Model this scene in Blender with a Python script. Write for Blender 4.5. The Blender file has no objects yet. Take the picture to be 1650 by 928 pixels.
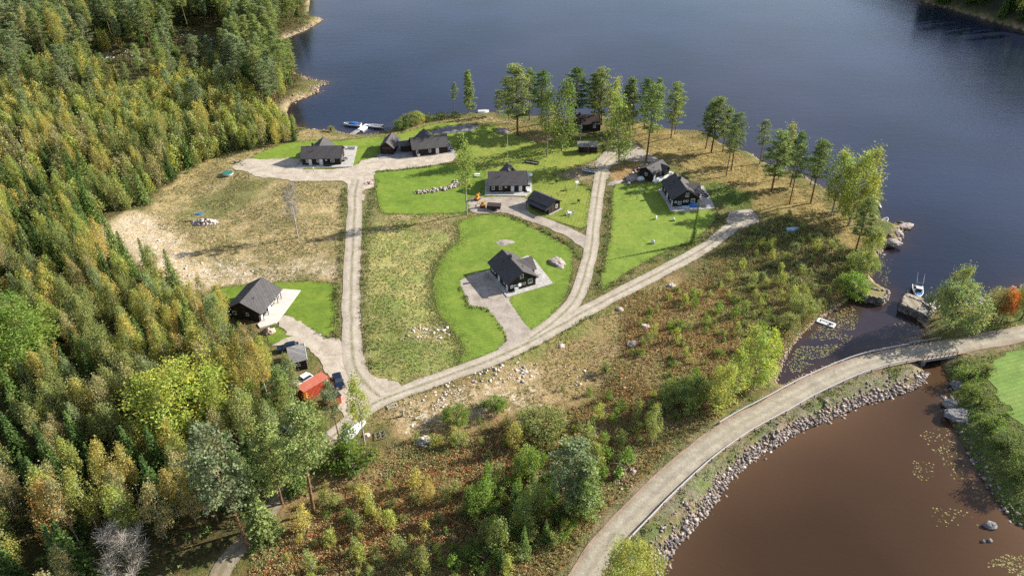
import bpy, bmesh, math, random
import numpy as np
from mathutils import Vector, Matrix
R = math.radians
rng = np.random.default_rng(7)
random.seed(7)
scene = bpy.context.scene
COL = scene.collection

# ------------------------------------------------------------------ camera model (photo survey)
FP = 1180.0; CXP = 825.0; CYP = 464.0; CH = 100.0; TH = R(34)
WZ = -2.0                                   # water level
def at(px, py, z=0.0):
    u = (px-CXP)/FP; v = (py-CYP)/FP
    dy = math.cos(TH)-v*math.sin(TH); dz = -math.sin(TH)-v*math.cos(TH)
    t = (z-CH)/dz
    return (u*t, dy*t)
def pj(x, y, z):
    d = z-CH
    zc = y*math.cos(TH)-d*math.sin(TH); vc = -(y*math.sin(TH)+d*math.cos(TH))
    return CXP+FP*x/zc, CYP+FP*vc/zc
def W(pts, z=0.0): return [at(p[0], p[1], z) for p in pts]

cam = bpy.data.cameras.new('camera'); camo = bpy.data.objects.new('camera', cam); COL.objects.link(camo)
cam.sensor_width = 36.0; cam.lens = 36.0*FP/1650.0; cam.clip_end = 20000; cam.clip_start = 1
camo.location = (0, 0, CH); camo.rotation_euler = (math.pi/2-TH, 0, 0)
scene.camera = camo

# ------------------------------------------------------------------ numpy helpers
def sd_poly(P, X, Y):
    """signed distance to polygon P (positive inside)"""
    X = np.asarray(X, float); Y = np.asarray(Y, float)
    d2 = np.full(X.shape, 1e18); ins = np.zeros(X.shape, bool)
    n = len(P)
    for i in range(n):
        x0, y0 = P[i]; x1, y1 = P[(i+1) % n]
        ex, ey = x1-x0, y1-y0; L = ex*ex+ey*ey+1e-12
        t = np.clip(((X-x0)*ex+(Y-y0)*ey)/L, 0, 1)
        d2 = np.minimum(d2, (X-x0-t*ex)**2+(Y-y0-t*ey)**2)
        c = ((y0 > Y) != (y1 > Y))
        if ey != 0: ins ^= c & (X < ex*(Y-y0)/ey+x0)
    d = np.sqrt(d2)
    return np.where(ins, d, -d)
def d_line(P, X, Y):
    X = np.asarray(X, float); Y = np.asarray(Y, float)
    d2 = np.full(X.shape, 1e18)
    for i in range(len(P)-1):
        x0, y0 = P[i]; x1, y1 = P[i+1]
        ex, ey = x1-x0, y1-y0; L = ex*ex+ey*ey+1e-12
        t = np.clip(((X-x0)*ex+(Y-y0)*ey)/L, 0, 1)
        d2 = np.minimum(d2, (X-x0-t*ex)**2+(Y-y0-t*ey)**2)
    return np.sqrt(d2)
def inpoly(P, X, Y):
    ins = np.zeros(np.shape(X), bool); n = len(P)
    for i in range(n):
        x0, y0 = P[i]; x1, y1 = P[(i+1) % n]
        if y1 == y0: continue
        ins ^= ((y0 > Y) != (y1 > Y)) & (X < (x1-x0)*(Y-y0)/(y1-y0)+x0)
    return ins
_perm = rng.random((64, 64))
def vnoise(X, Y, s):
    x = np.asarray(X)/s; y = np.asarray(Y)/s
    xi = np.floor(x).astype(int); yi = np.floor(y).astype(int)
    fx = x-xi; fy = y-yi; fx = fx*fx*(3-2*fx); fy = fy*fy*(3-2*fy)
    g = lambda a, b: _perm[a % 64, b % 64]
    return (g(xi, yi)*(1-fx)+g(xi+1, yi)*fx)*(1-fy)+(g(xi, yi+1)*(1-fx)+g(xi+1, yi+1)*fx)*fy
def sstep(a, b, x):
    t = np.clip((x-a)/(b-a), 0, 1); return t*t*(3-2*t)
def crom(P, step=1.5, closed=False):
    """Catmull-Rom resample"""
    out = []; n = len(P)
    for i in range(n if closed else n-1):
        if closed: p0, p1, p2, p3 = P[i-1], P[i], P[(i+1) % n], P[(i+2) % n]
        else: p0, p1, p2, p3 = P[max(i-1, 0)], P[i], P[i+1], P[min(i+2, n-1)]
        k = max(1, int(math.hypot(p2[0]-p1[0], p2[1]-p1[1])/step))
        for j in range(k):
            t = j/k
            out.append(tuple(0.5*((2*p1[a])+(-p0[a]+p2[a])*t+(2*p0[a]-5*p1[a]+4*p2[a]-p3[a])*t*t+(-p0[a]+3*p1[a]-3*p2[a]+p3[a])*t**3) for a in (0, 1)))
    if not closed: out.append(tuple(P[-1]))
    return out

# ------------------------------------------------------------------ object helpers
def tag(o, label=None, cat=None, group=None, kind=None):
    if label: o['label'] = label
    if cat: o['category'] = cat
    if group: o['group'] = group
    if kind: o['kind'] = kind
    return o
def empty(name, loc, rz=0.0):
    o = bpy.data.objects.new(name, None); COL.objects.link(o)
    o.empty_display_size = 0.5
    o.location = (loc[0], loc[1], loc[2] if len(loc) > 2 else 0.0); o.rotation_euler = (0, 0, rz)
    return o
def link(name, me, parent=None):
    o = bpy.data.objects.new(name, me); COL.objects.link(o)
    if parent is not None: o.parent = parent
    return o
def np_mesh(name, V, F, mat, tint=None, smooth=False):
    V = np.asarray(V, np.float32); F = np.asarray(F, np.int32)
    me = bpy.data.meshes.new(name)
    k = F.shape[1]; nf = F.shape[0]
    me.vertices.add(len(V)); me.vertices.foreach_set('co', V.ravel())
    me.loops.add(nf*k); me.loops.foreach_set('vertex_index', F.ravel())
    me.polygons.add(nf); me.polygons.foreach_set('loop_start', np.arange(0, nf*k, k, dtype=np.int32))
    try: me.polygons.foreach_set('loop_total', np.full(nf, k, np.int32))
    except Exception: pass
    if smooth: me.polygons.foreach_set('use_smooth', np.ones(nf, bool))
    me.update(calc_edges=True)
    if mat is not None: me.materials.append(mat)
    if tint is not None: vattr(me, 'tint', tint)
    return me
def vattr(me, name, c):
    c = np.asarray(c, np.float32)
    if c.ndim == 1:
        a = me.attributes.new(name, 'FLOAT', 'POINT'); a.data.foreach_set('value', c)
    else:
        a = me.attributes.new(name, 'FLOAT_COLOR', 'POINT')
        a.data.foreach_set('color', np.concatenate([c, np.ones((len(c), 1), np.float32)], 1).ravel())
class MB:
    """collects faces for ONE mesh object"""
    def __init__(s): s.v = []; s.f = []
    def face(s, pts):
        b = len(s.v); s.v += [tuple(p) for p in pts]; s.f.append(tuple(range(b, b+len(pts))))
    def box(s, x0, x1, y0, y1, z0, z1):
        b = len(s.v)
        s.v += [(x0, y0, z0), (x1, y0, z0), (x1, y1, z0), (x0, y1, z0), (x0, y0, z1), (x1, y0, z1), (x1, y1, z1), (x0, y1, z1)]
        s.f += [tuple(b+i for i in q) for q in ((0, 3, 2, 1), (4, 5, 6, 7), (0, 1, 5, 4), (1, 2, 6, 5), (2, 3, 7, 6), (3, 0, 4, 7))]
        return s
    def bar(s, a, b_, w, h=None, up=(0, 0, 1)):
        h = h or w
        a = Vector(a); b_ = Vector(b_); d = (b_-a).normalized(); u = Vector(up)
        if abs(d.dot(u)) > .95: u = Vector((1, 0, 0))
        x = d.cross(u).normalized(); y = x.cross(d)
        b = len(s.v)
        for p in (a, b_):
            for sx, sy in ((-1, -1), (1, -1), (1, 1), (-1, 1)): s.v.append(tuple(p+x*(sx*w/2)+y*(sy*h/2)))
        s.f += [tuple(b+i for i in q) for q in ((0, 3, 2, 1), (4, 5, 6, 7), (0, 1, 5, 4), (1, 2, 6, 5), (2, 3, 7, 6), (3, 0, 4, 7))]
        return s
    def tube(s, pts, rad, n=6, cap=True):
        b = len(s.v); m = len(pts)
        for i, p in enumerate(pts):
            p = Vector(p); d = (Vector(pts[min(i+1, m-1)])-Vector(pts[max(i-1, 0)])).normalized()
            u = Vector((0, 0, 1)) if abs(d.z) < .9 else Vector((1, 0, 0))
            x = d.cross(u).normalized(); y = x.cross(d)
            r = rad[i] if isinstance(rad, (list, tuple)) else rad
            for k in range(n):
                a = 2*math.pi*k/n; s.v.append(tuple(p+x*(r*math.cos(a))+y*(r*math.sin(a))))
        for i in range(m-1):
            for k in range(n):
                s.f.append((b+i*n+k, b+i*n+(k+1) % n, b+(i+1)*n+(k+1) % n, b+(i+1)*n+k))
        if cap:
            s.f.append(tuple(b+k for k in range(n))[::-1]); s.f.append(tuple(b+(m-1)*n+k for k in range(n)))
        return s
    def prism(s, poly, z0, z1):
        """vertical prism over polygon [(x,y)]"""
        a = sum(poly[i][0]*poly[(i+1) % len(poly)][1]-poly[(i+1) % len(poly)][0]*poly[i][1] for i in range(len(poly)))
        if a < 0: poly = poly[::-1]
        n = len(poly); b = len(s.v)
        s.v += [(p[0], p[1], z0) for p in poly]+[(p[0], p[1], z1) for p in poly]
        s.f.append(tuple(b+i for i in range(n))[::-1]); s.f.append(tuple(b+n+i for i in range(n)))
        for i in range(n): s.f.append((b+i, b+(i+1) % n, b+n+(i+1) % n, b+n+i))
        return s
    def slab(s, quad, t):
        """quad (4 pts, top face) thickened downwards by t"""
        b = len(s.v)
        s.v += [tuple(p) for p in quad]+[(p[0], p[1], p[2]-t) for p in quad]
        s.f += [tuple(b+i for i in q) for q in ((0, 1, 2, 3), (7, 6, 5, 4), (0, 4, 5, 1), (1, 5, 6, 2), (2, 6, 7, 3), (3, 7, 4, 0))]
        return s
    def mesh(s, name, mat, smooth=False):
        me = bpy.data.meshes.new(name); me.from_pydata(s.v, [], s.f); me.materials.append(mat)
        if smooth: me.polygons.foreach_set('use_smooth', [True]*len(me.polygons))
        me.update(); return me
    def build(s, name, mat, parent=None, smooth=False, fix=True):
        me = s.mesh(name, mat, smooth)
        if fix:
            bm = bmesh.new(); bm.from_mesh(me); bmesh.ops.recalc_face_normals(bm, faces=bm.faces); bm.to_mesh(me); bm.free()
        return link(name, me, parent)

# ------------------------------------------------------------------ materials
def new_mat(name):
    m = bpy.data.materials.new(name); m.use_nodes = True
    nt = m.node_tree; nt.nodes.clear()
    out = nt.nodes.new('ShaderNodeOutputMaterial')
    return m, nt, out
def nd(nt, t, **kw):
    n = nt.nodes.new(t)
    for k, v in kw.items():
        if k.startswith('i_'):
            key = k[2:]
            n.inputs[int(key) if key.isdigit() else key].default_value = v
        else: setattr(n, k, v)
    return n
def noise(nt, scale, detail=4, rough=.6, vec=None, dist=0.0):
    n = nd(nt, 'ShaderNodeTexNoise'); n.inputs['Scale'].default_value = scale; n.inputs['Detail'].default_value = detail
    n.inputs['Roughness'].default_value = rough; n.inputs['Distortion'].default_value = dist
    if vec is not None: nt.links.new(vec, n.inputs['Vector'])
    return n.outputs['Fac']
def ramp(nt, fac, stops):
    r = nd(nt, 'ShaderNodeValToRGB'); nt.links.new(fac, r.inputs[0])
    els = r.color_ramp.elements
    while len(els) < len(stops): els.new(.5)
    for e, (p, c) in zip(els, stops):
        e.position = p; e.color = (c, c, c, 1) if isinstance(c, (int, float)) else (*c, 1)
    return r.outputs[0]
def mixc(nt, fac, a, b, mode='MIX'):
    m = nd(nt, 'ShaderNodeMix', data_type='RGBA', blend_type=mode)
    for sock, val in ((0, fac), (6, a), (7, b)):
        if isinstance(val, (int, float)): m.inputs[sock].default_value = val
        elif isinstance(val, tuple): m.inputs[sock].default_value = (*val, 1)
        else: nt.links.new(val, m.inputs[sock])
    return m.outputs[2]
def math_(nt, op, a, b=0.0, c=None):
    m = nd(nt, 'ShaderNodeMath', operation=op)
    for i, val in enumerate((a, b) if c is None else (a, b, c)):
        if isinstance(val, (int, float)): m.inputs[i].default_value = val
        else: nt.links.new(val, m.inputs[i])
    return m.outputs[0]
def pbsdf(nt, out, col, rough=.8, spec=.3, metal=0.0, bump=None, bump_d=.05, bump_s=.6):
    p = nd(nt, 'ShaderNodeBsdfPrincipled')
    if isinstance(col, tuple): p.inputs['Base Color'].default_value = (*col, 1)
    else: nt.links.new(col, p.inputs['Base Color'])
    if isinstance(rough, (int, float)): p.inputs['Roughness'].default_value = rough
    else: nt.links.new(rough, p.inputs['Roughness'])
    p.inputs['Specular IOR Level'].default_value = spec; p.inputs['Metallic'].default_value = metal
    if bump is not None:
        b = nd(nt, 'ShaderNodeBump'); b.inputs['Distance'].default_value = bump_d; b.inputs['Strength'].default_value = bump_s
        nt.links.new(bump, b.inputs['Height']); nt.links.new(b.outputs[0], p.inputs['Normal'])
    nt.links.new(p.outputs[0], out.inputs[0])
    return p
def simple(name, col, rough=.7, spec=.3, metal=0.0, var=.25, scale=3.0, coords='Object'):
    m, nt, out = new_mat(name)
    tc = nd(nt, 'ShaderNodeTexCoord').outputs[coords]
    n = noise(nt, scale, 5, .65, tc)
    f = ramp(nt, n, ((.25, 1-var), (.75, 1+var*.8)))
    c = mixc(nt, 1.0, col, f, 'MULTIPLY')
    pbsdf(nt, out, c, rough, spec, metal, bump=n, bump_d=.02)
    return m
def boards(name, col, width=.15, axis='h', rough=.75, var=.35, spec=.25):
    """board-clad surface: stripes along local coordinates"""
    m, nt, out = new_mat(name)
    tc = nd(nt, 'ShaderNodeTexCoord').outputs['Object']
    sp = nd(nt, 'ShaderNodeSeparateXYZ'); nt.links.new(tc, sp.inputs[0])
    s = sp.outputs[2] if axis == 'z' else (sp.outputs[0] if axis == 'x' else (sp.outputs[1] if axis == 'y' else math_(nt, 'ADD', sp.outputs[0], sp.outputs[1])))
    q = math_(nt, 'DIVIDE', s, width); fr = math_(nt, 'FRACT', q); fl = math_(nt, 'FLOOR', q)
    wn = nd(nt, 'ShaderNodeTexWhiteNoise', noise_dimensions='1D'); nt.links.new(fl, wn.inputs['W'])
    v = ramp(nt, wn.outputs[0], ((0, 1-var), (1, 1+var)))
    gap = ramp(nt, fr, ((0, .35), (.1, 1), (.92, 1), (1, .35)))
    n = noise(nt, 1.2, 5, .7, tc); nv = ramp(nt, n, ((.3, .75), (.7, 1.2)))
    c = mixc(nt, 1.0, col, v, 'MULTIPLY'); c = mixc(nt, 1.0, c, gap, 'MULTIPLY'); c = mixc(nt, 1.0, c, nv, 'MULTIPLY')
    pbsdf(nt, out, c, rough, spec, bump=gap, bump_d=.02)
    return m
M = {}
def foliage_mat(name, trans=.3):
    m, nt, out = new_mat(name)
    oi = nd(nt, 'ShaderNodeObjectInfo'); at_ = nd(nt, 'ShaderNodeAttribute', attribute_name='tint')
    c = mixc(nt, 1.0, oi.outputs['Color'], at_.outputs['Color'], 'MULTIPLY')
    d = nd(nt, 'ShaderNodeBsdfPrincipled'); d.inputs['Roughness'].default_value = .65; d.inputs['Specular IOR Level'].default_value = .25
    nt.links.new(c, d.inputs['Base Color'])
    t = nd(nt, 'ShaderNodeBsdfTranslucent')
    c2 = mixc(nt, 1.0, c, (1.1, 1.2, .55), 'MULTIPLY'); nt.links.new(c2, t.inputs[0])
    mx = nd(nt, 'ShaderNodeMixShader'); mx.inputs[0].default_value = trans
    nt.links.new(d.outputs[0], mx.inputs[1]); nt.links.new(t.outputs[0], mx.inputs[2]); nt.links.new(mx.outputs[0], out.inputs[0])
    return m
M['leaf'] = foliage_mat('leaf', .48); M['needle'] = foliage_mat('needle', .25)
M['under'] = foliage_mat('undergrowth', .3)
def bark(name, a, b, scale=3):
    m, nt, out = new_mat(name)
    tc = nd(nt, 'ShaderNodeTexCoord').outputs['Object']
    n = noise(nt, scale, 5, .7, tc)
    pbsdf(nt, out, ramp(nt, n, ((.38, a), (.6, b))), .9, .15, bump=n)
    return m
M['bark_birch'] = bark('bark_birch', (.10, .08, .06), (.5, .46, .4), 2.5)
M['bark_pine'] = bark('bark_pine', (.10, .055, .03), (.26, .15, .08), 2)
M['bark_dark'] = bark('bark_dark', (.04, .03, .02), (.12, .09, .06), 2)
M['bark_grey'] = bark('bark_grey', (.28, .25, .20), (.48, .43, .36), 3)
M['wall'] = boards('dark_stained_boards', (.030, .021, .016), .16, 'h', .8)
M['wall_warm'] = boards('brown_stained_boards', (.045, .028, .02), .16, 'h', .8)
M['roof'] = boards('grey_roofing_felt', (.075, .068, .066), 1.0, 'h', .75, .1, .35)
M['roof_light'] = boards('weathered_sheet_roof', (.26, .245, .23), .9, 'h', .7, .25)
M['white'] = simple('white_paint', (.72, .72, .7), .5, .4, var=.1)
M['deck'] = boards('pale_terrace_boards', (.45, .42, .38), .14, 'x', .8, .15)
M['deck_grey'] = boards('grey_terrace_boards', (.30, .29, .28), .14, 'x', .8, .2)
M['deck_old'] = boards('old_dock_boards', (.30, .25, .18), .22, 'x', .85, .35)
M['concrete'] = simple('concrete', (.36, .34, .31), .9, .2, var=.2, scale=1)
M['glass'] = simple('window_glass', (.03, .045, .05), .08, .8, var=.1)
M['metal'] = simple('galvanised_steel', (.5, .5, .5), .4, .5, .7, var=.15)
M['dark_metal'] = simple('dark_steel', (.04, .04, .045), .5, .5, .3)
M['rubber'] = simple('rubber', (.02, .02, .02), .8, .3)
M['wood'] = simple('bare_timber', (.28, .2, .12), .85, .2, var=.35)
M['old_wood'] = simple('weathered_timber', (.22, .19, .16), .9, .2, var=.35)
M['red'] = boards('red_container_steel', (.48, .085, .045), .28, 'y', .55, .08)
M['red_wood'] = boards('red_painted_boards', (.40, .06, .025), .15, 'h', .7)
M['blue'] = simple('blue_tarpaulin', (.03, .14, .42), .5, .4)
M['navy'] = simple('dark_blue_paint', (.012, .02, .045), .25, .6, .2, var=.1)
M['navy_cover'] = simple('navy_canvas', (.02, .03, .09), .8, .2)
M['orange'] = simple('orange_paint', (.6, .24, .03), .5, .4)
M['green_tarp'] = simple('green_tarpaulin', (.03, .16, .12), .6, .3)
M['hull'] = simple('white_hull', (.68, .68, .68), .3, .5, var=.08)
M['grey_plastic'] = simple('grey_canvas', (.2, .2, .21), .7, .3)
M['pale_blue'] = simple('pale_blue_paint', (.35, .5, .6), .5, .4)
def rock_mat(name, a, b, s=1.2):
    m, nt, out = new_mat(name)
    tc = nd(nt, 'ShaderNodeTexCoord').outputs['Object']
    n = noise(nt, s, 8, .7, tc); n2 = noise(nt, s*7, 5, .7, tc)
    c = ramp(nt, n, ((.3, a), (.62, b)))
    c = mixc(nt, .5, c, ramp(nt, n2, ((.3, .5), (.7, 1.3))), 'MULTIPLY')
    pbsdf(nt, out, c, .9, .2, bump=n2, bump_d=.12)
    return m
M['rock'] = rock_mat('granite', (.20, .165, .145), (.42, .36, .32))
M['rock_grey'] = rock_mat('grey_granite', (.11, .11, .115), (.27, .25, .24))
M['rock_pale'] = rock_mat('blasted_granite', (.36, .28, .24), (.62, .52, .45), 2)
m, nt, out = new_mat('rubble_stone')
a_ = nd(nt, 'ShaderNodeAttribute', attribute_name='tint'); g_ = nd(nt, 'ShaderNodeNewGeometry')
n = noise(nt, 2.5, 6, .7, g_.outputs['Position'])
pbsdf(nt, out, mixc(nt, 1.0, a_.outputs['Color'], ramp(nt, n, ((.3, .65), (.7, 1.25))), 'MULTIPLY'), .9, .2, bump=n, bump_d=.1)
M['rubble'] = m
# ------------------------------------------------------------------ outlines read off the photograph (pixels of 1650x928)
SH_W = [(498,22),(500,28),(522,32),(507,42),(492,50),(479,55),(462,62),(458,85),(466,110),(480,118),(490,122),(505,128),(532,132),(515,141),(515,149),(492,158),(469,167),(462,180),(466,196),(480,205),(501,209),(527,210),(541,212),(555,216),(576,219),(591,219),(619,214),(637,206),(650,201),(665,197),(695,191),(720,188),(749,186),(771,184),(780,182),(815,186),(850,189),(900,190),(930,190),(965,191),(1022,198),(1058,208),(1090,212),(1135,217),(1164,235),(1190,243),(1210,248),(1228,260),(1250,270),(1272,277),(1298,284),(1321,300),(1346,314),(1375,322),(1399,330),(1416,348),(1422,359),(1439,364),(1452,358),(1466,363),(1453,376),(1451,395),(1434,394),(1424,403),(1418,412),(1410,424),(1403,434),(1403,444),(1412,456),(1424,463),(1438,470),(1432,479),(1423,488),(1400,483),(1372,478),(1364,488),(1348,499),(1316,519),(1292,542),(1272,567),(1262,590),(1252,618),(1262,619),(1285,606),(1307,597),(1348,584),(1397,565),(1441,563),(1470,556),(1492,551)]
lake_w = [(-600,4000),(-300,1200),(-150,700),(-128,470)] + W([(500,0)]+SH_W, WZ)
ch_n_e = W([(1508,560),(1500,548),(1493,540),(1489,528),(1474,514),(1466,505),(1488,500),(1505,494),(1530,490),(1560,492),(1574,482),(1590,476),(1621,469),(1650,459)], WZ)
lake_w += ch_n_e + [(140,156),(185,185),(270,230),(500,330),(3000,900),(3500,4000)]
far_w = W([(1476,0),(1500,8),(1530,15),(1590,33),(1650,50),(1720,74)], WZ) + [(330,400),(420,380),(700,420),(700,900),(300,900),(250,560)]
POND_PX = [(1490,556),(1484,590),(1494,606),(1484,622),(1462,632),(1440,639),(1389,653),(1341,675),(1282,699),(1254,719),(1240,725),(1197,755),(1169,783),(1149,815),(1117,854),(1093,878),(1074,906),(1062,930),(1035,985),(1080,1100),(1500,1150),(1700,1020),(1690,900),(1655,856),(1632,842),(1611,816),(1587,783),(1559,732),(1543,700),(1526,676),(1522,652),(1533,622),(1524,604),(1516,588),(1508,556)]
pond_w = W(POND_PX, WZ)
WATERS = [lake_w, pond_w]
def land_sd(X, Y):
    """positive on land, negative in water"""
    s = -np.maximum(sd_poly(lake_w, X, Y), sd_poly(pond_w, X, Y))
    f = sd_poly(far_w, X, Y)
    return np.maximum(s, f)

MAIN = [(905,975),(945,928),(985,868),(1036,815),(1066,785),(1128,730),(1187,688),(1250,654),(1309,622),(1389,588),(1462,571),(1544,557.5),(1650,536.5),(1740,512),(1900,480)]
main_w = crom(W(MAIN), 2.0)
TRK = [(1205,352),(1183,363),(1133,401),(1053,444),(970,487),(912,519),(852,552),(790,580),(712,608),(655,629),(612,645),(585,662),(560,684),(535,705),(505,735),(470,775),(425,838),(397,872),(365,905),(350,935),(330,985)]
trk_w = crom(W(TRK), 1.5); trk_a = crom(W(TRK[:14]), 1.5); trk_b = crom(W(TRK[13:]), 1.5)
RB = [(1010,240),(985,255),(971,272),(966,295),(962,319),(958,350),(955,377),(953,400),(948,420),(941,447),(931,475),(917,495),(896,515),(872,533),(852,548)]
rb_w = crom(W(RB), 1.5)
RE = [(578,290),(572,310),(572,332),(570,371),(567.5,416),(566,460),(566,500),(567,549),(572,590),(590,620),(612,640)]
re_w = crom(W(RE), 1.5)
P_YARD = [(443,517),(459,507),(488,520),(511,536),(527,545),(543,543),(552,552),(560,540),(578,545),(584,575),(600,605),(640,616),(650,630),(608,658),(580,668),(556,672),(543,650),(536,622),(533,604),(520,591),(508,572),(497,562),(481,560),(462,556),(440,556),(452,549),(468,543),(456,530)]
P_FORE = [(757,320),(781,318),(846,318),(853,325),(850,338),(856,344),(883,353),(911,364),(941,379),(952,383),(948,405),(938,399),(920,385),(883,367),(846,354),(815,343),(800,342),(780,344),(759,340)]
P_DRIVE = [(783,437),(741,452),(743,462),(753,482),(755,491),(768,493),(783,496),(797,511),(808,526),(815,540),(817,549),(802,562),(815,566),(850,555),(880,535),(856,531),(841,515),(827,495),(820,484),(825,476),(818,470)]
P_NORTH = [(374,271),(383,264),(402,256),(430,257),(484,256),(479,271),(523,273),(568,269),(584,259),(605,254),(613,251),(667,252),(733,246),(729,259),(687,267),(646,273),(609,275),(603,281),(602,302),(586,306),(585,322),(561,322),(561,298),(551,292),(481,292),(440,287),(422,287),(397,277)]
P_PARK = [(960,262),(974,246),(979,240),(1006,237),(1009,224),(1022,228),(1029,237),(1045,247),(1062,260),(1034,261),(1006,260),(985,270),(977,290),(958,302)]
P_LOOP = [(1173,346),(1187,338),(1208,337),(1222,350),(1222,358),(1208,363),(1193,368),(1178,365),(1170,356)]
LAWNS = {
 'a': [(405,255),(430,242),(458,232),(500,227),(543,227),(617,221),(614,240),(611,252),(584,258),(568,268),(523,272),(480,271),(484,257),(430,257)],
 'b': [(620,222),(639,217),(667,209),(697,201),(735,196),(740,201),(700,209),(695,214),(722,213),(735,213),(764,205),(795,201),(802,211),(790,214),(770,222),(745,226),(735,240),(733,247),(667,252),(630,250)],
 'c': [(737,240),(748,227),(780,217),(815,212),(842,222),(870,232),(892,228),(930,226),(960,222),(972,241),(960,256),(935,266),(905,277),(890,283),(930,292),(947,301),(953,312),(950,340),(945,366),(920,364),(883,352),(862,346),(850,338),(855,325),(846,317),(781,317),(776,290),(765,266),(745,262),(735,256)],
 'd': [(604,279),(625,276),(680,270),(732,264),(765,264),(780,275),(782,317),(760,318),(756,337),(728,343),(626,344),(612,333),(606,300)],
 'e': [(752,352),(790,346),(830,353),(863,370),(900,390),(920,402),(922,425),(918,452),(905,489),(885,515),(867,534),(856,531),(841,515),(827,495),(820,484),(818,470),(783,437),(741,452),(743,462),(753,482),(755,491),(768,493),(783,496),(797,511),(808,526),(815,540),(812,553),(795,567),(760,580),(738,588),(748,562),(723,526),(708,507),(700,475),(698,455),(705,430),(720,405),(742,385),(738,365)],
 'f': [(988,305),(1000,296),(1050,295),(1072,288),(1090,310),(1148,336),(1151,355),(1120,383),(1067,407),(1013,437),(969,467),(967,455),(975,420),(984,380),(986,340)],
 'g': [(336,474),(356,465),(385,461),(443,455),(520,455),(537,465),(541,485),(541,527),(527,543),(501,530),(459,506),(430,500),(385,497),(360,494),(342,485)],
 'h': [(433,553),(428,538),(441,527),(452,530),(468,543),(445,553)],
}
P_FIELD = [(1599,584),(1620,572),(1650,562),(1800,540),(1850,700),(1650,685),(1623,653),(1597,621),(1594,600)]
FLAT = [W(p) for p in [P_YARD, P_FORE, P_DRIVE, P_NORTH, P_PARK, P_LOOP, P_FIELD]+list(LAWNS.values())]
PADS = [W(p) for p in ([(470,210),(745,205),(745,275),(470,285)], [(770,255),(960,215),(960,330),(790,330)], [(1000,250),(1160,250),(1160,350),(1010,350)], [(370,440),(500,440),(490,540),(370,540)], [(420,540),(600,540),(600,680),(450,680)])]

def hgt(X, Y):
    X = np.asarray(X, float); Y = np.asarray(Y, float)
    sd = land_sd(X, Y)
    return hgt_sd(X, Y, sd)
def hgt_sd(X, Y, sd):
    dflat = np.full(X.shape, 1e9)
    for P in FLAT+PADS: dflat = np.minimum(dflat, -sd_poly(P, X, Y))
    for L, w in ((main_w, 3.0), (trk_w, 2.2), (rb_w, 2.2), (re_w, 2.5)): dflat = np.minimum(dflat, d_line(L, X, Y)-w)
    wild = sstep(1.0, 12.0, dflat)
    und = (vnoise(X, Y, 31)-.55)*2.2+(vnoise(X+50, Y, 11)-.5)*.9+(vnoise(X, Y+9, 3.1)-.5)*.35
    hill = sstep(-95, -300, X)*7*sstep(110, 200, Y)
    z = -0.06+wild*und+hill*wild
    width = 4.5+3*(vnoise(X, Y, 9)-.5)
    shore = sstep(-.3, 1.0, sd/width)
    z = np.where(sd > 0, WZ-.25+(z-WZ+.25)*shore, WZ-.25+np.maximum(sd*.35, -3.0))
    # steep far bank, rising eastward to an unseen ridge added to keep it shaded
    f = sd_poly(far_w, X, Y)
    z = np.where(f > 0, WZ+np.minimum(f*.75, 95)+und*.6, z)
    return z
def at_t(px, py):
    """pixel -> point on the terrain"""
    z = 0.0
    for _ in range(6):
        x, y = at(px, py, z); z = float(hgt(np.array([x]), np.array([y]))[0]); z = max(z, WZ)
    x, y = at(px, py, z); return (x, y, z)
def zt(x, y): return float(hgt(np.array([x]), np.array([y]))[0])

# ------------------------------------------------------------------ ground sheet
def axis(fine0, fine1, step, mid0, mid1, mstep, far):
    a = list(np.arange(fine0, fine1, step)); b = list(np.arange(fine1, mid1, mstep)); c = list(np.arange(mid0, fine0, mstep))
    g = []; d = mstep*2; p = mid1
    while p < far: g.append(p); p += d; d *= 1.5
    l = []; d = mstep*2; p = mid0-d
    while p > -far: l.append(p); d *= 1.5; p -= d
    return np.array(sorted(set(np.round(l+c+a+b+g, 3))))
gx = axis(-135, 135, .7, -345, 400, 1.7, 7000); gy = axis(56, 250, .7, 40, 480, 1.6, 7000)
GX, GY = np.meshgrid(gx, gy); GX = GX.ravel(); GY = GY.ravel()
SD = land_sd(GX, GY); GZ = hgt_sd(GX, GY, SD)
nx = len(gx); ny = len(gy)
ii = np.arange(nx-1)[None, :]+np.arange(ny-1)[:, None]*nx; ii = ii.ravel()
GF = np.stack([ii, ii+1, ii+nx+1, ii+nx], 1)
# zone colours (real-world base colours): colour a, colour b (patches), bare-rock amount
C1 = np.tile(np.array([.19, .15, .065]), (len(GX), 1)); C2 = np.tile(np.array([.085, .11, .03]), (len(GX), 1)); RK = np.zeros(len(GX))
def zone(px, a, b, rk, feather=3.0, z=0.0, world=False):
    P = px if world else W(px, z)
    w = sstep(-feather, feather, sd_poly(P, GX, GY)+(vnoise(GX, GY, 4)-.5)*feather*1.6)[:, None]
    C1[:] = C1*(1-w)+np.array(a)*w; C2[:] = C2*(1-w)+np.array(b)*w; RK[:] = RK*(1-w[:, 0])+rk*w[:, 0]
TAN = (.33, .255, .13); TANG = (.17, .17, .06); DGR = (.08, .105, .028); RUST = (.24, .13, .06); STRAW = (.36, .28, .13)
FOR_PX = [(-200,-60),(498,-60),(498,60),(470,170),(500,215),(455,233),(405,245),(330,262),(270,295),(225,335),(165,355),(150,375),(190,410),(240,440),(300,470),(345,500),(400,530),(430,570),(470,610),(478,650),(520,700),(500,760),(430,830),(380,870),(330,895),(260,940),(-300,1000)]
zone(FOR_PX, (.10, .075, .035), (.05, .055, .018), .12, 4)
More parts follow.
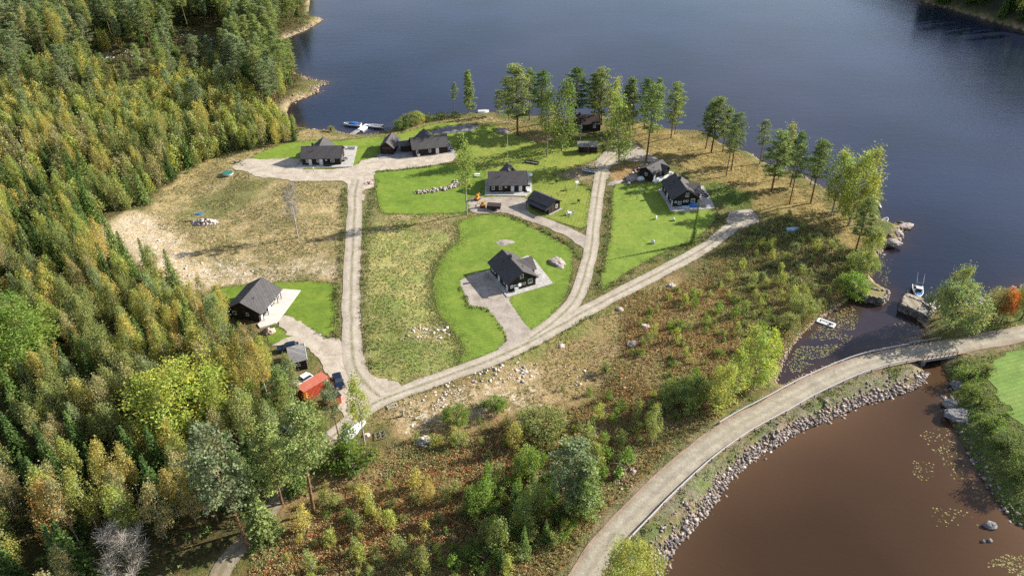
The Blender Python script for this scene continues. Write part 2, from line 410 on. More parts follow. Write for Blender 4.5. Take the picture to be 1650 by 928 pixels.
zone([(600,352),(690,345),(750,352),(738,388),(700,430),(698,480),(745,560),(738,590),(640,615),(600,608),(588,560),(590,420)], (.37, .33, .13), (.20, .24, .065), .2, 2)
zone([(590,470),(650,500),(720,540),(745,585),(640,613),(600,605),(590,540)], (.24, .24, .08), (.14, .19, .045), .14, 4)
zone([(600,345),(650,345),(752,345),(760,362),(735,385),(700,372),(600,368)], TAN, (.16, .17, .05), .05, 2)
zone([(225,335),(270,300),(330,268),(380,270),(440,290),(553,296),(556,440),(540,455),(440,453),(355,463),(300,470),(240,430),(190,410),(150,380),(165,360)], (.39, .30, .155), (.21, .18, .075), .2, 2.5)
zone([(150,375),(220,335),(300,385),(305,400),(300,420),(400,425),(450,440),(440,453),(355,463),(300,468),(240,432),(190,410)], (.50, .41, .26), (.36, .28, .15), .6, 3)
zone([(330,410),(540,420),(540,448),(440,452),(350,455)], (.36, .29, .18), (.22, .19, .08), .5, 3)
zone([(380,285),(440,290),(420,320),(350,345),(300,350),(290,330)], (.19, .19, .075), (.15, .14, .05), .06, 3)
zone([(300,262),(380,245),(455,233),(500,226),(490,228),(405,258),(370,275),(320,300),(280,330),(250,335)], STRAW, (.24, .2, .09), .1, 2)
zone([(480,205),(560,222),(625,216),(700,196),(790,190),(840,195),(840,202),(790,197),(735,196),(700,201),(640,217),(618,221),(500,228),(470,228)], STRAW, (.26, .22, .1), .15, 1.5)
zone([(555,300),(604,282),(606,340),(590,420),(590,560),(600,608),(585,600),(577,540),(556,545),(545,480),(556,420)], (.25, .2, .11), (.12, .14, .04), .1, 1.2)
zone([(800,200),(870,205),(930,225),(900,245),(860,250),(845,235),(805,228),(795,212)], (.30, .2, .085), (.16, .16, .05), .1, 2)
zone([(880,255),(960,240),(965,262),(950,290),(905,285),(870,275)], (.30, .235, .15), (.2, .18, .08), .05, 2)
zone([(1000,195),(1160,230),(1225,265),(1330,320),(1400,400),(1330,400),(1215,340),(1150,300),(1075,260),(1020,235)], (.30, .23, .09), (.17, .13, .045), .08, 3)
zone([(985,268),(1040,262),(1040,285),(1005,295),(985,295)], (.34, .22, .1), (.2, .14, .06), .12, 1.5)
zone([(1150,290),(1215,320),(1215,335),(1150,333),(1110,300)], (.12, .16, .035), (.08, .13, .025), 0, 2)
zone([(960,500),(1060,447),(1190,372),(1260,345),(1380,400),(1400,440),(1380,470),(1310,520),(1262,570),(1250,610),(1180,650),(1060,770),(930,928),(860,1010),(500,1000),(330,940),(400,880),(520,790),(560,690),(610,655),(690,625),(850,562)], (.17, .125, .055), (.09, .10, .03), .12, 3)
zone([(610,658),(690,628),(850,560),(965,500),(1060,447),(1090,460),(1010,560),(990,620),(900,650),(760,655),(720,700),(640,690),(590,690)], (.34, .245, .125), (.24, .19, .075), .16, 4)
zone([(850,540),(970,487),(990,500),(900,560),(860,590),(800,590)], (.24, .21, .08), (.15, .17, .045), .05, 2)
zone([(620,650),(700,628),(850,585),(890,600),(850,650),(740,690),(680,700),(640,680)], (.36, .27, .15), (.26, .2, .09), .55, 3)
zone([(650,545),(672,525),(720,518),(735,530),(715,548),(680,552)], (.3, .25, .12), (.2, .19, .07), .5, 1.5)
zone([(1010,520),(1080,470),(1180,470),(1190,560),(1150,640),(1060,700),(960,740),(930,680),(1000,600)], (.25, .165, .08), (.16, .14, .05), .14, 5)
zone([(560,800),(700,720),(800,680),(860,720),(860,790),(760,850),(600,880),(440,928),(400,920)], RUST, (.12, .095, .03), .06, 5)
zone([(430,790),(560,750),(640,730),(660,790),(520,840),(420,880)], (.26, .17, .09), (.17, .13, .05), .12, 3)
# verges of the main road, riprap slopes
MW = [(p[0], p[1]) for p in main_w]
dm = d_line(MW, GX, GY); w = sstep(4.6, 2.3, dm)[:, None]
C1[:] = C1*(1-w)+np.array((.23, .185, .12))*w; C2[:] = C2*(1-w)+np.array((.13, .13, .05))*w
zone([(980,928),(1060,860),(1140,790),(1200,745),(1290,690),(1390,640),(1475,605),(1480,588),(1395,606),(1309,640),(1250,670),(1190,710),(1120,762),(1050,828),(990,905)], (.2, .17, .12), (.11, .15, .045), .25, 1.5)
sh = sstep(3.2, .4, SD)[:, None]*.85
C1[:] = C1*(1-sh)+np.array((.34, .26, .17))*sh; C2[:] = C2*(1-sh)+np.array((.2, .16, .08))*sh; RK[:] = np.maximum(RK, sh[:, 0]*.45)
zone([(1500,600),(1535,578),(1600,572),(1650,556),(1700,600),(1700,900),(1640,850),(1611,814),(1570,740),(1540,690),(1530,650)], (.12, .14, .04), (.07, .10, .025), .08, 1.5)
zone([(1495,520),(1560,500),(1650,470),(1660,528),(1560,548),(1500,552)], (.2, .18, .075), (.1, .13, .03), .1, 2)
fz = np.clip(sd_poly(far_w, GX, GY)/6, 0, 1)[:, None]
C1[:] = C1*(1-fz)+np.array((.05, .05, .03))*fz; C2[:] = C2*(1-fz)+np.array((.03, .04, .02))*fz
uw = (SD < 0)
C1[uw] = (.05, .03, .018); C2[uw] = (.035, .02, .012); RK[uw] = 0

m, nt, out = new_mat('meadow_ground')
g_ = nd(nt, 'ShaderNodeNewGeometry').outputs['Position']
a1 = nd(nt, 'ShaderNodeAttribute', attribute_name='c1').outputs['Color']; a2 = nd(nt, 'ShaderNodeAttribute', attribute_name='c2').outputs['Color']
ar = nd(nt, 'ShaderNodeAttribute', attribute_name='rk').outputs['Fac']
n1 = noise(nt, .16, 7, .68, g_, .6); n2 = noise(nt, 1.1, 6, .7, g_); n3 = noise(nt, 5.5, 4, .75, g_); n4 = noise(nt, .33, 7, .7, g_, .4)
c = mixc(nt, ramp(nt, n1, ((.40, 0), (.60, 1))), a1, a2)
c = mixc(nt, ramp(nt, n4, ((.5, 0), (.72, .5))), c, mixc(nt, 1.0, a1, (1.15, .85, .6), 'MULTIPLY'))
c = mixc(nt, 1.0, c, ramp(nt, n2, ((.28, .55), (.72, 1.45))), 'MULTIPLY')
c = mixc(nt, 1.0, c, ramp(nt, n3, ((.28, .5), (.72, 1.5))), 'MULTIPLY')
rn = noise(nt, .45, 9, .72, g_, 1.2)
rk = math_(nt, 'ADD', math_(nt, 'MULTIPLY', ar, .42), math_(nt, 'SUBTRACT', rn, .72))
rkm = ramp(nt, math_(nt, 'MULTIPLY', rk, 9), ((0, 0), (1, 1)))
rcol = ramp(nt, n2, ((.3, (.42, .33, .22)), (.65, (.66, .56, .42))))
c = mixc(nt, rkm, c, rcol)
hgtn = math_(nt, 'ADD', n2, math_(nt, 'MULTIPLY', n3, .5))
pbsdf(nt, out, c, .95, .1, bump=hgtn, bump_d=.5, bump_s=.8)
M['ground'] = m
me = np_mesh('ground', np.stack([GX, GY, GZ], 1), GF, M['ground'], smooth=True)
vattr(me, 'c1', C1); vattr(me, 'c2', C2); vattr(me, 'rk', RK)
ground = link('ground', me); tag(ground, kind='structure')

# ------------------------------------------------------------------ water
def water_mat(name, deep, shallow, rip=.35, rough=.12, spec=.5):
    m, nt, out = new_mat(name)
    g = nd(nt, 'ShaderNodeNewGeometry').outputs['Position']
    at_ = nd(nt, 'ShaderNodeAttribute', attribute_name='shallow').outputs['Fac']
    n = noise(nt, .022, 2, .4, g); nn = noise(nt, .35, 5, .6, g)
    c = mixc(nt, at_, deep, shallow)
    c = mixc(nt, 1.0, c, ramp(nt, n, ((.35, .72), (.65, 1.25))), 'MULTIPLY')
    mp = nd(nt, 'ShaderNodeMapping'); mp.inputs['Scale'].default_value = (.8, 2.2, 1); mp.inputs['Rotation'].default_value = (0, 0, R(8)); nt.links.new(g, mp.inputs[0])
    w1 = noise(nt, .7, 4, .6, mp.outputs[0]); w2 = noise(nt, .12, 3, .5, mp.outputs[0])
    h = math_(nt, 'ADD', w1, math_(nt, 'MULTIPLY', w2, .8))
    p = pbsdf(nt, out, c, rough, spec, bump=h, bump_d=.25, bump_s=rip)
    p.inputs['IOR'].default_value = 1.33
    return m
M['lake'] = water_mat('lake_water', (.012, .016, .034), (.05, .027, .015), .2, .11, .62)
M['pond'] = water_mat('pond_water', (.056, .030, .0155), (.085, .048, .025), .2, .15, .32)
wx = axis(-150, 180, 2.0, -350, 400, 8, 7000); wy = axis(100, 320, 2.0, 60, 480, 8, 7000)
WX, WY = np.meshgrid(wx, wy); WX = WX.ravel(); WY = WY.ravel(); s_ = land_sd(WX, WY)
nx = len(wx); ny = len(wy); ii = (np.arange(nx-1)[None, :]+np.arange(ny-1)[:, None]*nx).ravel()
me = np_mesh('lake', np.stack([WX, WY, np.full(len(WX), WZ)], 1), np.stack([ii, ii+1, ii+nx+1, ii+nx], 1), M['lake'])
bay = sstep(175, 150, WY)*sstep(60, 80, WX)*sstep(100, 85, WX)
vattr(me, 'shallow', np.clip(np.exp(np.minimum(s_, 0)/2.5)*.8+bay*.45, 0, 1)); tag(link('lake', me), kind='structure')
wx = np.arange(10, 190, 1.5); wy = np.arange(20, 126, 1.5)
WX, WY = np.meshgrid(wx, wy); WX = WX.ravel(); WY = WY.ravel(); s_ = land_sd(WX, WY); pin = sd_poly(pond_w, WX, WY)
nx = len(wx); ny = len(wy); ii = (np.arange(nx-1)[None, :]+np.arange(ny-1)[:, None]*nx).ravel()
Fp = np.stack([ii, ii+1, ii+nx+1, ii+nx], 1); dmw = d_line(MW, WX, WY)
keep = (pin[Fp] > -4).any(1) & ~((WY[Fp] > 112).any(1) & (dmw[Fp] < 2.0).any(1)) & ~((WX[Fp] > 60).any(1) & (WY[Fp] > 122).any(1))
me = np_mesh('pond', np.stack([WX, WY, np.full(len(WX), WZ+.006)], 1), Fp[keep], M['pond'])
vattr(me, 'shallow', np.clip(np.exp(np.minimum(s_, 0)/5), 0, 1)); tag(link('pond', me), kind='structure')

# ------------------------------------------------------------------ sheets: gravel, lawns, roads
def jitter(P, amp, step=.8):
    out = []; n = len(P)
    for i in range(n):
        x0, y0 = P[i]; x1, y1 = P[(i+1) % n]; k = max(1, int(math.hypot(x1-x0, y1-y0)/step))
        for j in range(k): out.append((x0+(x1-x0)*j/k, y0+(y1-y0)*j/k))
    return [(x+(float(vnoise(x, y, 1.3))-.5)*amp*2+(float(vnoise(x+7, y, .5))-.5)*amp, y+(float(vnoise(x+31, y+5, 1.3))-.5)*amp*2+(float(vnoise(x, y+3, .5))-.5)*amp) for x, y in out]
def sheet(name, px, mat, z, amp=.35, label=None):
    P = jitter(crom(W(px), 2.0, True), amp)
    bm = bmesh.new(); f = bm.faces.new([bm.verts.new((x, y, z)) for x, y in P])
    bm.normal_update()
    if f.normal.z < 0: f.normal_flip()
    bmesh.ops.triangulate(bm, faces=[f])
    me = bpy.data.meshes.new(name); bm.to_mesh(me); bm.free(); me.materials.append(mat)
    o = link(name, me); tag(o, kind='structure'); return o
def gravel_mat(name, a, b, track=0.0, grass=0.0):
    m, nt, out = new_mat(name)
    g = nd(nt, 'ShaderNodeNewGeometry').outputs['Position']
    n = noise(nt, .35, 7, .65, g, .5); n2 = noise(nt, 4, 5, .8, g); n3 = noise(nt, 1.3, 6, .7, g)
    c = ramp(nt, n, ((.34, a), (.62, b))); pt = noise(nt, .9, 6, .7, g, 1.0); c = mixc(nt, ramp(nt, pt, ((.58, 0), (.7, .45))), c, tuple(x*.62 for x in a))
    if track:
        uv = nd(nt, 'ShaderNodeUVMap'); sp = nd(nt, 'ShaderNodeSeparateXYZ'); nt.links.new(uv.outputs[0], sp.inputs[0])
        t = ramp(nt, math_(nt, 'ADD', sp.outputs[0], math_(nt, 'MULTIPLY', math_(nt, 'SUBTRACT', n, .5), .12)), ((0, .84), (.12, .92), (.25, 1.07), (.34, 1.07), (.44, .87), (.56, .87), (.66, 1.07), (.75, 1.07), (.88, .92), (1, .82)))
        c = mixc(nt, ramp(nt, n3, ((.3, .25*track), (.6, track))), c, mixc(nt, 1.0, c, t, 'MULTIPLY'))
        if grass:
            gm = ramp(nt, sp.outputs[0], ((.40, 0), (.47, 1), (.53, 1), (.60, 0)))
            gm = math_(nt, 'MULTIPLY', gm, ramp(nt, n3, ((.40, 0), (.6, grass))))
            c = mixc(nt, gm, c, (.14, .15, .05))
    c = mixc(nt, 1.0, c, ramp(nt, n2, ((.3, .72), (.7, 1.25))), 'MULTIPLY')
    c = mixc(nt, .6, c, ramp(nt, n3, ((.3, .75), (.7, 1.2))), 'MULTIPLY')
    pbsdf(nt, out, c, .95, .12, bump=n2, bump_d=.06)
    return m
M['gravel'] = gravel_mat('yard_gravel', (.27, .225, .18), (.40, .345, .285))
M['gravel_pale'] = gravel_mat('pale_yard_gravel', (.34, .285, .215), (.50, .43, .34))
M['track'] = gravel_mat('track_gravel', (.33, .28, .21), (.44, .38, .30), 1.0, .9)
M['road'] = gravel_mat('road_gravel', (.275, .24, .18), (.37, .325, .245), 1.0)
M['roadside'] = gravel_mat('road_shoulder', (.25, .18, .13), (.34, .25, .18))
def ribbon(name, P, width, mat, z, amp=.25, taper=None):
    V = []; UV = []; n = len(P); L = 0
    for i, (x, y) in enumerate(P):
        a = P[max(i-1, 0)]; b = P[min(i+1, n-1)]; d = math.hypot(b[0]-a[0], b[1]-a[1]) or 1
        nx_, ny_ = -(b[1]-a[1])/d, (b[0]-a[0])/d
        if i: L += math.hypot(x-P[i-1][0], y-P[i-1][1])
        wl = width/2+(float(vnoise(L, 3, 3.7))-.5)*amp*2; wr = width/2+(float(vnoise(L, 57, 3.7))-.5)*amp*2
        for k in range(5):
            t = -wl+(wl+wr)*k/4; V.append((x+nx_*t, y+ny_*t, z+.05*(1-abs(k-2)/2))); UV.append((k/4, L))
    F = [(i*5+k, i*5+k+5, i*5+k+6, i*5+k+1) for i in range(n-1) for k in range(4)]
    me = bpy.data.meshes.new(name); me.from_pydata(V, [], F); me.materials.append(mat)
    uvl = me.uv_layers.new(name='UVMap')
    for lp in me.loops: uvl.data[lp.index].uv = UV[lp.vertex_index]
    bm = bmesh.new(); bm.from_mesh(me); bm.normal_update()
    if bm.faces and sum(f.normal.z for f in bm.faces) < 0: bmesh.ops.reverse_faces(bm, faces=bm.faces)
    bm.to_mesh(me); bm.free(); me.polygons.foreach_set('use_smooth', [True]*len(me.polygons))
    o = link(name, me); tag(o, kind='structure'); return o
sheet('yard', P_YARD, M['gravel_pale'], .016, .6)
sheet('forecourt', P_FORE, M['gravel'], .018, .3)
sheet('driveway', P_DRIVE, M['gravel'], .018, .15)
sheet('gravel_lane', P_NORTH, M['gravel_pale'], .02, .5)
sheet('parking_ground', P_PARK, M['gravel'], .02, .5)
sheet('turning_circle', P_LOOP, M['gravel'], .02, .5)
ribbon('side_road', re_w, 4.2, M['track'], .03, .25)
ribbon('lane', rb_w, 3.7, M['track'], .036, .2)
ribbon('lane', trk_a, 3.9, M['track'], .042, .2)
M['forest_path'] = gravel_mat('earth_path', (.20, .155, .105), (.30, .245, .175), 1.0, .9)
ribbon('path', trk_b, 2.9, M['forest_path'], .038, .5)
ribbon('road_shoulder', main_w, 4.9, M['roadside'], .045, .25)
ribbon('road', main_w, 3.65, M['road'], .06, .12)
def lawn_mat(name, col, ang):
    m, nt, out = new_mat(name)
    g = nd(nt, 'ShaderNodeNewGeometry').outputs['Position']
    n = noise(nt, .12, 6, .65, g, .5); n2 = noise(nt, 7, 4, .75, g); n3 = noise(nt, .7, 6, .7, g)
    mp = nd(nt, 'ShaderNodeMapping'); mp.inputs['Rotation'].default_value = (0, 0, R(ang)); nt.links.new(g, mp.inputs[0])
    wv = nd(nt, 'ShaderNodeTexWave', wave_profile='SIN'); wv.inputs['Scale'].default_value = .32; wv.inputs['Distortion'].default_value = 2.2; wv.inputs['Detail'].default_value = 2; wv.inputs['Detail Scale'].default_value = .25
    nt.links.new(mp.outputs[0], wv.inputs[0])
    nb = noise(nt, .3, 8, .7, g, 1.0)
    c = ramp(nt, n, ((.30, tuple(x*.8 for x in col)), (.5, col), (.7, (col[0]*1.3, col[1]*1.08, col[2]*1.3))))
    c = mixc(nt, ramp(nt, nb, ((.55, 0), (.78, .4))), c, (col[0]*1.5, col[1]*.98, col[2]*1.9))
    c = mixc(nt, 1.0, c, ramp(nt, nb, ((.3, .82), (.6, 1.1))), 'MULTIPLY')
    c = mixc(nt, 1.0, c, ramp(nt, wv.outputs[1], ((.3, .94), (.7, 1.06))), 'MULTIPLY')
    c = mixc(nt, 1.0, c, ramp(nt, n2, ((.3, .72), (.7, 1.28))), 'MULTIPLY')
    c = mixc(nt, 1.0, c, ramp(nt, n3, ((.3, .85), (.7, 1.15))), 'MULTIPLY')
    pbsdf(nt, out, c, .9, .15, bump=n2, bump_d=.08)
    return m
lc = {'a': (.155,.22,.028), 'b': (.16,.215,.03), 'c': (.18,.22,.036), 'd': (.138,.21,.026), 'e': (.138,.205,.027), 'f': (.16,.225,.033), 'g': (.135,.2,.024), 'h': (.13,.19,.024)}
for i, (k, p) in enumerate(LAWNS.items()): sheet('lawn', p, lawn_mat('mown_lawn', lc[k], (95, 20, 12, 88, 75, 80, 60, 20)[i]), .008+.0005*i, .3)
sheet('field', P_FIELD, lawn_mat('hay_field', (.14, .22, .045), 70), .01, .8)
# ------------------------------------------------------------------ buildings
def window(root, side, pos, z, w, h, Wd, L, door=False, white=False, yoff=0.0, xoff=0.0):
    """window/door with frame and pane as sub-parts; side R,L,F,B in the house's own axes"""
    t = .09
    def put(mb, a0, a1, z0, z1, d0, d1):
        if side == 'R': mb.box(Wd/2+xoff+d0, Wd/2+xoff+d1, a0, a1, z0, z1)
        elif side == 'L': mb.box(-Wd/2-xoff-d1, -Wd/2-xoff-d0, a0, a1, z0, z1)
        elif side == 'F': mb.box(a0, a1, -L/2-yoff-d1, -L/2-yoff-d0, z0, z1)
        else: mb.box(a0, a1, L/2+yoff+d0, L/2+yoff+d1, z0, z1)
    b = MB(); put(b, pos-w/2+t, pos+w/2-t, z-h/2+t, z+h/2-t, .005, .035)
    pane = b.build('door' if door else 'window', M['white'] if (door and white) else M['glass'], root)
    b = MB()
    put(b, pos-w/2-.03, pos-w/2+t, z-h/2, z+h/2, .003, .07); put(b, pos+w/2-t, pos+w/2+.03, z-h/2, z+h/2, .003, .07)
    put(b, pos-w/2+t, pos+w/2-t, z+h/2-t, z+h/2+.03, .003, .07); put(b, pos-w/2+t, pos+w/2-t, z-h/2-.03, z-h/2+t, .003, .07)
    if w > .9 or door: put(b, pos-.035, pos+.035, z-h/2+t, z+h/2-t, .036, .06)
    if door and white: put(b, pos-w/2+t, pos+w/2-t, z-.1, z+.0, .037, .062)
    b.build('frame', M['white'], pane)
    return pane
def tri_wall(b, Wd, L, he, hr, z0=-.15):
    """body with gables at -L/2 and L/2, ridge along Y"""
    for y, s in ((-L/2, 1), (L/2, -1)):
        pts = [(-Wd/2, y, z0), (Wd/2, y, z0), (Wd/2, y, he), (0, y, hr), (-Wd/2, y, he)]
        b.face(pts if s > 0 else pts[::-1])
    b.face([(Wd/2, -L/2, z0), (Wd/2, L/2, z0), (Wd/2, L/2, he), (Wd/2, -L/2, he)])
    b.face([(-Wd/2, L/2, z0), (-Wd/2, -L/2, z0), (-Wd/2, -L/2, he), (-Wd/2, L/2, he)])
def gable_roof(b, Wd, L, he, hr, ov=.55, og=.5, t=.16, xr=None, xl=None):
    s = (hr-he)/(Wd/2); e = .02
    for sg, o in ((1, xr if xr is not None else ov), (-1, xl if xl is not None else ov)):
        x1 = sg*(Wd/2+o); z1 = hr-s*(Wd/2+o)
        q = [(0, -L/2-og, hr+t+e), (x1, -L/2-og, z1+t+e), (x1, L/2+og, z1+t+e), (0, L/2+og, hr+t+e)]
        b.slab(q if sg > 0 else q[::-1], t)
def wing(root, side, yc, ww, ext, he, hr, Wd, mat, roofmat, og=.4, ov=.45):
    """cross wing: ridge along X from the middle of the house outwards"""
    sg = 1 if side == 'R' else -1
    x1 = sg*(Wd/2+ext)
    b = MB()
    b.face([(x1, yc-ww/2, -.15), (x1, yc+ww/2, -.15), (x1, yc+ww/2, he), (x1, yc, hr), (x1, yc-ww/2, he)])
    for y in (yc-ww/2, yc+ww/2): b.face([(sg*(Wd/2-.3), y, -.15), (x1, y, -.15), (x1, y, he), (sg*(Wd/2-.3), y, he)])
    b.build('wing_wall', mat, root)
    b = MB(); s = (hr-he)/(ww/2); t = .15
    for sy in (1, -1):
        y1 = yc+sy*(ww/2+ov); z1 = hr-s*(ww/2+ov)
        q = [(sg*.15, yc, hr+t), (sg*(Wd/2+ext+og), yc, hr+t), (sg*(Wd/2+ext+og), y1, z1+t), (sg*.15, y1, z1+t)]
        b.slab(q, t)
    b.build('wing_roof', roofmat, root)
def place(root, px_poly, z0, z1, name, mat, zpx=0.0):
    """slab from a photographed outline, expressed in the thing's own axes"""
    inv = Matrix.Translation(root.location) @ Matrix.Rotation(root.rotation_euler.z, 4, 'Z')
    inv = inv.inverted(); P = [tuple((inv @ Vector((x, y, 0)))[:2]) for x, y in W(px_poly, zpx)]
    b = MB(); b.prism(P, z0-root.location.z, z1-root.location.z)
    return b.build(name, mat, root)
def house(name, label, cx, cy, ang, Wd, L, he, hr, cat='house', group=None, wall=None, roof=None, ov=.55, og=.5, xr=None, xl=None, chim=None, z=0.0):
    root = empty(name, (cx, cy, z), R(ang-90)); tag(root, label, cat, group)
    b = MB(); tri_wall(b, Wd, L, he, hr); b.build('wall', wall or M['wall'], root)
    b = MB(); gable_roof(b, Wd, L, he, hr, ov, og, xr=xr, xl=xl); rf = b.build('roof', roof or M['roof'], root)
    # barge boards and ridge cap
    s = (hr-he)/(Wd/2)
    for y in (-L/2-og-.02, L/2+og+.02):
        for sg, o in ((1, xr if xr is not None else ov), (-1, xl if xl is not None else ov)):
            b = MB(); b.bar((sg*.03, y, hr+.06), (sg*(Wd/2+o), y, hr-s*(Wd/2+o)+.06), .05, .24); b.build('barge_board', M['wall'], rf)
    if chim:
        b = MB(); z1 = hr+.9
        b.box(chim[0]-.35, chim[0]+.35, chim[1]-.35, chim[1]+.35, hr-abs(chim[0])*s-.3, z1); c = b.build('chimney', M['dark_metal'], rf)
    for i in range(2):
        yy = L*(-.22+.4*i); xx = Wd*.22*(-1 if i else 1)
        b = MB(); b.tube([(xx, yy, hr-abs(xx)*s+.1), (xx, yy, hr-abs(xx)*s+.65)], .1, 7); b.build('roof_vent', M['dark_metal'], rf)
    return root
def ctr(P0, ang, Wd, L):
    """centre of a footprint from its near-left corner; ridge direction ang, width to the right of it"""
    u = (math.cos(R(ang)), math.sin(R(ang))); v = (math.cos(R(ang-90)), math.sin(R(ang-90)))
    return (P0[0]+v[0]*Wd/2+u[0]*L/2, P0[1]+v[1]*Wd/2+u[1]*L/2)
FAMILY = 'dark timber holiday houses on the headland'
# front house (centre of the photo)
c = ctr((-.75, 146.19), 116.5, 7.3, 10.6)
h4 = house('holiday_house', 'steep dark house on the oval lawn with a wide gravel drive in its shadow', c[0], c[1], 116.5, 7.3, 10.6, 2.75, 5.1, group=FAMILY, wall=M['wall'], chim=(.1, 1.6))
wing(h4, 'R', .8, 4.6, 1.7, 2.5, 4.35, 7.3, M['wall'], M['roof'])
for pos, z, w, hh in ((-.2, 3.75, .95, 1.2), (2.1, 1.75, 1.15, 1.25), (-.35, 1.55, .6, .7), (.6, 1.5, .6, .7), (-2.9, 1.5, .6, .7), (-1.8, 1.2, 1.0, 1.1)): window(h4, 'F', pos, z, w, hh, 7.3, 10.6)
for pos, z, w, hh, d in ((-4.3, 1.15, 1.0, 2.1, True), (-2.6, 1.5, .9, .9, False), (.2, 1.15, .95, 2.1, True), (2.6, 1.5, .9, .9, False), (4.0, 1.5, 1.0, 1.1, False)): window(h4, 'L', pos, z, w, hh, 7.3, 10.6, d, d)
place(h4, [(783,437),(817,479.5),(891,457.5),(862,420),(850,412),(838,418),(812,432)], -.1, .18, 'terrace', M['deck'])
b = MB(); b.box(-2.3, -1.3, -5.9, -5.45, .2, 1.3); b.build('heat_pump', M['white'], h4)
b = MB(); b.tube([(-.9, -5.45, 1.6), (-.9, -5.75, 1.75)], [.5, .42], 10); b.build('satellite_dish', M['white'], h4)
# house on the right lawn
c = ctr((46.9, 190.5), 96.5, 7.3, 11.0)
h5 = house('holiday_house', 'steep dark house with a blue tarpaulin heap against its gable, on the long lawn by the shore pines', c[0], c[1], 96.5, 7.3, 11.0, 2.75, 5.2, group=FAMILY, chim=(.1, 2.0))
h5['label'] = 'steep dark house with a blue tarpaulin against its gable and a cluttered stone terrace'
wing(h5, 'R', .3, 5.0, 1.8, 2.6, 4.4, 7.3, M['wall'], M['roof'])
for pos, z, w, hh in ((.3, 3.7, .95, 1.3), (2.2, 1.75, 1.15, 1.25), (-.4, 1.7, .6, .6), (.5, 1.7, .6, .6), (-2.9, 1.55, .6, .65), (-1.7, 1.2, .95, 1.0)): window(h5, 'F', pos, z, w, hh, 7.3, 11)
for pos, z, w, hh, d in ((-4.6, 1.2, .9, 2.1, True), (-3.0, 1.5, .8, .9, False), (3.3, 1.5, 1.0, 1.1, False), (.2, 1.15, .95, 2.1, True)): window(h5, 'L', pos, z, w, hh, 7.3, 11, d, d)
place(h5, [(1060,306),(1081.5,341),(1108,341),(1152,336),(1144,318),(1133,300),(1122,303),(1075,303)], -.1, .16, 'terrace', M['deck'])
# house 3, middle, with forecourt
h3 = house('holiday_house', 'wide dark house with two white doors facing the gravel yard with the excavator', -1.4, 204.0, 2.2, 8.0, 10.9, 2.55, 5.0, group=FAMILY, ov=.45, chim=(-.6, 1.6))
wing(h3, 'L', 0.3, 4.4, 2.2, 2.6, 5.0, 8.0, M['wall'], M['roof'])
for pos, z, w, hh, d in ((1.4, 1.15, .95, 2.1, True), (3.8, 1.15, .95, 2.1, True), (-2.2, 1.5, .85, 1.1, False), (-.6, 1.75, .55, .6, False), (-4.4, 1.5, .8, 1.1, False)): window(h3, 'R', pos, z, w, hh, 8, 10.9, d, d)
window(h3, 'B', 0, 1.5, 1.1, 1.2, 8, 10.9); window(h3, 'F', 1.5, 1.5, 1.1, 1.2, 8, 10.9)
place(h3, [(782,291),(781,315.5),(846.5,316.8),(857,309),(857,289),(848,284),(842,292),(790,292)], -.1, .2, 'terrace', M['deck'])
# house 1, by the boat dock
h1 = house('holiday_house', 'long dark house nearest the boat dock, with a white terrace at its end', -61.9, 223.4, 2.2, 7.8, 12.3, 2.5, 4.9, group=FAMILY, ov=.4, chim=(-.5, -3.0))
wing(h1, 'L', -1.0, 5.8, 4.3, 2.4, 4.6, 7.8, M['wall'], M['roof'])
for pos, z, w, hh, d in ((-3.6, 1.15, .95, 2.1, True), (-.1, 1.15, 1.1, 2.1, True), (1.6, 1.75, .5, .55, False), (3.6, 1.55, 1.15, 1.15, False), (-4.6, 1.6, .5, 1.3, False), (-1.2, 1.6, .5, 1.2, False)): window(h1, 'R', pos, z, w, hh, 7.8, 12.3, d, d)
window(h1, 'B', 1, 1.3, 1.2, 1.9, 7.8, 12.3)
b = MB(); b.box(4.4, 5.3, 1.2, 3.4, .15, .8); b.box(4.3, 4.5, 1.2, 3.4, .8, 1.1); b.build('garden_sofa', M['dark_metal'], h1)
place(h1, [(477,271.5),(568,269.5),(576,236.2),(551,236.5),(551,262),(484,262)], -.1, .16, 'terrace', M['deck'])
# house 2, with the annex
P = at(667, 252.3); c = ctr(P, 15+90, 7.5, 11.5)
u15 = R(15); cx2 = P[0]+math.cos(u15)*5.75-math.sin(u15)*3.75; cy2 = P[1]+math.sin(u15)*5.75+math.cos(u15)*3.75
h2 = house('holiday_house', 'dark house with a flat side annex beside the tall-gabled garage near the lake', cx2, cy2, 15, 7.5, 11.5, 2.6, 5.0, group=FAMILY, ov=.5)
wing(h2, 'L', -.4, 6.6, 2.8, 2.4, 5.0, 7.5, M['wall'], M['roof'])
for pos, z, w, hh, d in ((2.2, 1.15, 1.0, 2.1, True), (-.3, 1.5, .7, 1.3, False), (-4.6, 1.3, .6, 1.6, False)): window(h2, 'R', pos, z, w, hh, 7.5, 11.5, d, d)
window(h2, 'B', 0, 1.5, 1.1, 1.2, 7.5, 11.5)
b = MB(); b.box(-3.4, -.6, -9.2, -5.76, -.1, 2.3); b.build('annex_wall', M['wall_warm'], h2)
b = MB(); b.slab([(-3.9, -9.7, 2.75), (.1, -9.7, 2.5), (.1, -5.2, 2.5), (-3.9, -5.2, 2.75)], .16); b.build('annex_roof', M['roof'], h2)
place(h2, [(607,252),(613,256),(668,252.5),(720,247.5),(734,246),(719,221),(700,222),(640,228)], -.1, .12, 'terrace', M['deck_grey'])
b = MB(); b.box(4.1, 4.6, -4.6, -3.8, .15, .9); b.build('mailbox', M['white'], h2)
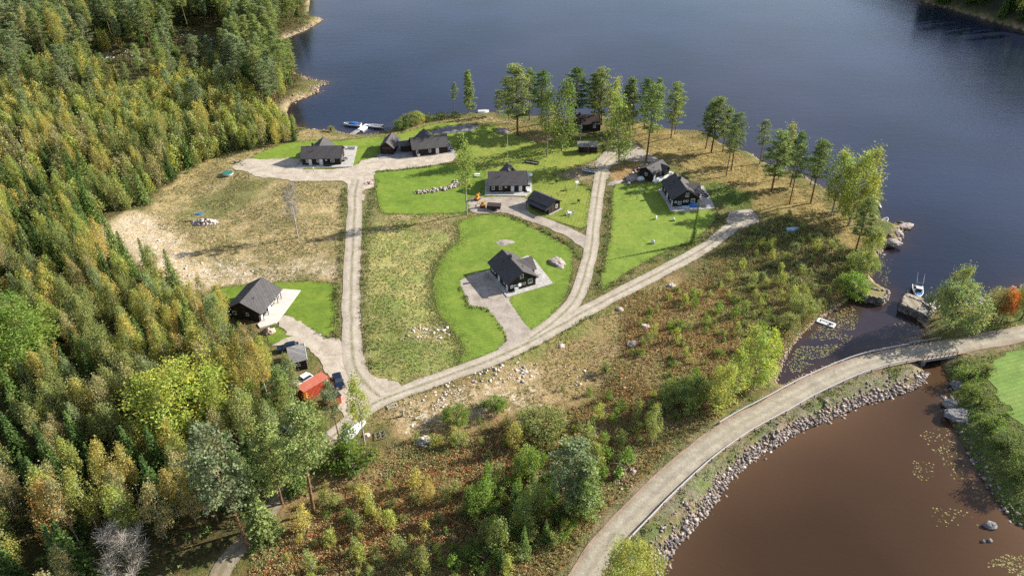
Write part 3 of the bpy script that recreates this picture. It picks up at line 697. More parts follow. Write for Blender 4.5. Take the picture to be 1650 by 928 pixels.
# garage by house 2
p0 = at(614.5, 250); p1 = at(633.5, 251.8)
g2 = house('garage', 'narrow dark garage with a steep gable beside the house with the flat annex', (p0[0]+p1[0])/2+.3, 232.0, 84, 4.4, 8.0, 2.5, 4.3, cat='garage', ov=.5, og=.5)
b = MB(); b.box(-1.3, 1.3, -4.07, -4.003, 0, 2.1); b.build('garage_door', M['wall_warm'], g2)
b = MB(); b.box(-1.6, 1.6, -4.12, -4.004, 2.25, 2.37); b.build('light_bar', M['wood'], g2)
# lower left house
Wd, L, A = 7.3, 9.6, 79
v = (math.cos(R(A-90)), math.sin(R(A-90))); u = (math.cos(R(A)), math.sin(R(A)))
P = (-57.6, 134.5); c = (P[0]-v[0]*Wd/2+u[0]*L/2, P[1]-v[1]*Wd/2+u[1]*L/2)
h6 = house('holiday_house', 'dark house with a large white triangular terrace at the edge of the birch wood', c[0], c[1], A, Wd, L, 2.9, 5.0, group=FAMILY, xr=1.1, chim=None)
for pos, z, w, hh, d in ((-3.6, 1.15, .9, 2.1, True), (0, 1.15, 1.1, 2.1, True), (1.7, 1.4, 1.3, 1.5, False), (3.8, 1.4, .9, 1.2, False), (-1.9, 1.5, .7, .9, False)): window(h6, 'R', pos, z, w, hh, Wd, L, d, d)
window(h6, 'F', -2.3, 1.7, .9, .9, Wd, L); window(h6, 'F', .9, 1.7, .6, .8, Wd, L)
place(h6, [(415,523),(420,518.5),(450,466),(484.5,468.5),(458,505),(445,521),(419,529)], -.1, .2, 'terrace', simple('pale_timber_terrace', (.56, .52, .46), .8, .2, var=.12, scale=.6))
for y in (-4.4, -2.2, 2.6, 4.4): b = MB(); b.box(4.45, 4.58, y-.06, y+.06, .2, 2.35); b.build('porch_post', M['wall'], h6)
# guest house by the boulder
A, Wd, L = 45, 5.2, 7.6
v = (math.cos(R(A-90)), math.sin(R(A-90))); u = (math.cos(R(A)), math.sin(R(A))); P = (43.7, 207.3)
c = (P[0]-v[0]*Wd/2+u[0]*L/2, P[1]-v[1]*Wd/2+u[1]*L/2)
h7 = house('guest_house', 'small dark guest house on a white foundation wall beside a boulder', c[0], c[1], A, Wd, L, 2.6, 4.0, cat='cabin', ov=.4)
wing(h7, 'R', 2.2, 2.6, .9, 2.4, 3.6, Wd, M['wall'], M['roof'])
b = MB(); b.box(Wd/2+.03, Wd/2+1.4, -L/2-.2, L/2+1.6, -.3, .55); b.build('foundation_wall', M['white'], h7)
for pos, z, w, hh, d in ((-3.0, 1.5, .8, 1.7, True), (0.2, 1.6, .8, .9, False)): window(h7, 'R', pos, z, w, hh, Wd, L, d, d)
window(h7, 'F', 0, 1.7, .8, .9, Wd, L)
# garage of house 3
A, Wd, L = 136, 4.9, 7.6
v = (math.cos(R(A-90)), math.sin(R(A-90))); u = (math.cos(R(A)), math.sin(R(A))); P = (10.13+v[0]*.55, 185.43+v[1]*.55)
c = (P[0]+v[0]*Wd/2+u[0]*L/2, P[1]+v[1]*Wd/2+u[1]*L/2)
g3 = house('garage', 'black double-slope garage below the wide house, standing on the mown lawn corner', c[0], c[1], A, Wd, L, 2.6, 3.9, cat='garage', ov=.35, og=.4)
g3['label'] = 'black garage with a low side lean-to beside the forecourt and the mown lawn'
b = MB(); b.slab([(-Wd/2+.0, -L/2-.3, 2.35), (-Wd/2, L/2+.3, 2.35), (-Wd/2-1.5, L/2+.3, 1.85), (-Wd/2-1.5, -L/2-.3, 1.85)], .12); b.build('lean_to_roof', M['roof'], g3)
for y in (-3.7, -1.2, 1.2, 3.7): b = MB(); b.box(-Wd/2-1.35, -Wd/2-1.23, y-.06, y+.06, 0, 1.75); b.build('post', M['wall'], g3)
window(g3, 'F', .9, 1.5, .8, .95, Wd, L)
b = MB(); b.box(-1.2, -.3, -L/2-.05, -L/2-.003, 0, 2.0); b.build('door', M['wall_warm'], g3)
b = MB(); b.prism([(-Wd/2-.1, -L/2-.5), (Wd/2+.5, -L/2-.5), (Wd/2+.5, L/2+.2), (Wd/2-.1, L/2+.2), (Wd/2-.1, -L/2+.1), (-Wd/2-.1, -L/2+.1)], -.1, .1); b.build('plinth', M['concrete'], g3)
# old cabin among the shore pines
h8 = house('cabin', 'old dark cabin hidden among the tall pines at the water edge', *at(946, 205), 0, 7.2, 8.8, 2.6, 4.6, cat='cabin', roof=simple('old_brown_roof', (.06, .045, .038), .9, .2, var=.4), ov=.5, chim=(0, -3), wall=M['wall'])
window(h8, 'R', 2.2, 1.6, 1.0, 1.0, 7.2, 8.8); window(h8, 'R', -2.6, 1.5, 1.2, 1.2, 7.2, 8.8)
b = MB(); b.box(-3.2, 2.6, -8.8, -4.42, -.1, 2.3); b.build('side_wall', M['wall'], h8)
b = MB(); b.slab([(-3.8, -9.2, 2.6), (3.0, -9.2, 2.4), (3.0, -4.4, 2.6), (-3.8, -4.4, 2.8)], .15); b.build('side_roof', M['roof'], h8)
# wood shed with pale roof
x0, y0 = at(930.5, 246.5); x1, y1 = at(964, 247)
ws = empty('wood_shed', ((x0+x1)/2, y0+1.3, 0), 0); tag(ws, 'open wood shed with a pale corrugated roof between the pines and the parking place', 'shed')
b = MB(); b.box(-3.1, 3.1, -1.2, 1.2, -.1, 1.9); b.build('wall', M['wall_warm'], ws)
b = MB(); b.slab([(-3.5, -1.6, 2.25), (3.5, -1.6, 2.25), (3.5, 1.7, 2.9), (-3.5, 1.7, 2.9)], .1); b.build('roof', M['roof_light'], ws)
for x in (-3.3, 0, 3.3): b = MB(); b.box(x-.07, x+.07, -1.45, -1.31, 0, 2.1); b.build('post', M['old_wood'], ws)
# grey-roofed shed by the yard
A = 109
v = (math.cos(R(A-90)), math.sin(R(A-90))); u = (math.cos(R(A)), math.sin(R(A)))
P0 = at(470, 599.5); wd = 3.3; L = 5.6
sh1 = empty('shed', (P0[0]+v[0]*wd/2+u[0]*L/2, P0[1]+v[1]*wd/2+u[1]*L/2, 0), R(A-90)); tag(sh1, 'brown shed with a weathered grey flat roof and a small white window', 'shed')
b = MB(); b.box(-wd/2, wd/2, -L/2, L/2-1.2, -.1, 2.1); b.build('wall', M['wall_warm'], sh1)
b = MB(); b.slab([(-wd/2-.2, -L/2-.15, 2.35), (wd/2+.2, -L/2-.15, 2.55), (wd/2+.2, L/2+.1, 2.55), (-wd/2-.2, L/2+.1, 2.35)], .14); b.build('roof', M['roof_light'], sh1)
b = MB(); b.box(wd/2+.2, wd/2+.28, -L/2-.15, L/2+.1, 2.2, 2.6); b.box(wd/2+.02, wd/2+.1, -L/2-.02, -L/2+.1, 0, 2.2); b.build('fascia', M['white'], sh1)
window(sh1, 'F', -.15, 1.5, .95, .6, wd, L)
# red shed
A = 40; P0 = at(530, 661)
sh2 = empty('shed', (P0[0]+.2, P0[1]+2.1, 0), R(A)); tag(sh2, 'small red shed with a dark flat roof behind the thin roadside pine', 'shed')
b = MB(); b.box(-1.3, 1.5, -1.2, 1.2, 0, 1.85); b.build('wall', M['red_wood'], sh2)
b = MB(); b.slab([(-1.5, -1.35, 2.0), (1.7, -1.35, 2.0), (1.7, 1.4, 2.3), (-1.5, 1.4, 2.3)], .1); b.build('roof', M['dark_metal'], sh2)
b = MB(); b.box(.1, .9, -1.25, -1.203, 0, 1.6); b.build('door', M['red_wood'], sh2)

# container
cn = empty('shipping_container', (*at(506, 627, .6), 0), R(49)); tag(cn, 'red corrugated shipping container at the edge of the gravel yard', 'container')
def corr(b, axis, c0, a0, a1, z0, z1, sg, d=.06, p=.28):
    n = int((a1-a0)/p); 
    for i in range(n):
        s = a0+(a1-a0)*i/n; e = s+(a1-a0)/n*.5; e2 = a0+(a1-a0)*(i+1)/n
        for (q0, q1, o) in ((s, e, sg*d), (e, e2, 0)):
            if axis == 'x': b.face([(q0, c0+o, z0), (q1, c0+o, z0), (q1, c0+o, z1), (q0, c0+o, z1)]); b.face([(q1, c0, z0), (q1, c0+sg*d, z0), (q1, c0+sg*d, z1), (q1, c0, z1)])
L, wd, hh = 6.06, 2.44, 2.59
b = MB(); corr(b, 'x', -wd/2, -L/2, L/2, .1, hh-.1, -1); corr(b, 'x', wd/2, -L/2, L/2, .1, hh-.1, 1)
b.face([(-L/2, -wd/2, .1), (-L/2, wd/2, .1), (-L/2, wd/2, hh), (-L/2, -wd/2, hh)]); b.face([(L/2, -wd/2, .1), (L/2, wd/2, .1), (L/2, wd/2, hh), (L/2, -wd/2, hh)])
b.build('body', M['red'], cn)
m, nt, out = new_mat('red_container_roof'); tc = nd(nt, 'ShaderNodeTexCoord').outputs['Object']
wv = nd(nt, 'ShaderNodeTexWave'); wv.inputs['Scale'].default_value = 1.7; nt.links.new(tc, wv.inputs[0]); nn = noise(nt, 1.2, 5, .6, tc)
pbsdf(nt, out, mixc(nt, 1.0, ramp(nt, nn, ((.3, (.42, .12, .075)), (.7, (.55, .17, .11)))), ramp(nt, wv.outputs[1], ((.2, .75), (.6, 1.1))), 'MULTIPLY'), .6, .3, bump=wv.outputs[1], bump_d=.04)
b = MB(); b.box(-L/2, L/2, -wd/2-.07, wd/2+.07, hh-.08, hh+.01); b.build('roof', m, cn)
b = MB()
for x in (-L/2, L/2):
    for y in (-wd/2, wd/2): b.box(x-.08, x+.08, y-.09, y+.09, 0, hh-.09)
for y in (-wd/2, wd/2): b.box(-L/2+.09, L/2-.09, y-.09, y+.09, 0, .12)
b.build('frame', M['red_wood'], cn)
b = MB(); b.box(-L/2-.07, -L/2-.01, -1.05, -.02, .2, 2.4); b.build('door', M['red_wood'], cn)
b = MB(); b.box(-L/2-.07, -L/2-.01, .02, 1.05, .2, 2.4); b.build('door', M['red_wood'], cn)
mk = simple('orange_stencil', (.8, .4, .03), .6)
b = MB()
def glyph(b, ch, x, z, s, yy):
    seg = {'6': 'abcdef', '9': 'abdefg', '7': 'deg', '4': 'bdeg', '2': 'adfcg', '8': 'abcdefg'}
    for k in seg.get(ch, 'abcdef'):
        q = {'a': (0, 0, 0, .5), 'b': (0, .5, 0, 1), 'c': (0, 0, .5, 0), 'd': (.5, .5, .5, 1), 'e': (.5, 0, .5, .5), 'f': (0, .5, .5, .5), 'g': (0, 1, .5, 1)}[k]
        b.box(x+min(q[0], q[2])*s-.03, x+max(q[0], q[2])*s+.03, yy-.012, yy, z+min(q[1], q[3])*s-.03, z+max(q[1], q[3])*s+.03)
b = MB()
for i in range(5): b.box(-2.72, -2.72+(.5, .36, .5, .28, .42)[i], -1.32, -1.3, .6+i*.34, .78+i*.34)
b.build('marking_panel', mk, cn)
b = MB(); b.box(2.3, 2.7, -1.32, -1.3, 1.6, 2.1); b.build('marking_panel', M['white'], cn)

# ------------------------------------------------------------------ cars
def car(name, label, x, y, rz, paint, L=4.6, wd=1.85, hh=1.62, cat='car', z=0.0, group=None):
    root = empty(name, (x, y, z), rz); tag(root, label, cat, group)
    prof = [(-L/2, .35), (-L/2, .85), (-L/2+.15, 1.0), (-L*.17-.25, 1.05) , (L*.30, 1.08), (L/2-.1, 1.0), (L/2, .8), (L/2, .35)]
    def loft(pr, w0, w1, b, zl):
        n = len(pr)
        for sg in (-1, 1):
            pts = [(px_, sg*(w0 if pz < zl else w1), pz) for px_, pz in pr]; b.face(pts if sg < 0 else pts[::-1])
        for i in range(n):
            a, c_ = pr[i], pr[(i+1) % n]; wa = w0 if a[1] < zl else w1; wc = w0 if c_[1] < zl else w1
            b.face([(a[0], -wa, a[1]), (a[0], wa, a[1]), (c_[0], wc, c_[1]), (c_[0], -wc, c_[1])])
    b = MB(); loft(prof, wd/2, wd/2-.08, b, .9); body = b.build('body', paint, root)
    b = MB(); cab = [(-L*.17-.2, 1.04), (-L*.06, hh-.05), (L*.32, hh-.06), (L*.42, 1.06)]
    loft(cab, wd/2-.13, wd/2-.3, b, 1.2); b.build('cabin_glass', M['glass'], root)
    b = MB(); b.slab([(-L*.07, -wd/2+.27, hh), (L*.33, -wd/2+.27, hh), (L*.33, wd/2-.27, hh), (-L*.07, wd/2-.27, hh)], .06); b.build('roof', paint, root)
    for sx in (-L*.32, L*.30):
        for sy in (-1, 1):
            b = MB(); b.tube([(sx, sy*(wd/2-.2), .33), (sx, sy*(wd/2+.01), .33)], .33, 14); wl = b.build('wheel', M['rubber'], root)
            b = MB(); b.tube([(sx, sy*(wd/2-.02), .33), (sx, sy*(wd/2+.02), .33)], .19, 10); b.build('rim', M['metal'], wl)
    for sy in (-.62, .62):
        b = MB(); b.box(-L/2-.02, -L/2+.03, sy-.2, sy+.2, .68, .84); b.build('headlight', M['white'], root)
        b = MB(); b.box(L/2-.03, L/2+.02, sy-.18, sy+.18, .72, .92); b.build('tail_light', M['red_wood'], root)
        b = MB(); b.box(-L*.14, -L*.11, sy*1.55-.08, sy*1.55+.08, 1.0, 1.15); b.build('mirror', paint, root)
    return root
x, y = at(546, 617); car('parked_car', 'dark blue car parked at the end of the red container', x, y, R(112), M['navy'])
x, y = at(463, 565); car('parked_car', 'black car parked under the grey-roofed shed with its nose sticking out', x+.2, y+.4, R(20), M['navy'], 4.5)
x, y = at(493, 618); car('parked_car', 'white vehicle half hidden behind the red container', x-.5, y+.3, R(49), M['white'], 4.2, 1.8, 1.7, cat='car')
x, y = at(470, 700); car('parked_car', 'dark blue car under the trees beside the lower track', x, y, R(150), M['navy_cover'])
x, y = at(951, 278); 
# ------------------------------------------------------------------ boats, docks, small things
def hull_mesh(b, L, wd, h, flare=.75, n=9, zk=-.25, bow=1.0):
    """open boat hull pointing to +X, rim at height h"""
    rows = []
    for i in range(n):
        t = i/(n-1); x = -L/2+L*t
        w_ = wd/2*(1-max(0, (t-.45)/.55)**2.2) if t < .999 else .02
        zr = h+.25*max(0, t-.5)*bow
        rows.append([(x, -w_, zr), (x, -w_*flare, h*.25), (x, 0, zk+max(0, t-.7)*.5), (x, w_*flare, h*.25), (x, w_, zr)])
    for i in range(n-1):
        for k in range(4): b.face([rows[i][k], rows[i+1][k], rows[i+1][k+1], rows[i][k+1]])
    b.face([rows[0][k] for k in range(5)][::-1]); return rows
def boat(name, label, x, y, rz, L=5.5, wd=2.1, h=.75, z=WZ, paint=None, cover=None, inner=None, cabin=False, cat='boat', motor=False, thw=True):
    root = empty(name, (x, y, z), rz); tag(root, label, cat)
    b = MB(); rows = hull_mesh(b, L, wd, h); b.build('hull', paint or M['hull'], root, fix=True)
    b = MB()
    for i in range(len(rows)-1):
        b.face([(rows[i][0][0], rows[i][0][1]*.93, .28), (rows[i+1][0][0], rows[i+1][0][1]*.93, .28), (rows[i+1][4][0], rows[i+1][4][1]*.93, .28), (rows[i][4][0], rows[i][4][1]*.93, .28)])
    b.build('floor', inner or M['deck_grey'], root)
    b = MB()
    for i in range(len(rows)-1):
        for k in (0, 4): b.bar(rows[i][k], rows[i+1][k], .14, .08)
    b.build('gunwale', M['white'], root)
    if thw:
        for t in (-.25, .1):
            b = MB(); b.box(L*t-.18, L*t+.18, -wd*.44, wd*.44, .45, .52); b.build('bench', M['old_wood'], root)
    if cover:
        b = MB(); x0, x1 = cover[1]*L, cover[2]*L; k = 6
        for i in range(k):
            for j in range(6):
                def pt(a, c_):
                    t = a/k; s = c_/6*2-1; xx = x0+(x1-x0)*t; ww = wd/2*(1-max(0, ((xx+L/2)/L-.45)/.55)**2.2)*.98
                    return (xx, s*ww, h+.05+(1-s*s)*(.45+.25*math.sin(math.pi*t)))
                b.face([pt(i, j), pt(i+1, j), pt(i+1, j+1), pt(i, j+1)])
        b.build('canopy', cover[0], root, smooth=True)
    if cabin:
        b = MB(); b.slab([(-L*.02, -wd*.40, 1.0), (L*.40, -wd*.16, 1.0), (L*.40, wd*.16, 1.0), (-L*.02, wd*.40, 1.0)], .35); b.build('foredeck', M['hull'], root)
        b = MB(); 
        q0 = [(-.1*L, -wd*.36, .95), (.16*L, -wd*.30, .95), (.16*L, wd*.30, .95), (-.1*L, wd*.36, .95)]; q1 = [(-.1*L, -wd*.32, 1.75), (.06*L, -wd*.26, 1.75), (.06*L, wd*.26, 1.75), (-.1*L, wd*.32, 1.75)]
        for i in range(4): b.face([q0[i], q0[(i+1) % 4], q1[(i+1) % 4], q1[i]])
        b.build('windscreen', M['glass'], root)
        b = MB(); b.slab([(-.13*L, -wd*.35, 1.83), (.08*L, -wd*.28, 1.83), (.08*L, wd*.28, 1.83), (-.13*L, wd*.35, 1.83)], .07); b.build('cabin_roof', M['hull'], root)
        b = MB(); b.slab([(.09*L, -wd*.34, 1.06), (.36*L, -wd*.18, 1.06), (.36*L, wd*.18, 1.06), (.09*L, wd*.34, 1.06)], .05); b.build('bow_cover', M['blue'], root)
        b = MB(); b.tube([(-.14*L, -wd*.3, .8), (-.2*L, -wd*.3, 2.6)], .04, 5); b.tube([(-.14*L, wd*.3, .8), (-.2*L, wd*.3, 2.6)], .04, 5); b.tube([(-.2*L, -wd*.3, 2.6), (-.2*L, wd*.3, 2.6)], .04, 5); b.build('arch', M['metal'], root)
        for sy in (-1, 1):
            b = MB(); b.tube([(-.2*L, sy*wd*.3, 2.5), (-.62*L, sy*wd*.34, 4.2)], [.035, .015], 5); b.build('fishing_rod', M['white'], root)
        for sy in (-.3, .3):
            b = MB(); b.box(-.34*L-.25, -.34*L+.25, sy*wd-.22, sy*wd+.22, .3, .95); b.build('seat', M['dark_metal'], root)
    if motor:
        b = MB(); b.box(-L/2-.45, -L/2-.05, -.2, .2, .35, 1.15); b.box(-L/2-.3, -L/2-.12, -.08, .08, -.5, .35); b.build('outboard_motor', M['dark_metal'], root)
    return root
x, y = at(1479, 475, WZ)
boat('cabin_boat', 'white cabin cruiser with a blue bow cover and rods, moored at the stone pier', x, y+.4, R(248), 5.6, 2.3, .85, cabin=True, motor=True, thw=False)
x, y = at(568, 203, WZ); boat('motor_boat', 'white motor boat with a blue canopy beside the pale floating dock', x, y, R(170), 6.6, 2.5, .85, cover=(M['blue'], -.35, .18), motor=False)
x, y = at(604, 205.5, WZ); boat('motor_boat', 'open white motor boat with a black stern on the outer side of the pale dock', x, y, R(168), 6.2, 2.3, .75, motor=True)
x, y = at(1424, 357, WZ); boat('rowing_boat', 'small white and pale blue rowing boat afloat by the rocky point', x+.3, y, R(48), 3.6, 1.4, .5, inner=M['pale_blue'])
def upturned(name, label, x, y, z, rz, L, wd, paint, cat='boat'):
    root = empty(name, (x, y, z), rz); tag(root, label, cat)
    b = MB(); rows = hull_mesh(b, L, wd, .75)
    b.v = [(p[0], -p[1], .85-p[2]) for p in b.v]; b.build('hull', paint, root, smooth=True)
    b = MB(); b.tube([(-L/2, 0, 1.1), (L*.2, 0, 1.1), (L*.45, 0, 1.0)], .05, 5); b.build('keel', paint, root)
x, y, z = at_t(1278, 371); upturned('rowing_boat', 'pale blue upturned boat lying in the scrub above the bay', x, y, z-.15, R(5), 4.0, 1.6, M['pale_blue'])
x, y, z = at_t(779, 181); upturned('rowing_boat', 'white upturned boat on the shore between the small pines', x, y, .0, R(8), 4.2, 2.0, M['hull'])
x, y, z = at_t(575, 690); upturned('rowing_boat', 'white upturned boat in the grass beside the lower track, next to the birch', x, y, -.05, R(50), 4.6, 1.5, M['hull'])
x, y, z = at_t(567, 702); upturned('rowing_boat', 'grey-white upturned boat nearest the bushes by the lower track', x, y, -.05, R(55), 4.0, 1.3, simple('weathered_hull', (.45, .45, .47), .6))
# small dark boat on a trailer and stacks on the park lawn
x, y = at(949, 278); r = boat('rowing_boat', 'grey rowing boat on the bare patch beside the upper lane', x, y, R(165), 4.4, 1.6, .55, z=.1, paint=M['grey_plastic'], inner=M['pale_blue'])
def bench_set(name, label, x, y, rz, cat, seat=None, top=None):
    root = empty(name, (x, y, 0), rz); tag(root, label, cat)
    b = MB(); b.box(-.9, .9, -.4, .4, .70, .76); b.build('table_top', top or M['old_wood'], root)
    for sx in (-.7, .7):
        b = MB(); b.bar((sx, -.6, 0), (sx, .3, .7), .08); b.bar((sx, .6, 0), (sx, -.3, .7), .08); b.build('leg', M['old_wood'], root)
    for sy in (-.8, .8):
        b = MB(); b.box(-.9, .9, sy-.15, sy+.15, .42, .47); b.bar((-.7, sy, 0), (-.7, sy, .42), .07); b.bar((.7, sy, 0), (.7, sy, .42), .07); b.build('bench', seat or M['old_wood'], root)
def sofa(name, label, x, y, rz, L, mat, cush, cat, group=None):
    root = empty(name, (x, y, 0), rz); tag(root, label, cat, group)
    b = MB(); b.box(-L/2, L/2, -.42, .42, .08, .36); b.box(-L/2, L/2, .32, .48, .36, .8); b.box(-L/2, -L/2+.16, -.42, .32, .36, .6); b.box(L/2-.16, L/2, -.42, .32, .36, .6); b.build('frame', mat, root)
    n = max(1, int(L/.8))
    for i in range(n):
        x0 = -L/2+.18+(L-.36)*i/n; b = MB(); b.box(x0+.02, x0+(L-.36)/n-.02, -.4, .3, .365, .5); b.build('cushion', cush, root)
x, y = at(857, 263.5); sofa('planter_trough', 'long dark trough with three pale bundles on the park lawn', x, y, R(-22), 4.6, M['dark_metal'], M['deck_old'], 'trough')
x, y = at(769, 284); bench_set('picnic_table', 'white picnic table on the lawn beyond the tall lone birch', x, y, R(5), 'picnic table', M['white'], M['white'])
x, y = at(918, 346)
rr = empty('garden_table', (x, y, 0), .3); tag(rr, 'round white garden table on the lawn beside the black garage', 'garden table')
b = MB(); b.tube([(0, 0, .7), (0, 0, .75)], .55, 16); b.build('table_top', M['white'], rr); b = MB(); b.tube([(0, 0, 0), (0, 0, .7)], .06, 8); b.build('leg', M['white'], rr)
for k, a in enumerate((20, 110, 200, 290)):
    ch = empty('garden_chair', (x+math.cos(R(a))*1.0, y+math.sin(R(a))*1.0, 0), R(a+90))
    tag(ch, 'white garden chair on the %s side of the round white table' % ('house', 'lake', 'garage', 'ditch')[k], 'garden chair', 'garden chairs round the white table')
    b = MB(); b.box(-.27, .27, -.25, .25, .40, .45); b.build('seat', M['white'], ch)
    b = MB(); b.box(-.27, .27, -.29, -.24, .45, .95); b.build('backrest', M['white'], ch)
    for sx in (-.22, .22):
        for sy in (-.2, .2): b = MB(); b.box(sx-.03, sx+.03, sy-.03, sy+.03, 0, .4); b.build('leg', M['white'], ch)
def grill(name, label, x, y, cat):
    r = empty(name, (x, y, 0), 0); tag(r, label, cat)
    b = MB(); b.box(-.35, .35, -.25, .25, .55, .9); b.tube([(-.35, 0, .9), (.35, 0, .9)], .25, 10); b.build('body', M['dark_metal'], r)
    for sx in (-.3, .3):
        for sy in (-.2, .2): b = MB(); b.box(sx-.03, sx+.03, sy-.03, sy+.03, 0, .55); b.build('leg', M['dark_metal'], r)
x, y = at(932, 327); grill('grill', 'black grill standing alone on the lawn beside the curved ditch', x, y, 'grill')
x, y = at(896, 295.5); grill('fire_basket', 'small black fire basket on the lawn near the wide house', x, y, 'fire basket')
# white feed/bird table
x, y = at(929, 304); r = empty('bird_table', (x, y, 0), .2); tag(r, 'white bird table on a post at the corner of the curved lawn', 'bird table')
b = MB(); b.tube([(0, 0, 0), (0, 0, 1.9)], .07, 6); b.build('post', M['white'], r); b = MB(); b.box(-.45, .45, -.35, .35, 1.9, 1.98); b.slab([(-.5, -.45, 2.3), (.5, -.45, 2.3), (.5, 0, 2.55), (-.5, 0, 2.55)], .05); b.slab([(-.5, .45, 2.3), (.5, .45, 2.3), (.5, 0, 2.55), (-.5, 0, 2.55)], .05); b.bar((-.4, 0, 1.98), (-.4, 0, 2.5), .06); b.bar((.4, 0, 1.98), (.4, 0, 2.5), .06); b.build('bird_house', M['white'], r)
def goal(name, label, x, y, rz, w_, h_, cat, mat):
    r = empty(name, (x, y, 0), rz); tag(r, label, cat)
    for sx in (-w_/2, w_/2): b = MB(); b.tube([(sx, 0, 0), (sx, 0, h_)], .05, 6); b.tube([(sx, 0, h_), (sx, .9, 0)], .04, 6); b.build('post', mat, r)
    b = MB(); b.tube([(-w_/2, 0, h_), (w_/2, 0, h_)], .05, 6); b.build('crossbar', mat, r)
x, y = at(912, 311); goal('goal', 'small dark football goal on the curved lawn by the lane', x, y, R(100), 2.2, 1.4, 'goal', M['dark_metal'])
x, y = at(1020, 320); goal('swing_frame', 'dark swing frame on the long lawn beside the steep house shadow', x, y, R(-45), 2.6, 1.6, 'swing frame', M['dark_metal'])
x, y = at(1032, 311); goal('drying_rack', 'thin grey washing frame on the long lawn below the guest house', x, y, R(80), 1.8, 1.7, 'drying rack', M['metal'])
# flagpole
x, y = at(818, 266); r = empty('flagpole', (x, y, 0)); tag(r, 'tall white flagpole behind the wide dark house', 'flagpole')
b = MB(); b.tube([(0, 0, 0), (0, 0, 11.5)], [.09, .05], 8); b.build('pole', M['white'], r); b = MB(); b.tube([(0, 0, 11.5), (0, 0, 11.75)], .1, 8); b.build('finial', M['orange'], r)
x, y = at(935, 232); r = empty('flagpole', (x, y, 0)); tag(r, 'short pale pole in front of the old cabin among the pines', 'flagpole')
b = MB(); b.tube([(0, 0, 0), (0, 0, 7.0)], [.09, .06], 8); b.build('pole', M['white'], r)
# orange machines and covered trailer on the forecourt
def digger(name, label, x, y, rz):
    r = empty(name, (x, y, 0), rz); tag(r, label, 'excavator', 'orange machines on the gravel forecourt')
    for sy in (-.55, .55): b = MB(); b.box(-.8, .8, sy-.14, sy+.14, .05, .42); b.build('track', M['rubber'], r)
    b = MB(); b.box(-.7, .6, -.5, .5, .45, .95); b.build('body', M['orange'], r)
    b = MB(); b.box(-.25, .45, -.45, .15, .96, 1.75); b.build('cab', M['orange'], r)
    b = MB(); b.bar((.6, .25, .8), (1.4, .25, 1.7), .16); b.bar((1.4, .25, 1.7), (2.0, .25, .8), .13); b.build('arm', M['orange'], r)
    b = MB(); b.box(1.85, 2.2, .0, .5, .4, .8); b.build('bucket', M['dark_metal'], r)
x, y = at(769, 322); digger('mini_excavator', 'orange mini excavator standing at the edge of the birch shade on the gravel', x, y, R(60))
x, y = at(778, 334); digger('mini_excavator', 'orange machine parked directly beside the dark covered trailer', x, y, R(185))
x, y = at(796, 337); r = empty('trailer', (x, y, 0), R(-8)); tag(r, 'dark covered trailer on the gravel below the wide house', 'trailer')
b = MB(); b.slab([(-2.0, -1.0, 1.45), (2.0, -1.0, 1.45), (2.0, 1.0, 1.6), (-2.0, 1.0, 1.6)], .9); b.build('cover', simple('dark_brown_canvas', (.05, .035, .03), .8), r)
for sy in (-1.05, 1.05): b = MB(); b.tube([(0, sy-.1, .35), (0, sy+.1, .35)], .35, 12); b.build('wheel', M['rubber'], r)
b = MB(); b.bar((2.0, 0, .5), (3.2, 0, .45), .1); b.build('drawbar', M['metal'], r)
# quad bike / trailer by the parking
x, y = at(988, 239); r = empty('utility_trailer', (x, y, 0), R(30)); tag(r, 'small open trailer with clutter parked on the upper gravel turnaround', 'trailer')
b = MB(); b.box(-1.1, 1.1, -.65, .65, .45, .55); b.box(-1.1, 1.1, -.65, -.6, .55, .9); b.box(-1.1, 1.1, .6, .65, .55, .9); b.box(-1.1, -1.05, -.6, .6, .55, .9); b.build('tray', M['dark_metal'], r)
for sy in (-.8, .8): b = MB(); b.tube([(0, sy-.1, .32), (0, sy+.1, .32)], .32, 12); b.build('wheel', M['rubber'], r)
b = MB(); b.bar((1.1, 0, .5), (2.2, 0, .45), .09); b.build('drawbar', M['metal'], r); b = MB(); b.box(-.7, .3, -.4, .4, .56, .95); b.build('load', M['grey_plastic'], r)
# round pool with green cover
x, y = at(367, 280.5); r = empty('round_pool', (x, y, 0)); tag(r, 'round pool with a dark green cover at the end of the upper gravel lane', 'pool')
b = MB(); b.tube([(0, 0, -.05), (0, 0, .45)], 1.75, 28); b.build('rim', M['deck'], r); b = MB(); b.tube([(0, 0, .455), (0, 0, .55)], [1.72, 1.5], 28); b.build('cover', M['green_tarp'], r)
x, y = at(385, 262.5); r = empty('boat_trailer', (x, y, 0), R(-35)); tag(r, 'empty boat trailer at the far corner of the upper gravel lane', 'trailer')
b = MB(); b.bar((-2.2, -.7, .5), (1.5, -.6, .5), .12); b.bar((-2.2, .7, .5), (1.5, .6, .5), .12); b.bar((1.5, -.6, .5), (3.6, 0, .5), .1); b.bar((1.5, .6, .5), (3.6, 0, .5), .1); b.bar((-2.2, -.7, .5), (-2.2, .7, .5), .1); b.bar((-.6, -.7, .5), (-.6, .7, .5), .1); b.build('frame', M['metal'], r)
for sy in (-.95, .95): b = MB(); b.tube([(-.6, sy-.1, .33), (-.6, sy+.1, .33)], .33, 12); b.build('wheel', M['rubber'], r)
# lamp by house 1
x, y = at(505.5, 276); r = empty('garden_lamp', (x, y, 0)); tag(r, 'low white garden lamp in front of the long dark house by the dock', 'lamp')
b = MB(); b.tube([(0, 0, 0), (0, 0, .9)], .06, 6); b.build('post', M['dark_metal'], r); b = MB(); b.tube([(0, 0, .9), (0, 0, 1.2)], .2, 10); b.build('lamp_shade', M['white'], r)
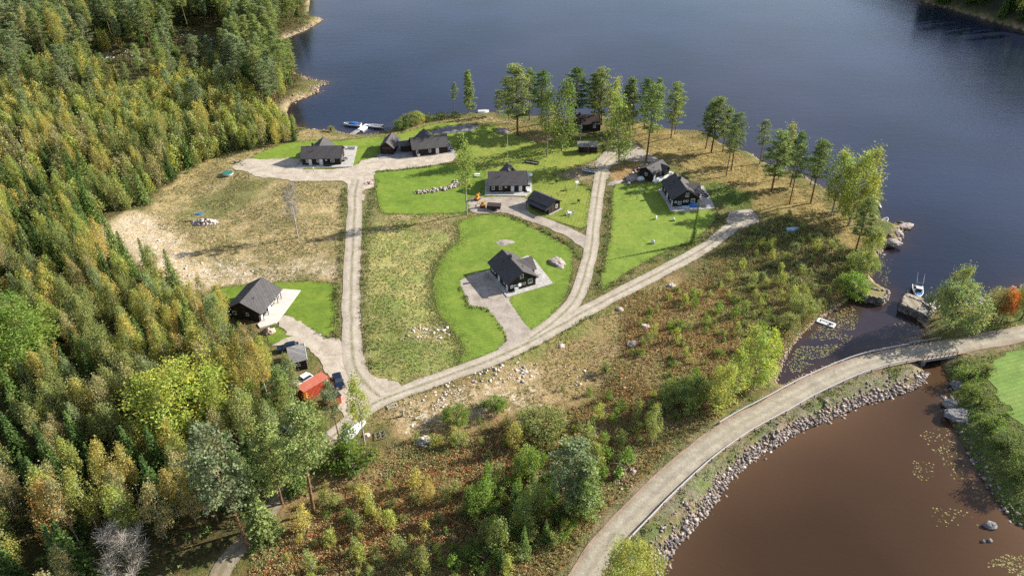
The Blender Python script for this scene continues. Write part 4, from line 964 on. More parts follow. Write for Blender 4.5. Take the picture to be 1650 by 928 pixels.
# terrace furniture
def parasol(name, label, x, y, mat, z=.2, r_=1.3, h=2.3):
    r = empty(name, (x, y, z)); tag(r, label, 'parasol')
    b = MB(); b.tube([(0, 0, 0), (0, 0, h)], .04, 6); b.build('pole', M['white'], r)
    b = MB()
    for k in range(8):
        a0, a1 = 2*math.pi*k/8, 2*math.pi*(k+1)/8; b.face([(0, 0, h), (r_*math.cos(a0), r_*math.sin(a0), h-.45), (r_*math.cos(a1), r_*math.sin(a1), h-.45)])
    b.build('canopy', mat, r)
x, y = at(852, 291); parasol('parasol', 'white parasol on the side terrace of the wide dark house', x, y, M['white'])
def sets(spec):
    for (nm, lab, px, py, rz, L, mat, cu) in spec:
        x, y = at(px, py); sofa(nm, lab, x, y, R(rz), L, mat, cu, 'sofa', 'garden sofas on the house terraces')
sets([('garden_sofa', 'dark garden sofa with grey cushions under the parasol terrace', 852, 299, 90, 1.9, M['dark_metal'], M['deck_grey']),
      ('garden_sofa', 'pale sun lounger at the front corner of the parasol terrace', 852.5, 309, 80, 1.7, M['white'], M['white']),
      ('garden_sofa', 'dark corner sofa on the cluttered terrace behind the house with the blue tarpaulin', 1128, 311, 20, 2.3, M['dark_metal'], M['deck_grey']),
      ('garden_sofa', 'dark sofa at the outer edge of the cluttered terrace, facing the pines', 1136, 317, -60, 2.0, M['dark_metal'], M['grey_plastic']),
      ('garden_sofa', 'grey sofa with a white cushion against the cross wing of the cluttered terrace', 1119, 307, 100, 1.6, M['grey_plastic'], M['white']),
      ('garden_sofa', 'dark bench with white seat beside the porch of the house at the birch wood', 442.5, 486, 80, 1.8, M['old_wood'], M['white']),
      ('garden_sofa', 'dark chair at the front porch corner of the house at the birch wood', 428, 504, 75, 1.2, M['dark_metal'], M['deck_grey']),
      ('garden_sofa', 'dark lounge sofa on the pale terrace end of the house by the dock', 556, 259, 70, 2.2, M['dark_metal'], M['grey_plastic']),
      ('garden_sofa', 'slim lounger along the far rim of the terrace by the dock house', 566, 241, 0, 2.6, M['metal'], M['deck_grey']),
      ('garden_sofa', 'dark bench under the windows of the house by the dock', 529, 267.5, 2, 2.6, M['dark_metal'], M['navy_cover']),
      ('garden_sofa', 'dark sofa on the grey terrace at the corner of the house with the annex', 727, 243.5, 70, 1.8, M['dark_metal'], M['grey_plastic']),
      ('garden_sofa', 'dark bench against the shaded front wall of the wide house', 800, 309, 2, 3.2, M['dark_metal'], M['wall_warm'] if False else M['grey_plastic'])])
x, y = at(868, 447); r = empty('hot_tub', (x, y, .18), R(26)); tag(r, 'small white tub on the terrace behind the front house', 'tub')
b = MB(); b.box(-.8, .8, -.5, .5, 0, .55); b.build('body', M['white'], r); b = MB(); b.box(-.7, .7, -.4, .4, .555, .6); b.build('cover', M['deck_grey'], r)
x, y = at(846, 320); 
# blue tarpaulin
def lump(name, label, x, y, z, sx, sy, sz, mat, cat, rz=0, seed=0, sub=3, group=None, rough=.25):
    bm = bmesh.new(); bmesh.ops.create_icosphere(bm, subdivisions=sub, radius=1)
    rg = random.Random(seed); o = [rg.random()*50 for _ in range(3)]
    from mathutils import noise as mn
    for v_ in bm.verts:
        p = v_.co.copy(); n_ = mn.noise(p*1.1+Vector(o))*rough*1.6+mn.noise(p*2.7+Vector(o))*rough*.8+mn.noise(p*6+Vector(o))*rough*.3
        p = p*(1+n_)
        c_ = mn.cell(p*.0) if False else 0
        v_.co = (p.x*sx, p.y*sy, max(p.z, -.35)*sz)
    me = bpy.data.meshes.new(name); bm.to_mesh(me); bm.free(); me.materials.append(mat)
    ob = link(name, me); ob.location = (x, y, z); ob.rotation_euler.z = rz; tag(ob, label, cat, group); return ob
x, y = at(1117, 333.5); lump('tarpaulin', 'bright blue tarpaulin heap against the gable of the steep house', x, y-.1, .35, 1.7, .7, .8, M['blue'], 'tarpaulin', R(5), 3)
x, y = at(1103, 335); lump('tarpaulin', 'pale blue sheeting on the terrace edge beside the bright blue heap', x, y-.1, .25, 1.5, .5, .5, M['pale_blue'], 'tarpaulin', R(5), 4)
x, y = at(1032, 290); lump('plastic_bag', 'white plastic bag heap beside the shaded end of the guest house', x, y, .3, 1.2, .9, .8, M['hull'], 'bags', .3, 5)
x, y, z = at_t(1126, 331); lump('canvas_cover', 'tan canvas cover on the outer corner of the cluttered stone terrace', x+.6, y, .3, 1.5, 1.1, 1.0, simple('tan_canvas', (.35, .3, .22), .9), 'cover', .2, 6)
# ---- rocks
ROCKS = [('boulder', 'long grey boulder sticking out of the oval lawn near the lane', 898, 424, 1.8, 2.7, .8, 'rock', 25),
 ('boulder', 'flat pale rock in the middle of the oval lawn', 813, 391, 2.3, 1.5, .3, 'rock', 0),
 ('boulder', 'pale rounded boulder in the shaded park beside the flagpole line', 811, 212, 2.6, 2.0, .9, 'rock', 10),
 ('boulder', 'smooth grey rock ridge behind the house with the flat annex', 735, 209, 7.5, 3.2, 1.0, 'rock_grey', 18),
 ('boulder', 'dark grey rock shelf between the far lawn and the rock ridge', 712, 214, 5.5, 1.8, .5, 'rock_grey', 5),
 ('boulder', 'large pale boulder beside the guest house', 1019, 287, 1.8, 2.5, 1.0, 'rock', -40),
 ('boulder', 'low flat rock at the tip of the long lawn near the boulder', 992, 295, 3.4, 1.2, .4, 'rock', 30),
 ('boulder', 'single white boulder in the brown heath below the track', 1081, 461, .95, .8, .7, 'rock_pale', 0),
 ('boulder', 'long pale boulder low in the heath among green seedlings', 1040, 526, 1.1, .7, .5, 'rock_pale', -15),
 ('boulder', 'pair of white stones at the kerb of the track junction', 999, 499, 1.0, .7, .5, 'rock_pale', -40),
 ('boulder', 'pale boulder at the edge of the tan slope above the bracken', 1018, 555, 1.1, .9, .7, 'rock', 20),
 ('boulder', 'white boulder in the tan slope beyond the lower track', 905, 558, .8, .7, .3, 'rock_pale', 70),
 ('boulder', 'large smooth rock on the shore right of the bridge stream', 1547, 670, 3.0, 2.0, .8, 'rock_grey', -10),
 ('boulder', 'grey rock beside the bridge stream under the round bush', 1543, 621, 1.6, 1.3, .6, 'rock_grey', 0),
 ('boulder', 'grey rock shelf between the stream and the smooth shore rock', 1533, 652, 1.9, 1.4, .6, 'rock_grey', 20),
 ('boulder', 'lone dark boulder standing in the brown pond', 1595, 847, 1.1, .75, .7, 'rock_grey', 5),
 ('boulder', 'small stone in the pond below the lone dark boulder', 1584, 872, .35, .3, .4, 'rock_grey', 5),
 ('boulder', 'small stone in the pond beside the lily pads', 1595, 871, .35, .3, .4, 'rock', 50),
 ('boulder', 'outermost pale rock slab at the tip of the rocky point', 1458, 365, 2.6, 1.2, .8, 'rock', 15),
 ('boulder', 'middle rock slab of the rocky point', 1445, 376, 1.8, 1.6, .9, 'rock', 60),
 ('boulder', 'low rock slab at the inner end of the rocky point', 1440, 391, 2.2, 1.4, .7, 'rock', -10),
 ('boulder', 'pale rock at the water beside the orange-leaved tree', 1577, 484, 1.6, 1.1, .7, 'rock', 30),
 ('boulder', 'pink rock outcrop on the wooded shore above the boat dock bay', 440, 186, 2.6, 1.8, 1.2, 'rock', 30),
 ('boulder', 'pale stone lying under the thin birch by the upturned boats', 590, 702, .7, .6, .5, 'rock_pale', 0)]
for nm, lab, px, py, sx, sy, sz, mt, rz in ROCKS:
    x, y, z = at_t(px, py); lump(nm, lab, x, y, z, sx, sy, sz, M[mt], 'boulder', R(rz), int(px), 4, rough=.22)
CUBE = np.array([(x, y, z) for x in (-.8, .8) for y in (-.8, .8) for z in (-.7, .7)], float)
CUBF = np.array([(0,1,3),(0,3,2),(4,6,7),(4,7,5),(0,4,5),(0,5,1),(2,3,7),(2,7,6),(0,2,6),(0,6,4),(1,5,7),(1,7,3)])
def pile(name, label, px, py, n, sx, sy, sz, mat, s=(.25, .55), cat='stone pile', pts=None, flat=.7):
    """heap of stones as one mesh"""
    V = []; F = []; T = []; rg = np.random.default_rng(int(px))
    iv = CUBE; jf = CUBF
    x0, y0, z0 = at_t(px, py)
    for i in range(n):
        if pts is not None:
            t = rg.random()*(len(pts)-1); k = int(t); f_ = t-k; cx_ = pts[k][0]*(1-f_)+pts[k+1][0]*f_+rg.normal()*sx; cy_ = pts[k][1]*(1-f_)+pts[k+1][1]*f_+rg.normal()*sy; h_ = rg.random()*sz
        else:
            a = rg.random()*6.28; q = math.sqrt(rg.random()); cx_ = x0+math.cos(a)*q*sx; cy_ = y0+math.sin(a)*q*sy; h_ = (1-q)*sz
        r_ = rg.uniform(*s); v_ = iv*(1+rg.uniform(-.4, .4, iv.shape))*r_*np.array([rg.uniform(.8, 1.4), rg.uniform(.7, 1.2), rg.uniform(.5, .9)])
        a = rg.random()*6.28; c_, s_2 = math.cos(a), math.sin(a); v_ = np.stack([v_[:, 0]*c_-v_[:, 1]*s_2, v_[:, 0]*s_2+v_[:, 1]*c_, v_[:, 2]], 1)
        F.append(jf+len(V)*8); V.append(v_+np.array([cx_, cy_, h_+(z0 if pts is None else 0)])); T.append(np.tile(np.array(mat)*rg.uniform(.7, 1.2), (8, 1)))
    me = np_mesh(name, np.concatenate(V), np.concatenate(F), M['rubble'], np.concatenate(T)); o = link(name, me); tag(o, label, cat); return o
pile('stone_pile', 'heap of white and brown blocks with a blue sheet in the dug-over field', 331, 360, 90, 3.6, 1.6, 1.3, (.55, .45, .4))
x, y = at(322, 348); r = lump('tarpaulin', 'blue sheet on planks behind the stone heap in the dug-over field', x, y, .6, 1.2, .5, .3, M['blue'], 'tarpaulin', .3, 8)
pile('stone_pile', 'round pile of pale stones at the meadow edge above the young birches', 682, 712, 34, 1.3, 1.1, .9, (.42, .37, .33))
pile('stone_pile', 'row of pale blasted stones along the lawn of the wide house', 715, 305, 260, .8, .55, .35, (.38, .32, .28), (.12, .38), pts=W([(672, 310), (690, 309), (715, 305), (733, 299), (744, 293)]))
pile('stone_pile', 'small pile of reddish stones at the terrace corner by the birch wood', 433, 535, 40, 1.1, .9, .8, (.42, .3, .24))
pile('stone_pile', 'stones around the boulder above the guest house', 1030, 275, 40, 1, .6, .5, (.4, .35, .3), pts=W([(1015, 300), (1022, 282), (1036, 272), (1046, 266)]))
pile('stone_pile', 'pinkish paving rubble at the bend of the upper lane', 594, 296, 16, 1.2, 1.0, .3, (.42, .26, .22), (.2, .4))
# stump, posts, frame
x, y, z = at_t(649.5, 670); r = empty('tree_stump', (x, y, z)); tag(r, 'tall grey tree stump in the pale grass below the track junction', 'stump')
b = MB(); b.tube([(0, 0, -.2), (.03, 0, .8), (.05, .05, 1.7)], [.3, .2, .14], 8); b.build('trunk', M['bark_grey'], r); b = MB(); b.tube([(.03, 0, .9), (.3, .1, 1.3)], [.08, .04], 6); b.build('limb', M['bark_grey'], r)
x, y, z = at_t(677, 672); r = empty('log', (x, y, z+.2), R(40)); tag(r, 'fallen pale log in the grass near the tall grey stump', 'log')
b = MB(); b.tube([(-1.1, 0, 0), (1.1, 0, .1)], [.2, .15], 8); b.build('trunk', M['bark_grey'], r)
x, y, z = at_t(613, 702); r = empty('timber_frame', (x, y, z), R(20)); tag(r, 'square frame of weathered timbers lying in the grass by the thin birch', 'timber frame')
for i in range(3): b = MB(); b.box(-.9, .9, -.95+i*.9, -.83+i*.9, .1, .2); b.build('timber', M['old_wood'], r)
for i in range(3): b = MB(); b.box(-.95+i*.9, -.83+i*.9, -.95, .97, .21, .3); b.build('timber', M['old_wood'], r)
x, y, z = at_t(632, 655); r = empty('timber_frame', (x, y, z), R(30)); tag(r, 'low pale plank frame in the grass beside the track junction', 'timber frame')
b = MB(); b.box(-1, 1, -.5, -.38, 0, .2); b.box(-1, 1, .38, .5, 0, .2); b.box(-1, -.88, -.38, .38, 0, .2); b.box(.88, 1, -.38, .38, 0, .2); b.build('plank', M['deck'], r)
x, y, z = at_t(489, 856); r = empty('timber_frame', (x, y, z), R(60)); tag(r, 'dark trestle standing on the brown slope near the big pine', 'trestle')
for sx in (-.9, .9): b = MB(); b.bar((sx, -.5, 0), (sx, 0, 1.1), .1); b.bar((sx, .5, 0), (sx, 0, 1.1), .1); b.build('leg', M['old_wood'], r)
b = MB(); b.bar((-1, 0, 1.1), (1, 0, 1.1), .1); b.build('beam', M['old_wood'], r)
# statues / ornaments on the long lawn
for lab, px, py, s in (('white garden ornament in the middle of the long lawn', 1057, 353, .5), ('low white stone ornament on the long lawn below the terrace', 1086, 355.5, .45), ('pale knee-high ornament at the near edge of the long lawn', 1052, 392, .55)):
    x, y = at(px, py); lump('garden_ornament', lab, x, y, .3, s, s*.6, s*1.3, M['hull'], 'ornament', px, int(px), 2, rough=.35)
# floating dock (north)
P = W([(556,220),(577,207),(588,200.5),(597,201.5),(584,210),(563,221.5)], WZ+.5)
r = empty('floating_dock', (P[2][0], P[2][1], WZ)); tag(r, 'pale floating boat dock with a gangway between the two motor boats', 'dock')
def lw(o, pts): return [(p[0]-o.location.x, p[1]-o.location.y) for p in pts]
b = MB(); b.prism(lw(r, W([(576,208),(589,199.8),(598,200.8),(585,210.8)], WZ+.5)), .1, .5); b.build('float', M['white'], r)
b = MB(); b.prism(lw(r, W([(553,222),(574,209),(580,210.5),(561,223)], WZ+.6)), .35, .6); b.build('gangway', M['deck_grey'], r)
# east jetty
r = empty('jetty', (*at(1405, 323, WZ), WZ)); tag(r, 'long pale jetty reaching out behind the yellow birches', 'jetty')
b = MB(); b.prism(lw(r, W([(1343,311),(1343,313.5),(1396,321),(1396,318)], WZ+.6)), .3, .6); b.build('walkway', M['deck'], r)
b = MB(); b.prism(lw(r, W([(1394,318),(1394,324),(1414,326),(1414,318.5)], WZ+.6)), .2, .6); b.build('platform', M['deck_grey'], r)
b = MB(); a = at(1401, 305, WZ+.4); c_ = at(1408, 317, WZ+.4); a, c_ = lw(r, [a, c_]); b.bar((*a, .4), (*c_, .4), .35, .2); a, c_ = lw(r, [at(1414, 324, WZ+.4), at(1420, 335, WZ+.4)]); b.bar((*a, .4), (*c_, .4), .35, .2); b.build('mooring_arm', M['white'], r)
# white raft
r = empty('raft', (*at(1331, 521, WZ), WZ), R(-38)); tag(r, 'white rectangular floating frame raft among the lily pads', 'raft')
b = MB(); b.box(-2.0, 2.0, -.9, -.55, -.05, .3); b.box(-2.0, 2.0, .55, .9, -.05, .3); b.box(-2.0, -1.6, -.55, .55, -.05, .3); b.box(1.6, 2.0, -.55, .55, -.05, .3); b.build('frame', M['white'], r)
b = MB(); b.box(-1.2, 1.4, -.12, .12, .0, .2); b.build('beam', M['white'], r); b = MB(); b.box(.7, 1.2, -.45, .0, .05, .6); b.build('motor_box', M['dark_metal'], r)
# stone piers and the boat landing
def pier(name, label, px, ztop, matdeck, zpx=0):
    P = W(px, zpx); cx_ = sum(p[0] for p in P)/len(P); cy_ = sum(p[1] for p in P)/len(P)
    r = empty(name, (cx_, cy_, WZ)); tag(r, label, 'pier'); Q = [(p[0]-cx_, p[1]-cy_) for p in P]
    b = MB(); b.prism([(q[0]*.88, q[1]*.88) for q in Q], -1.5, ztop-.12); b.build('stone_core', M['rock_grey'], r)
    V = []; F = []; T_ = []; rg = np.random.default_rng(int(px[0][0])); n = len(Q)
    for i in range(n):
        a_, b_ = Q[i], Q[(i+1) % n]; L = math.hypot(b_[0]-a_[0], b_[1]-a_[1]); m_ = max(2, int(L/.55))
        for k in range(m_):
            for lay in range(int((ztop+.5)/.42)+1):
                t = (k+rg.random()*.6)/m_; s = rg.uniform(.24, .4); v_ = CUBE*(1+rg.uniform(-.25, .25, CUBE.shape))*s*np.array([1.25, 1.1, .75])
                an = math.atan2(b_[1]-a_[1], b_[0]-a_[0])+rg.normal()*.15; c1, s1 = math.cos(an), math.sin(an); v_ = np.stack([v_[:, 0]*c1-v_[:, 1]*s1, v_[:, 0]*s1+v_[:, 1]*c1, v_[:, 2]], 1)
                cx2, cy2 = (a_[0]+(b_[0]-a_[0])*t)*(.95-.02*lay)+rg.normal()*.06, (a_[1]+(b_[1]-a_[1])*t)*(.95-.02*lay)+rg.normal()*.06
                F.append(CUBF+len(V)*8); V.append(v_+np.array([cx2, cy2, -.4+lay*.42])); T_.append(np.tile(np.array((.2, .175, .15))*rg.uniform(.6, 1.35), (8, 1)))
    link('stone_facing', np_mesh('stone_facing', np.concatenate(V), np.concatenate(F), M['rubble'], np.concatenate(T_)), r); return r, Q
r, Q = pier('stone_pier', 'old stone pier reaching from the scrub towards the cabin boat', [(1370,459),(1376,452),(1418,466),(1436,465),(1437,472),(1425,482),(1405,478),(1372,468)], 1.7, None)
b = MB(); b.prism([(q[0]*.84, q[1]*.84) for q in Q], 1.5, 1.72); b.build('turf_top', simple('dry_turf', (.24, .2, .09), .95, .1, var=.5, scale=2), r)
r, Q = pier('stone_pier', 'stone and timber landing under the moored cabin boat', [(1452,476),(1462,473),(1488,484),(1508,498),(1500,512),(1484,503),(1451,489)], 1.6, None)
b = MB(); P = W([(1451,487),(1460,472),(1489,482),(1480,500)], -.35); b.prism([(p[0]-r.location.x, p[1]-r.location.y) for p in P], 1.62, 1.8); b.build('deck', M['deck_old'], r)
for (px, py) in ((1452,488), (1461,473), (1489,483), (1478,500)):
    p = at(px, py, -.3); b = MB(); b.box(p[0]-r.location.x-.1, p[0]-r.location.x+.1, p[1]-r.location.y-.1, p[1]-r.location.y+.1, 1.8, 2.6); b.build('post', M['old_wood'], r)
x, y, z = at_t(1506, 495); r = empty('landing_frame', (x, y, z), R(30)); tag(r, 'white slatted landing frame beside the willow on the stone pier', 'landing frame')
b = MB(); b.slab([(-1.5, -.9, .5), (1.5, -.9, .5), (1.5, .9, 1.0), (-1.5, .9, 1.0)], .1); b.build('frame', M['deck'], r)
for sx in (-1.3, 1.3): b = MB(); b.bar((sx, .8, 0), (sx, .8, .9), .1); b.build('leg', M['deck'], r)
# ---- bridge and guard rails
bc = at(1503, 574); br = empty('road_bridge', (bc[0], bc[1], 0)); tag(br, 'short concrete road bridge over the stream with a dark post railing', 'bridge')
i0 = min(range(len(main_w)), key=lambda i: math.hypot(main_w[i][0]-at(1474, 574)[0], main_w[i][1]-at(1474, 574)[1])); i1 = min(range(len(main_w)), key=lambda i: math.hypot(main_w[i][0]-at(1534, 560)[0], main_w[i][1]-at(1534, 560)[1]))
a = Vector(main_w[i0]); c_ = Vector(main_w[i1]); d = (c_-a).normalized(); nrm = Vector((-d.y, d.x)); hw = 2.6; o2 = Vector(bc)
Q = [tuple(a-nrm*hw-o2), tuple(c_-nrm*hw-o2), tuple(c_+nrm*hw-o2), tuple(a+nrm*hw-o2)]
b = MB(); b.prism(Q, -.55, .035); b.build('deck', M['concrete'], br)
for t0, t1 in ((0, .14), (.80, 1.0)):
    p, q = a+(c_-a)*t0, a+(c_-a)*t1; b = MB(); b.prism([tuple(p-nrm*(hw-.2)-o2), tuple(q-nrm*(hw-.2)-o2), tuple(q+nrm*(hw-.2)-o2), tuple(p+nrm*(hw-.2)-o2)], -3.2, -.56); b.build('abutment', M['rock_grey'], br)
for sgn in (-1, 1):
    b = MB(); p = a+nrm*sgn*(hw-.1)-o2; q = c_+nrm*sgn*(hw-.1)-o2; b.bar((p.x, p.y, 1.0), (q.x, q.y, 1.0), .09); b.bar((p.x, p.y, .6), (q.x, q.y, .6), .07); rl = b.build('railing', M['metal'] if sgn > 0 else M['dark_metal'], br)
    n_ = 8
    for k in range(n_+1):
        s_ = p+(q-p)*k/n_; b = MB(); b.box(s_.x-.05, s_.x+.05, s_.y-.05, s_.y+.05, .03, 1.0); b.build('post', M['dark_metal'], rl)
M['rail'] = simple('zinc_grey_rail', (.55, .55, .54), .55, .4, .15, var=.12)
def guardrail(label, i0, i1, off, mat):
    r = empty('guard_rail', (*main_w[i0], 0)); tag(r, label, 'guard rail')
    pts = []
    for i in range(i0, i1+1):
        p0 = main_w[max(i-1, 0)]; p1 = main_w[min(i+1, len(main_w)-1)]; d = math.hypot(p1[0]-p0[0], p1[1]-p0[1]); n_ = (-(p1[1]-p0[1])/d, (p1[0]-p0[0])/d)
        pts.append((main_w[i][0]+n_[0]*off-main_w[i0][0], main_w[i][1]+n_[1]*off-main_w[i0][1]))
    b = MB()
    for i in range(len(pts)-1):
        for zz in (.56, .72): b.bar((*pts[i], zz), (*pts[i+1], zz), .09, .12)
        b.bar((*pts[i], .64), (*pts[i+1], .64), .03, .12)
    b.build('rail', mat, r)
    for i in range(0, len(pts), 2):
        s = .14 if off > 0 else -.14; b = MB(); b.box(pts[i][0]-.06, pts[i][0]+.06, pts[i][1]+s-.06, pts[i][1]+s+.06, -.15, .66); b.build('post', M['dark_metal'], r)
def near(px, py):
    x, y = at(px, py); return min(range(len(main_w)), key=lambda i: math.hypot(main_w[i][0]-x, main_w[i][1]-y))
guardrail('pale steel guard rail on the scrub side of the gravel road', near(1180, 692), near(1474, 572), 2.42, M['rail'])
guardrail('long steel guard rail on the brown pond side of the road', near(975, 885), near(1470, 575), -2.42, M['rail'])
# ------------------------------------------------------------------ vegetation meshes
def rnd_tris(cen, size, col, rg, flat=None, elong=1.0, up=0.0):
    """N small triangles round the given centres; flat biases the facing upward"""
    n = len(cen); size = np.broadcast_to(np.asarray(size, float), (n,))
    nr = rg.normal(size=(n, 3)); nr[:, 2] = np.abs(nr[:, 2])*(1+up)+up*.5; nr /= np.linalg.norm(nr, axis=1, keepdims=True)
    t = rg.normal(size=(n, 3)); t -= (t*nr).sum(1, keepdims=True)*nr; t /= np.linalg.norm(t, axis=1, keepdims=True); b = np.cross(nr, t)
    V = np.empty((n, 3, 3)); s = size[:, None]
    V[:, 0] = cen+t*s*elong; V[:, 1] = cen-t*s*.6*elong+b*s*.75; V[:, 2] = cen-t*s*.6*elong-b*s*.75
    F = np.arange(3*n).reshape(n, 3)
    C = np.repeat(np.broadcast_to(col, (n, 3)), 3, 0)
    return V.reshape(-1, 3), F, C
def crown_mesh(name, parts, mat):
    V = []; F = []; C = []; o = 0
    for v, f, c in parts: V.append(v); F.append(f+o); C.append(c); o += len(v)
    return np_mesh(name, np.concatenate(V), np.concatenate(F), mat, np.concatenate(C))
def shade(rg, n, lo=.7, hi=1.25, warm=.12):
    k = rg.uniform(lo, hi, (n, 1)); c = np.ones((n, 3))*k; w_ = rg.uniform(-warm, warm, (n, 1)); c[:, 0:1] *= 1+w_*1.6; c[:, 2:3] *= 1-w_; return np.clip(c, .2, 2)
def limbs(b, H, z0, z1, r0, k, rg, spread, rise):
    for i in range(k):
        z = z0+(z1-z0)*(i+rg.random()*.7)/k; a = rg.random()*6.28; L = spread*(1-.55*(z-z0)/(z1-z0+.01))*rg.uniform(.6, 1)
        b.tube([(0, 0, z), (math.cos(a)*L*.5, math.sin(a)*L*.5, z+rise*L*.35), (math.cos(a)*L, math.sin(a)*L, z+rise*L)], [r0*.4*(1-z/H)+.03, r0*.2, .02], 4, cap=False)
# unit trees are built at real size; instances scale them
def mk_birch(seed, H=15.0, Wd=2.4, dens=1.0, low=.18, leaf=.17, name='birch'):
    rg = np.random.default_rng(seed); lx, ly = rg.normal(0, .35, 2)
    b = MB(); b.tube([(0, 0, -.4), (lx*.3, ly*.3, H*.3), (lx, ly, H*.65), (lx*1.2, ly, H*.96)], [.17, .13, .075, .015], 6, cap=False)
    limbs(b, H, H*low, H*.85, .16, 12, rg, Wd*.9, .7)
    tr = b.mesh('trunk', M['bark_birch'], True)
    parts = []; nb = int(46*dens)
    for i in range(nb):
        t = low+(1-low)*((i+rg.random())/nb)
        prof = math.sin(math.pi*min(1, ((t-low)/(1-low)))**.8)**.62*(1.08-.25*t)
        a = rg.random()*6.28; rr = Wd*prof*math.sqrt(rg.uniform(.12, 1.0)); z = H*t
        cx_, cy_ = lx*t*1.1+math.cos(a)*rr, ly*t+math.sin(a)*rr
        m_ = int(rg.uniform(46, 80)*dens)
        s_ = rg.uniform(.42, .72)*(.75+.25*Wd/2.4)
        c = rg.normal(size=(m_, 3))*np.array([s_*.72, s_*.72, s_*1.25])+np.array([cx_, cy_, z-.2])
        col = shade(rg, 1, .78, 1.2, .08)*shade(rg, m_, .8, 1.2, .06)
        parts.append(rnd_tris(c, rg.uniform(leaf*.65, leaf*1.35, m_), col, rg, up=.15))
    c = rg.normal(size=(60, 3))*np.array([.18, .18, .6])+np.array([lx*1.2, ly, H*.99]); parts.append(rnd_tris(c[:24], leaf*.8, shade(rg, 24), rg))
    return tr, crown_mesh('crown', parts, M['leaf']), H
def mk_broad(seed, H=11.0, Wd=4.0, leaf=.2, dens=1.0, low=.15, stems=1, cl=1.0):
    rg = np.random.default_rng(seed)
    b = MB()
    for s in range(stems):
        a = rg.random()*6.28; o = Wd*.45*(stems > 1)
        b.tube([(0, 0, -.3), (math.cos(a)*o*.4, math.sin(a)*o*.4, H*.3), (math.cos(a)*o, math.sin(a)*o, H*.8)], [.22/stems**.5, .16/stems**.5, .03], 6, cap=False)
    limbs(b, H, H*.2, H*.7, .25, 14, rg, Wd*.85, .8); tr = b.mesh('trunk', M['bark_dark'], True)
    parts = []; nb = int(60*dens/cl)
    for i in range(nb):
        th = math.acos(rg.uniform(-.75, 1)); a = rg.random()*6.28; q = rg.uniform(.55, 1.0)
        cx_ = math.sin(th)*math.cos(a)*Wd*q; cy_ = math.sin(th)*math.sin(a)*Wd*q; z = H*(.5+low*.4)+math.cos(th)*H*(.46-low*.2)*q
        s_ = rg.uniform(.5, .85)*Wd/4*cl; m_ = int(70*dens*cl); c = rg.normal(size=(m_, 3))*np.array([s_, s_, s_*.8])+np.array([cx_, cy_, z])
        parts.append(rnd_tris(c, rg.uniform(leaf*.6, leaf*1.3, m_), shade(rg, 1, .7, 1.25, .09)*shade(rg, m_, .8, 1.2, .06), rg, up=.25))
    return tr, crown_mesh('crown', parts, M['leaf']), H
def mk_spruce(seed, H=14.0, Wd=2.6, name='spruce', low=.06):
    rg = np.random.default_rng(seed)
    b = MB(); b.tube([(0, 0, -.4), (0, 0, H*.5), (0, 0, H*.98)], [.18, .11, .01], 6, cap=False); tr = b.mesh('trunk', M['bark_dark'], True)
    parts = []; nl = int(H*1.75); cs = []; ss = []; co = []
    for i in range(nl):
        t = low+(1-low)*i/nl; z = H*t; r_ = Wd*(1-t)**.85+.12; nbr = max(5, int(9*(1-t)+4)); a0 = rg.random()*6.28
        for k in range(nbr):
            a = a0+6.28*k/nbr+rg.normal()*.18; L = r_*rg.uniform(.75, 1.12); nseg = max(3, int(L*4.5)); tone = rg.uniform(.72, 1.2)
            for j in range(nseg):
                f_ = (j+.6)/nseg; d = L*f_; zz = z-.30*d*f_+.16*d*max(0, f_-.7)
                w_ = .34*(1-f_*.6)*min(1, r_)
                for q in range(3):
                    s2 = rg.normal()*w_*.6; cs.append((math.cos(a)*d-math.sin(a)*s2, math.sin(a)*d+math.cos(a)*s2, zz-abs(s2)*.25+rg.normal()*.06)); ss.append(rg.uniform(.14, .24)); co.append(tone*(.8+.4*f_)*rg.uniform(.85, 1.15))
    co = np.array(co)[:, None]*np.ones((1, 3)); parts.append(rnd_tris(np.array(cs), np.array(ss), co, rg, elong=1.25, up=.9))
    return tr, crown_mesh('crown', parts, M['needle']), H
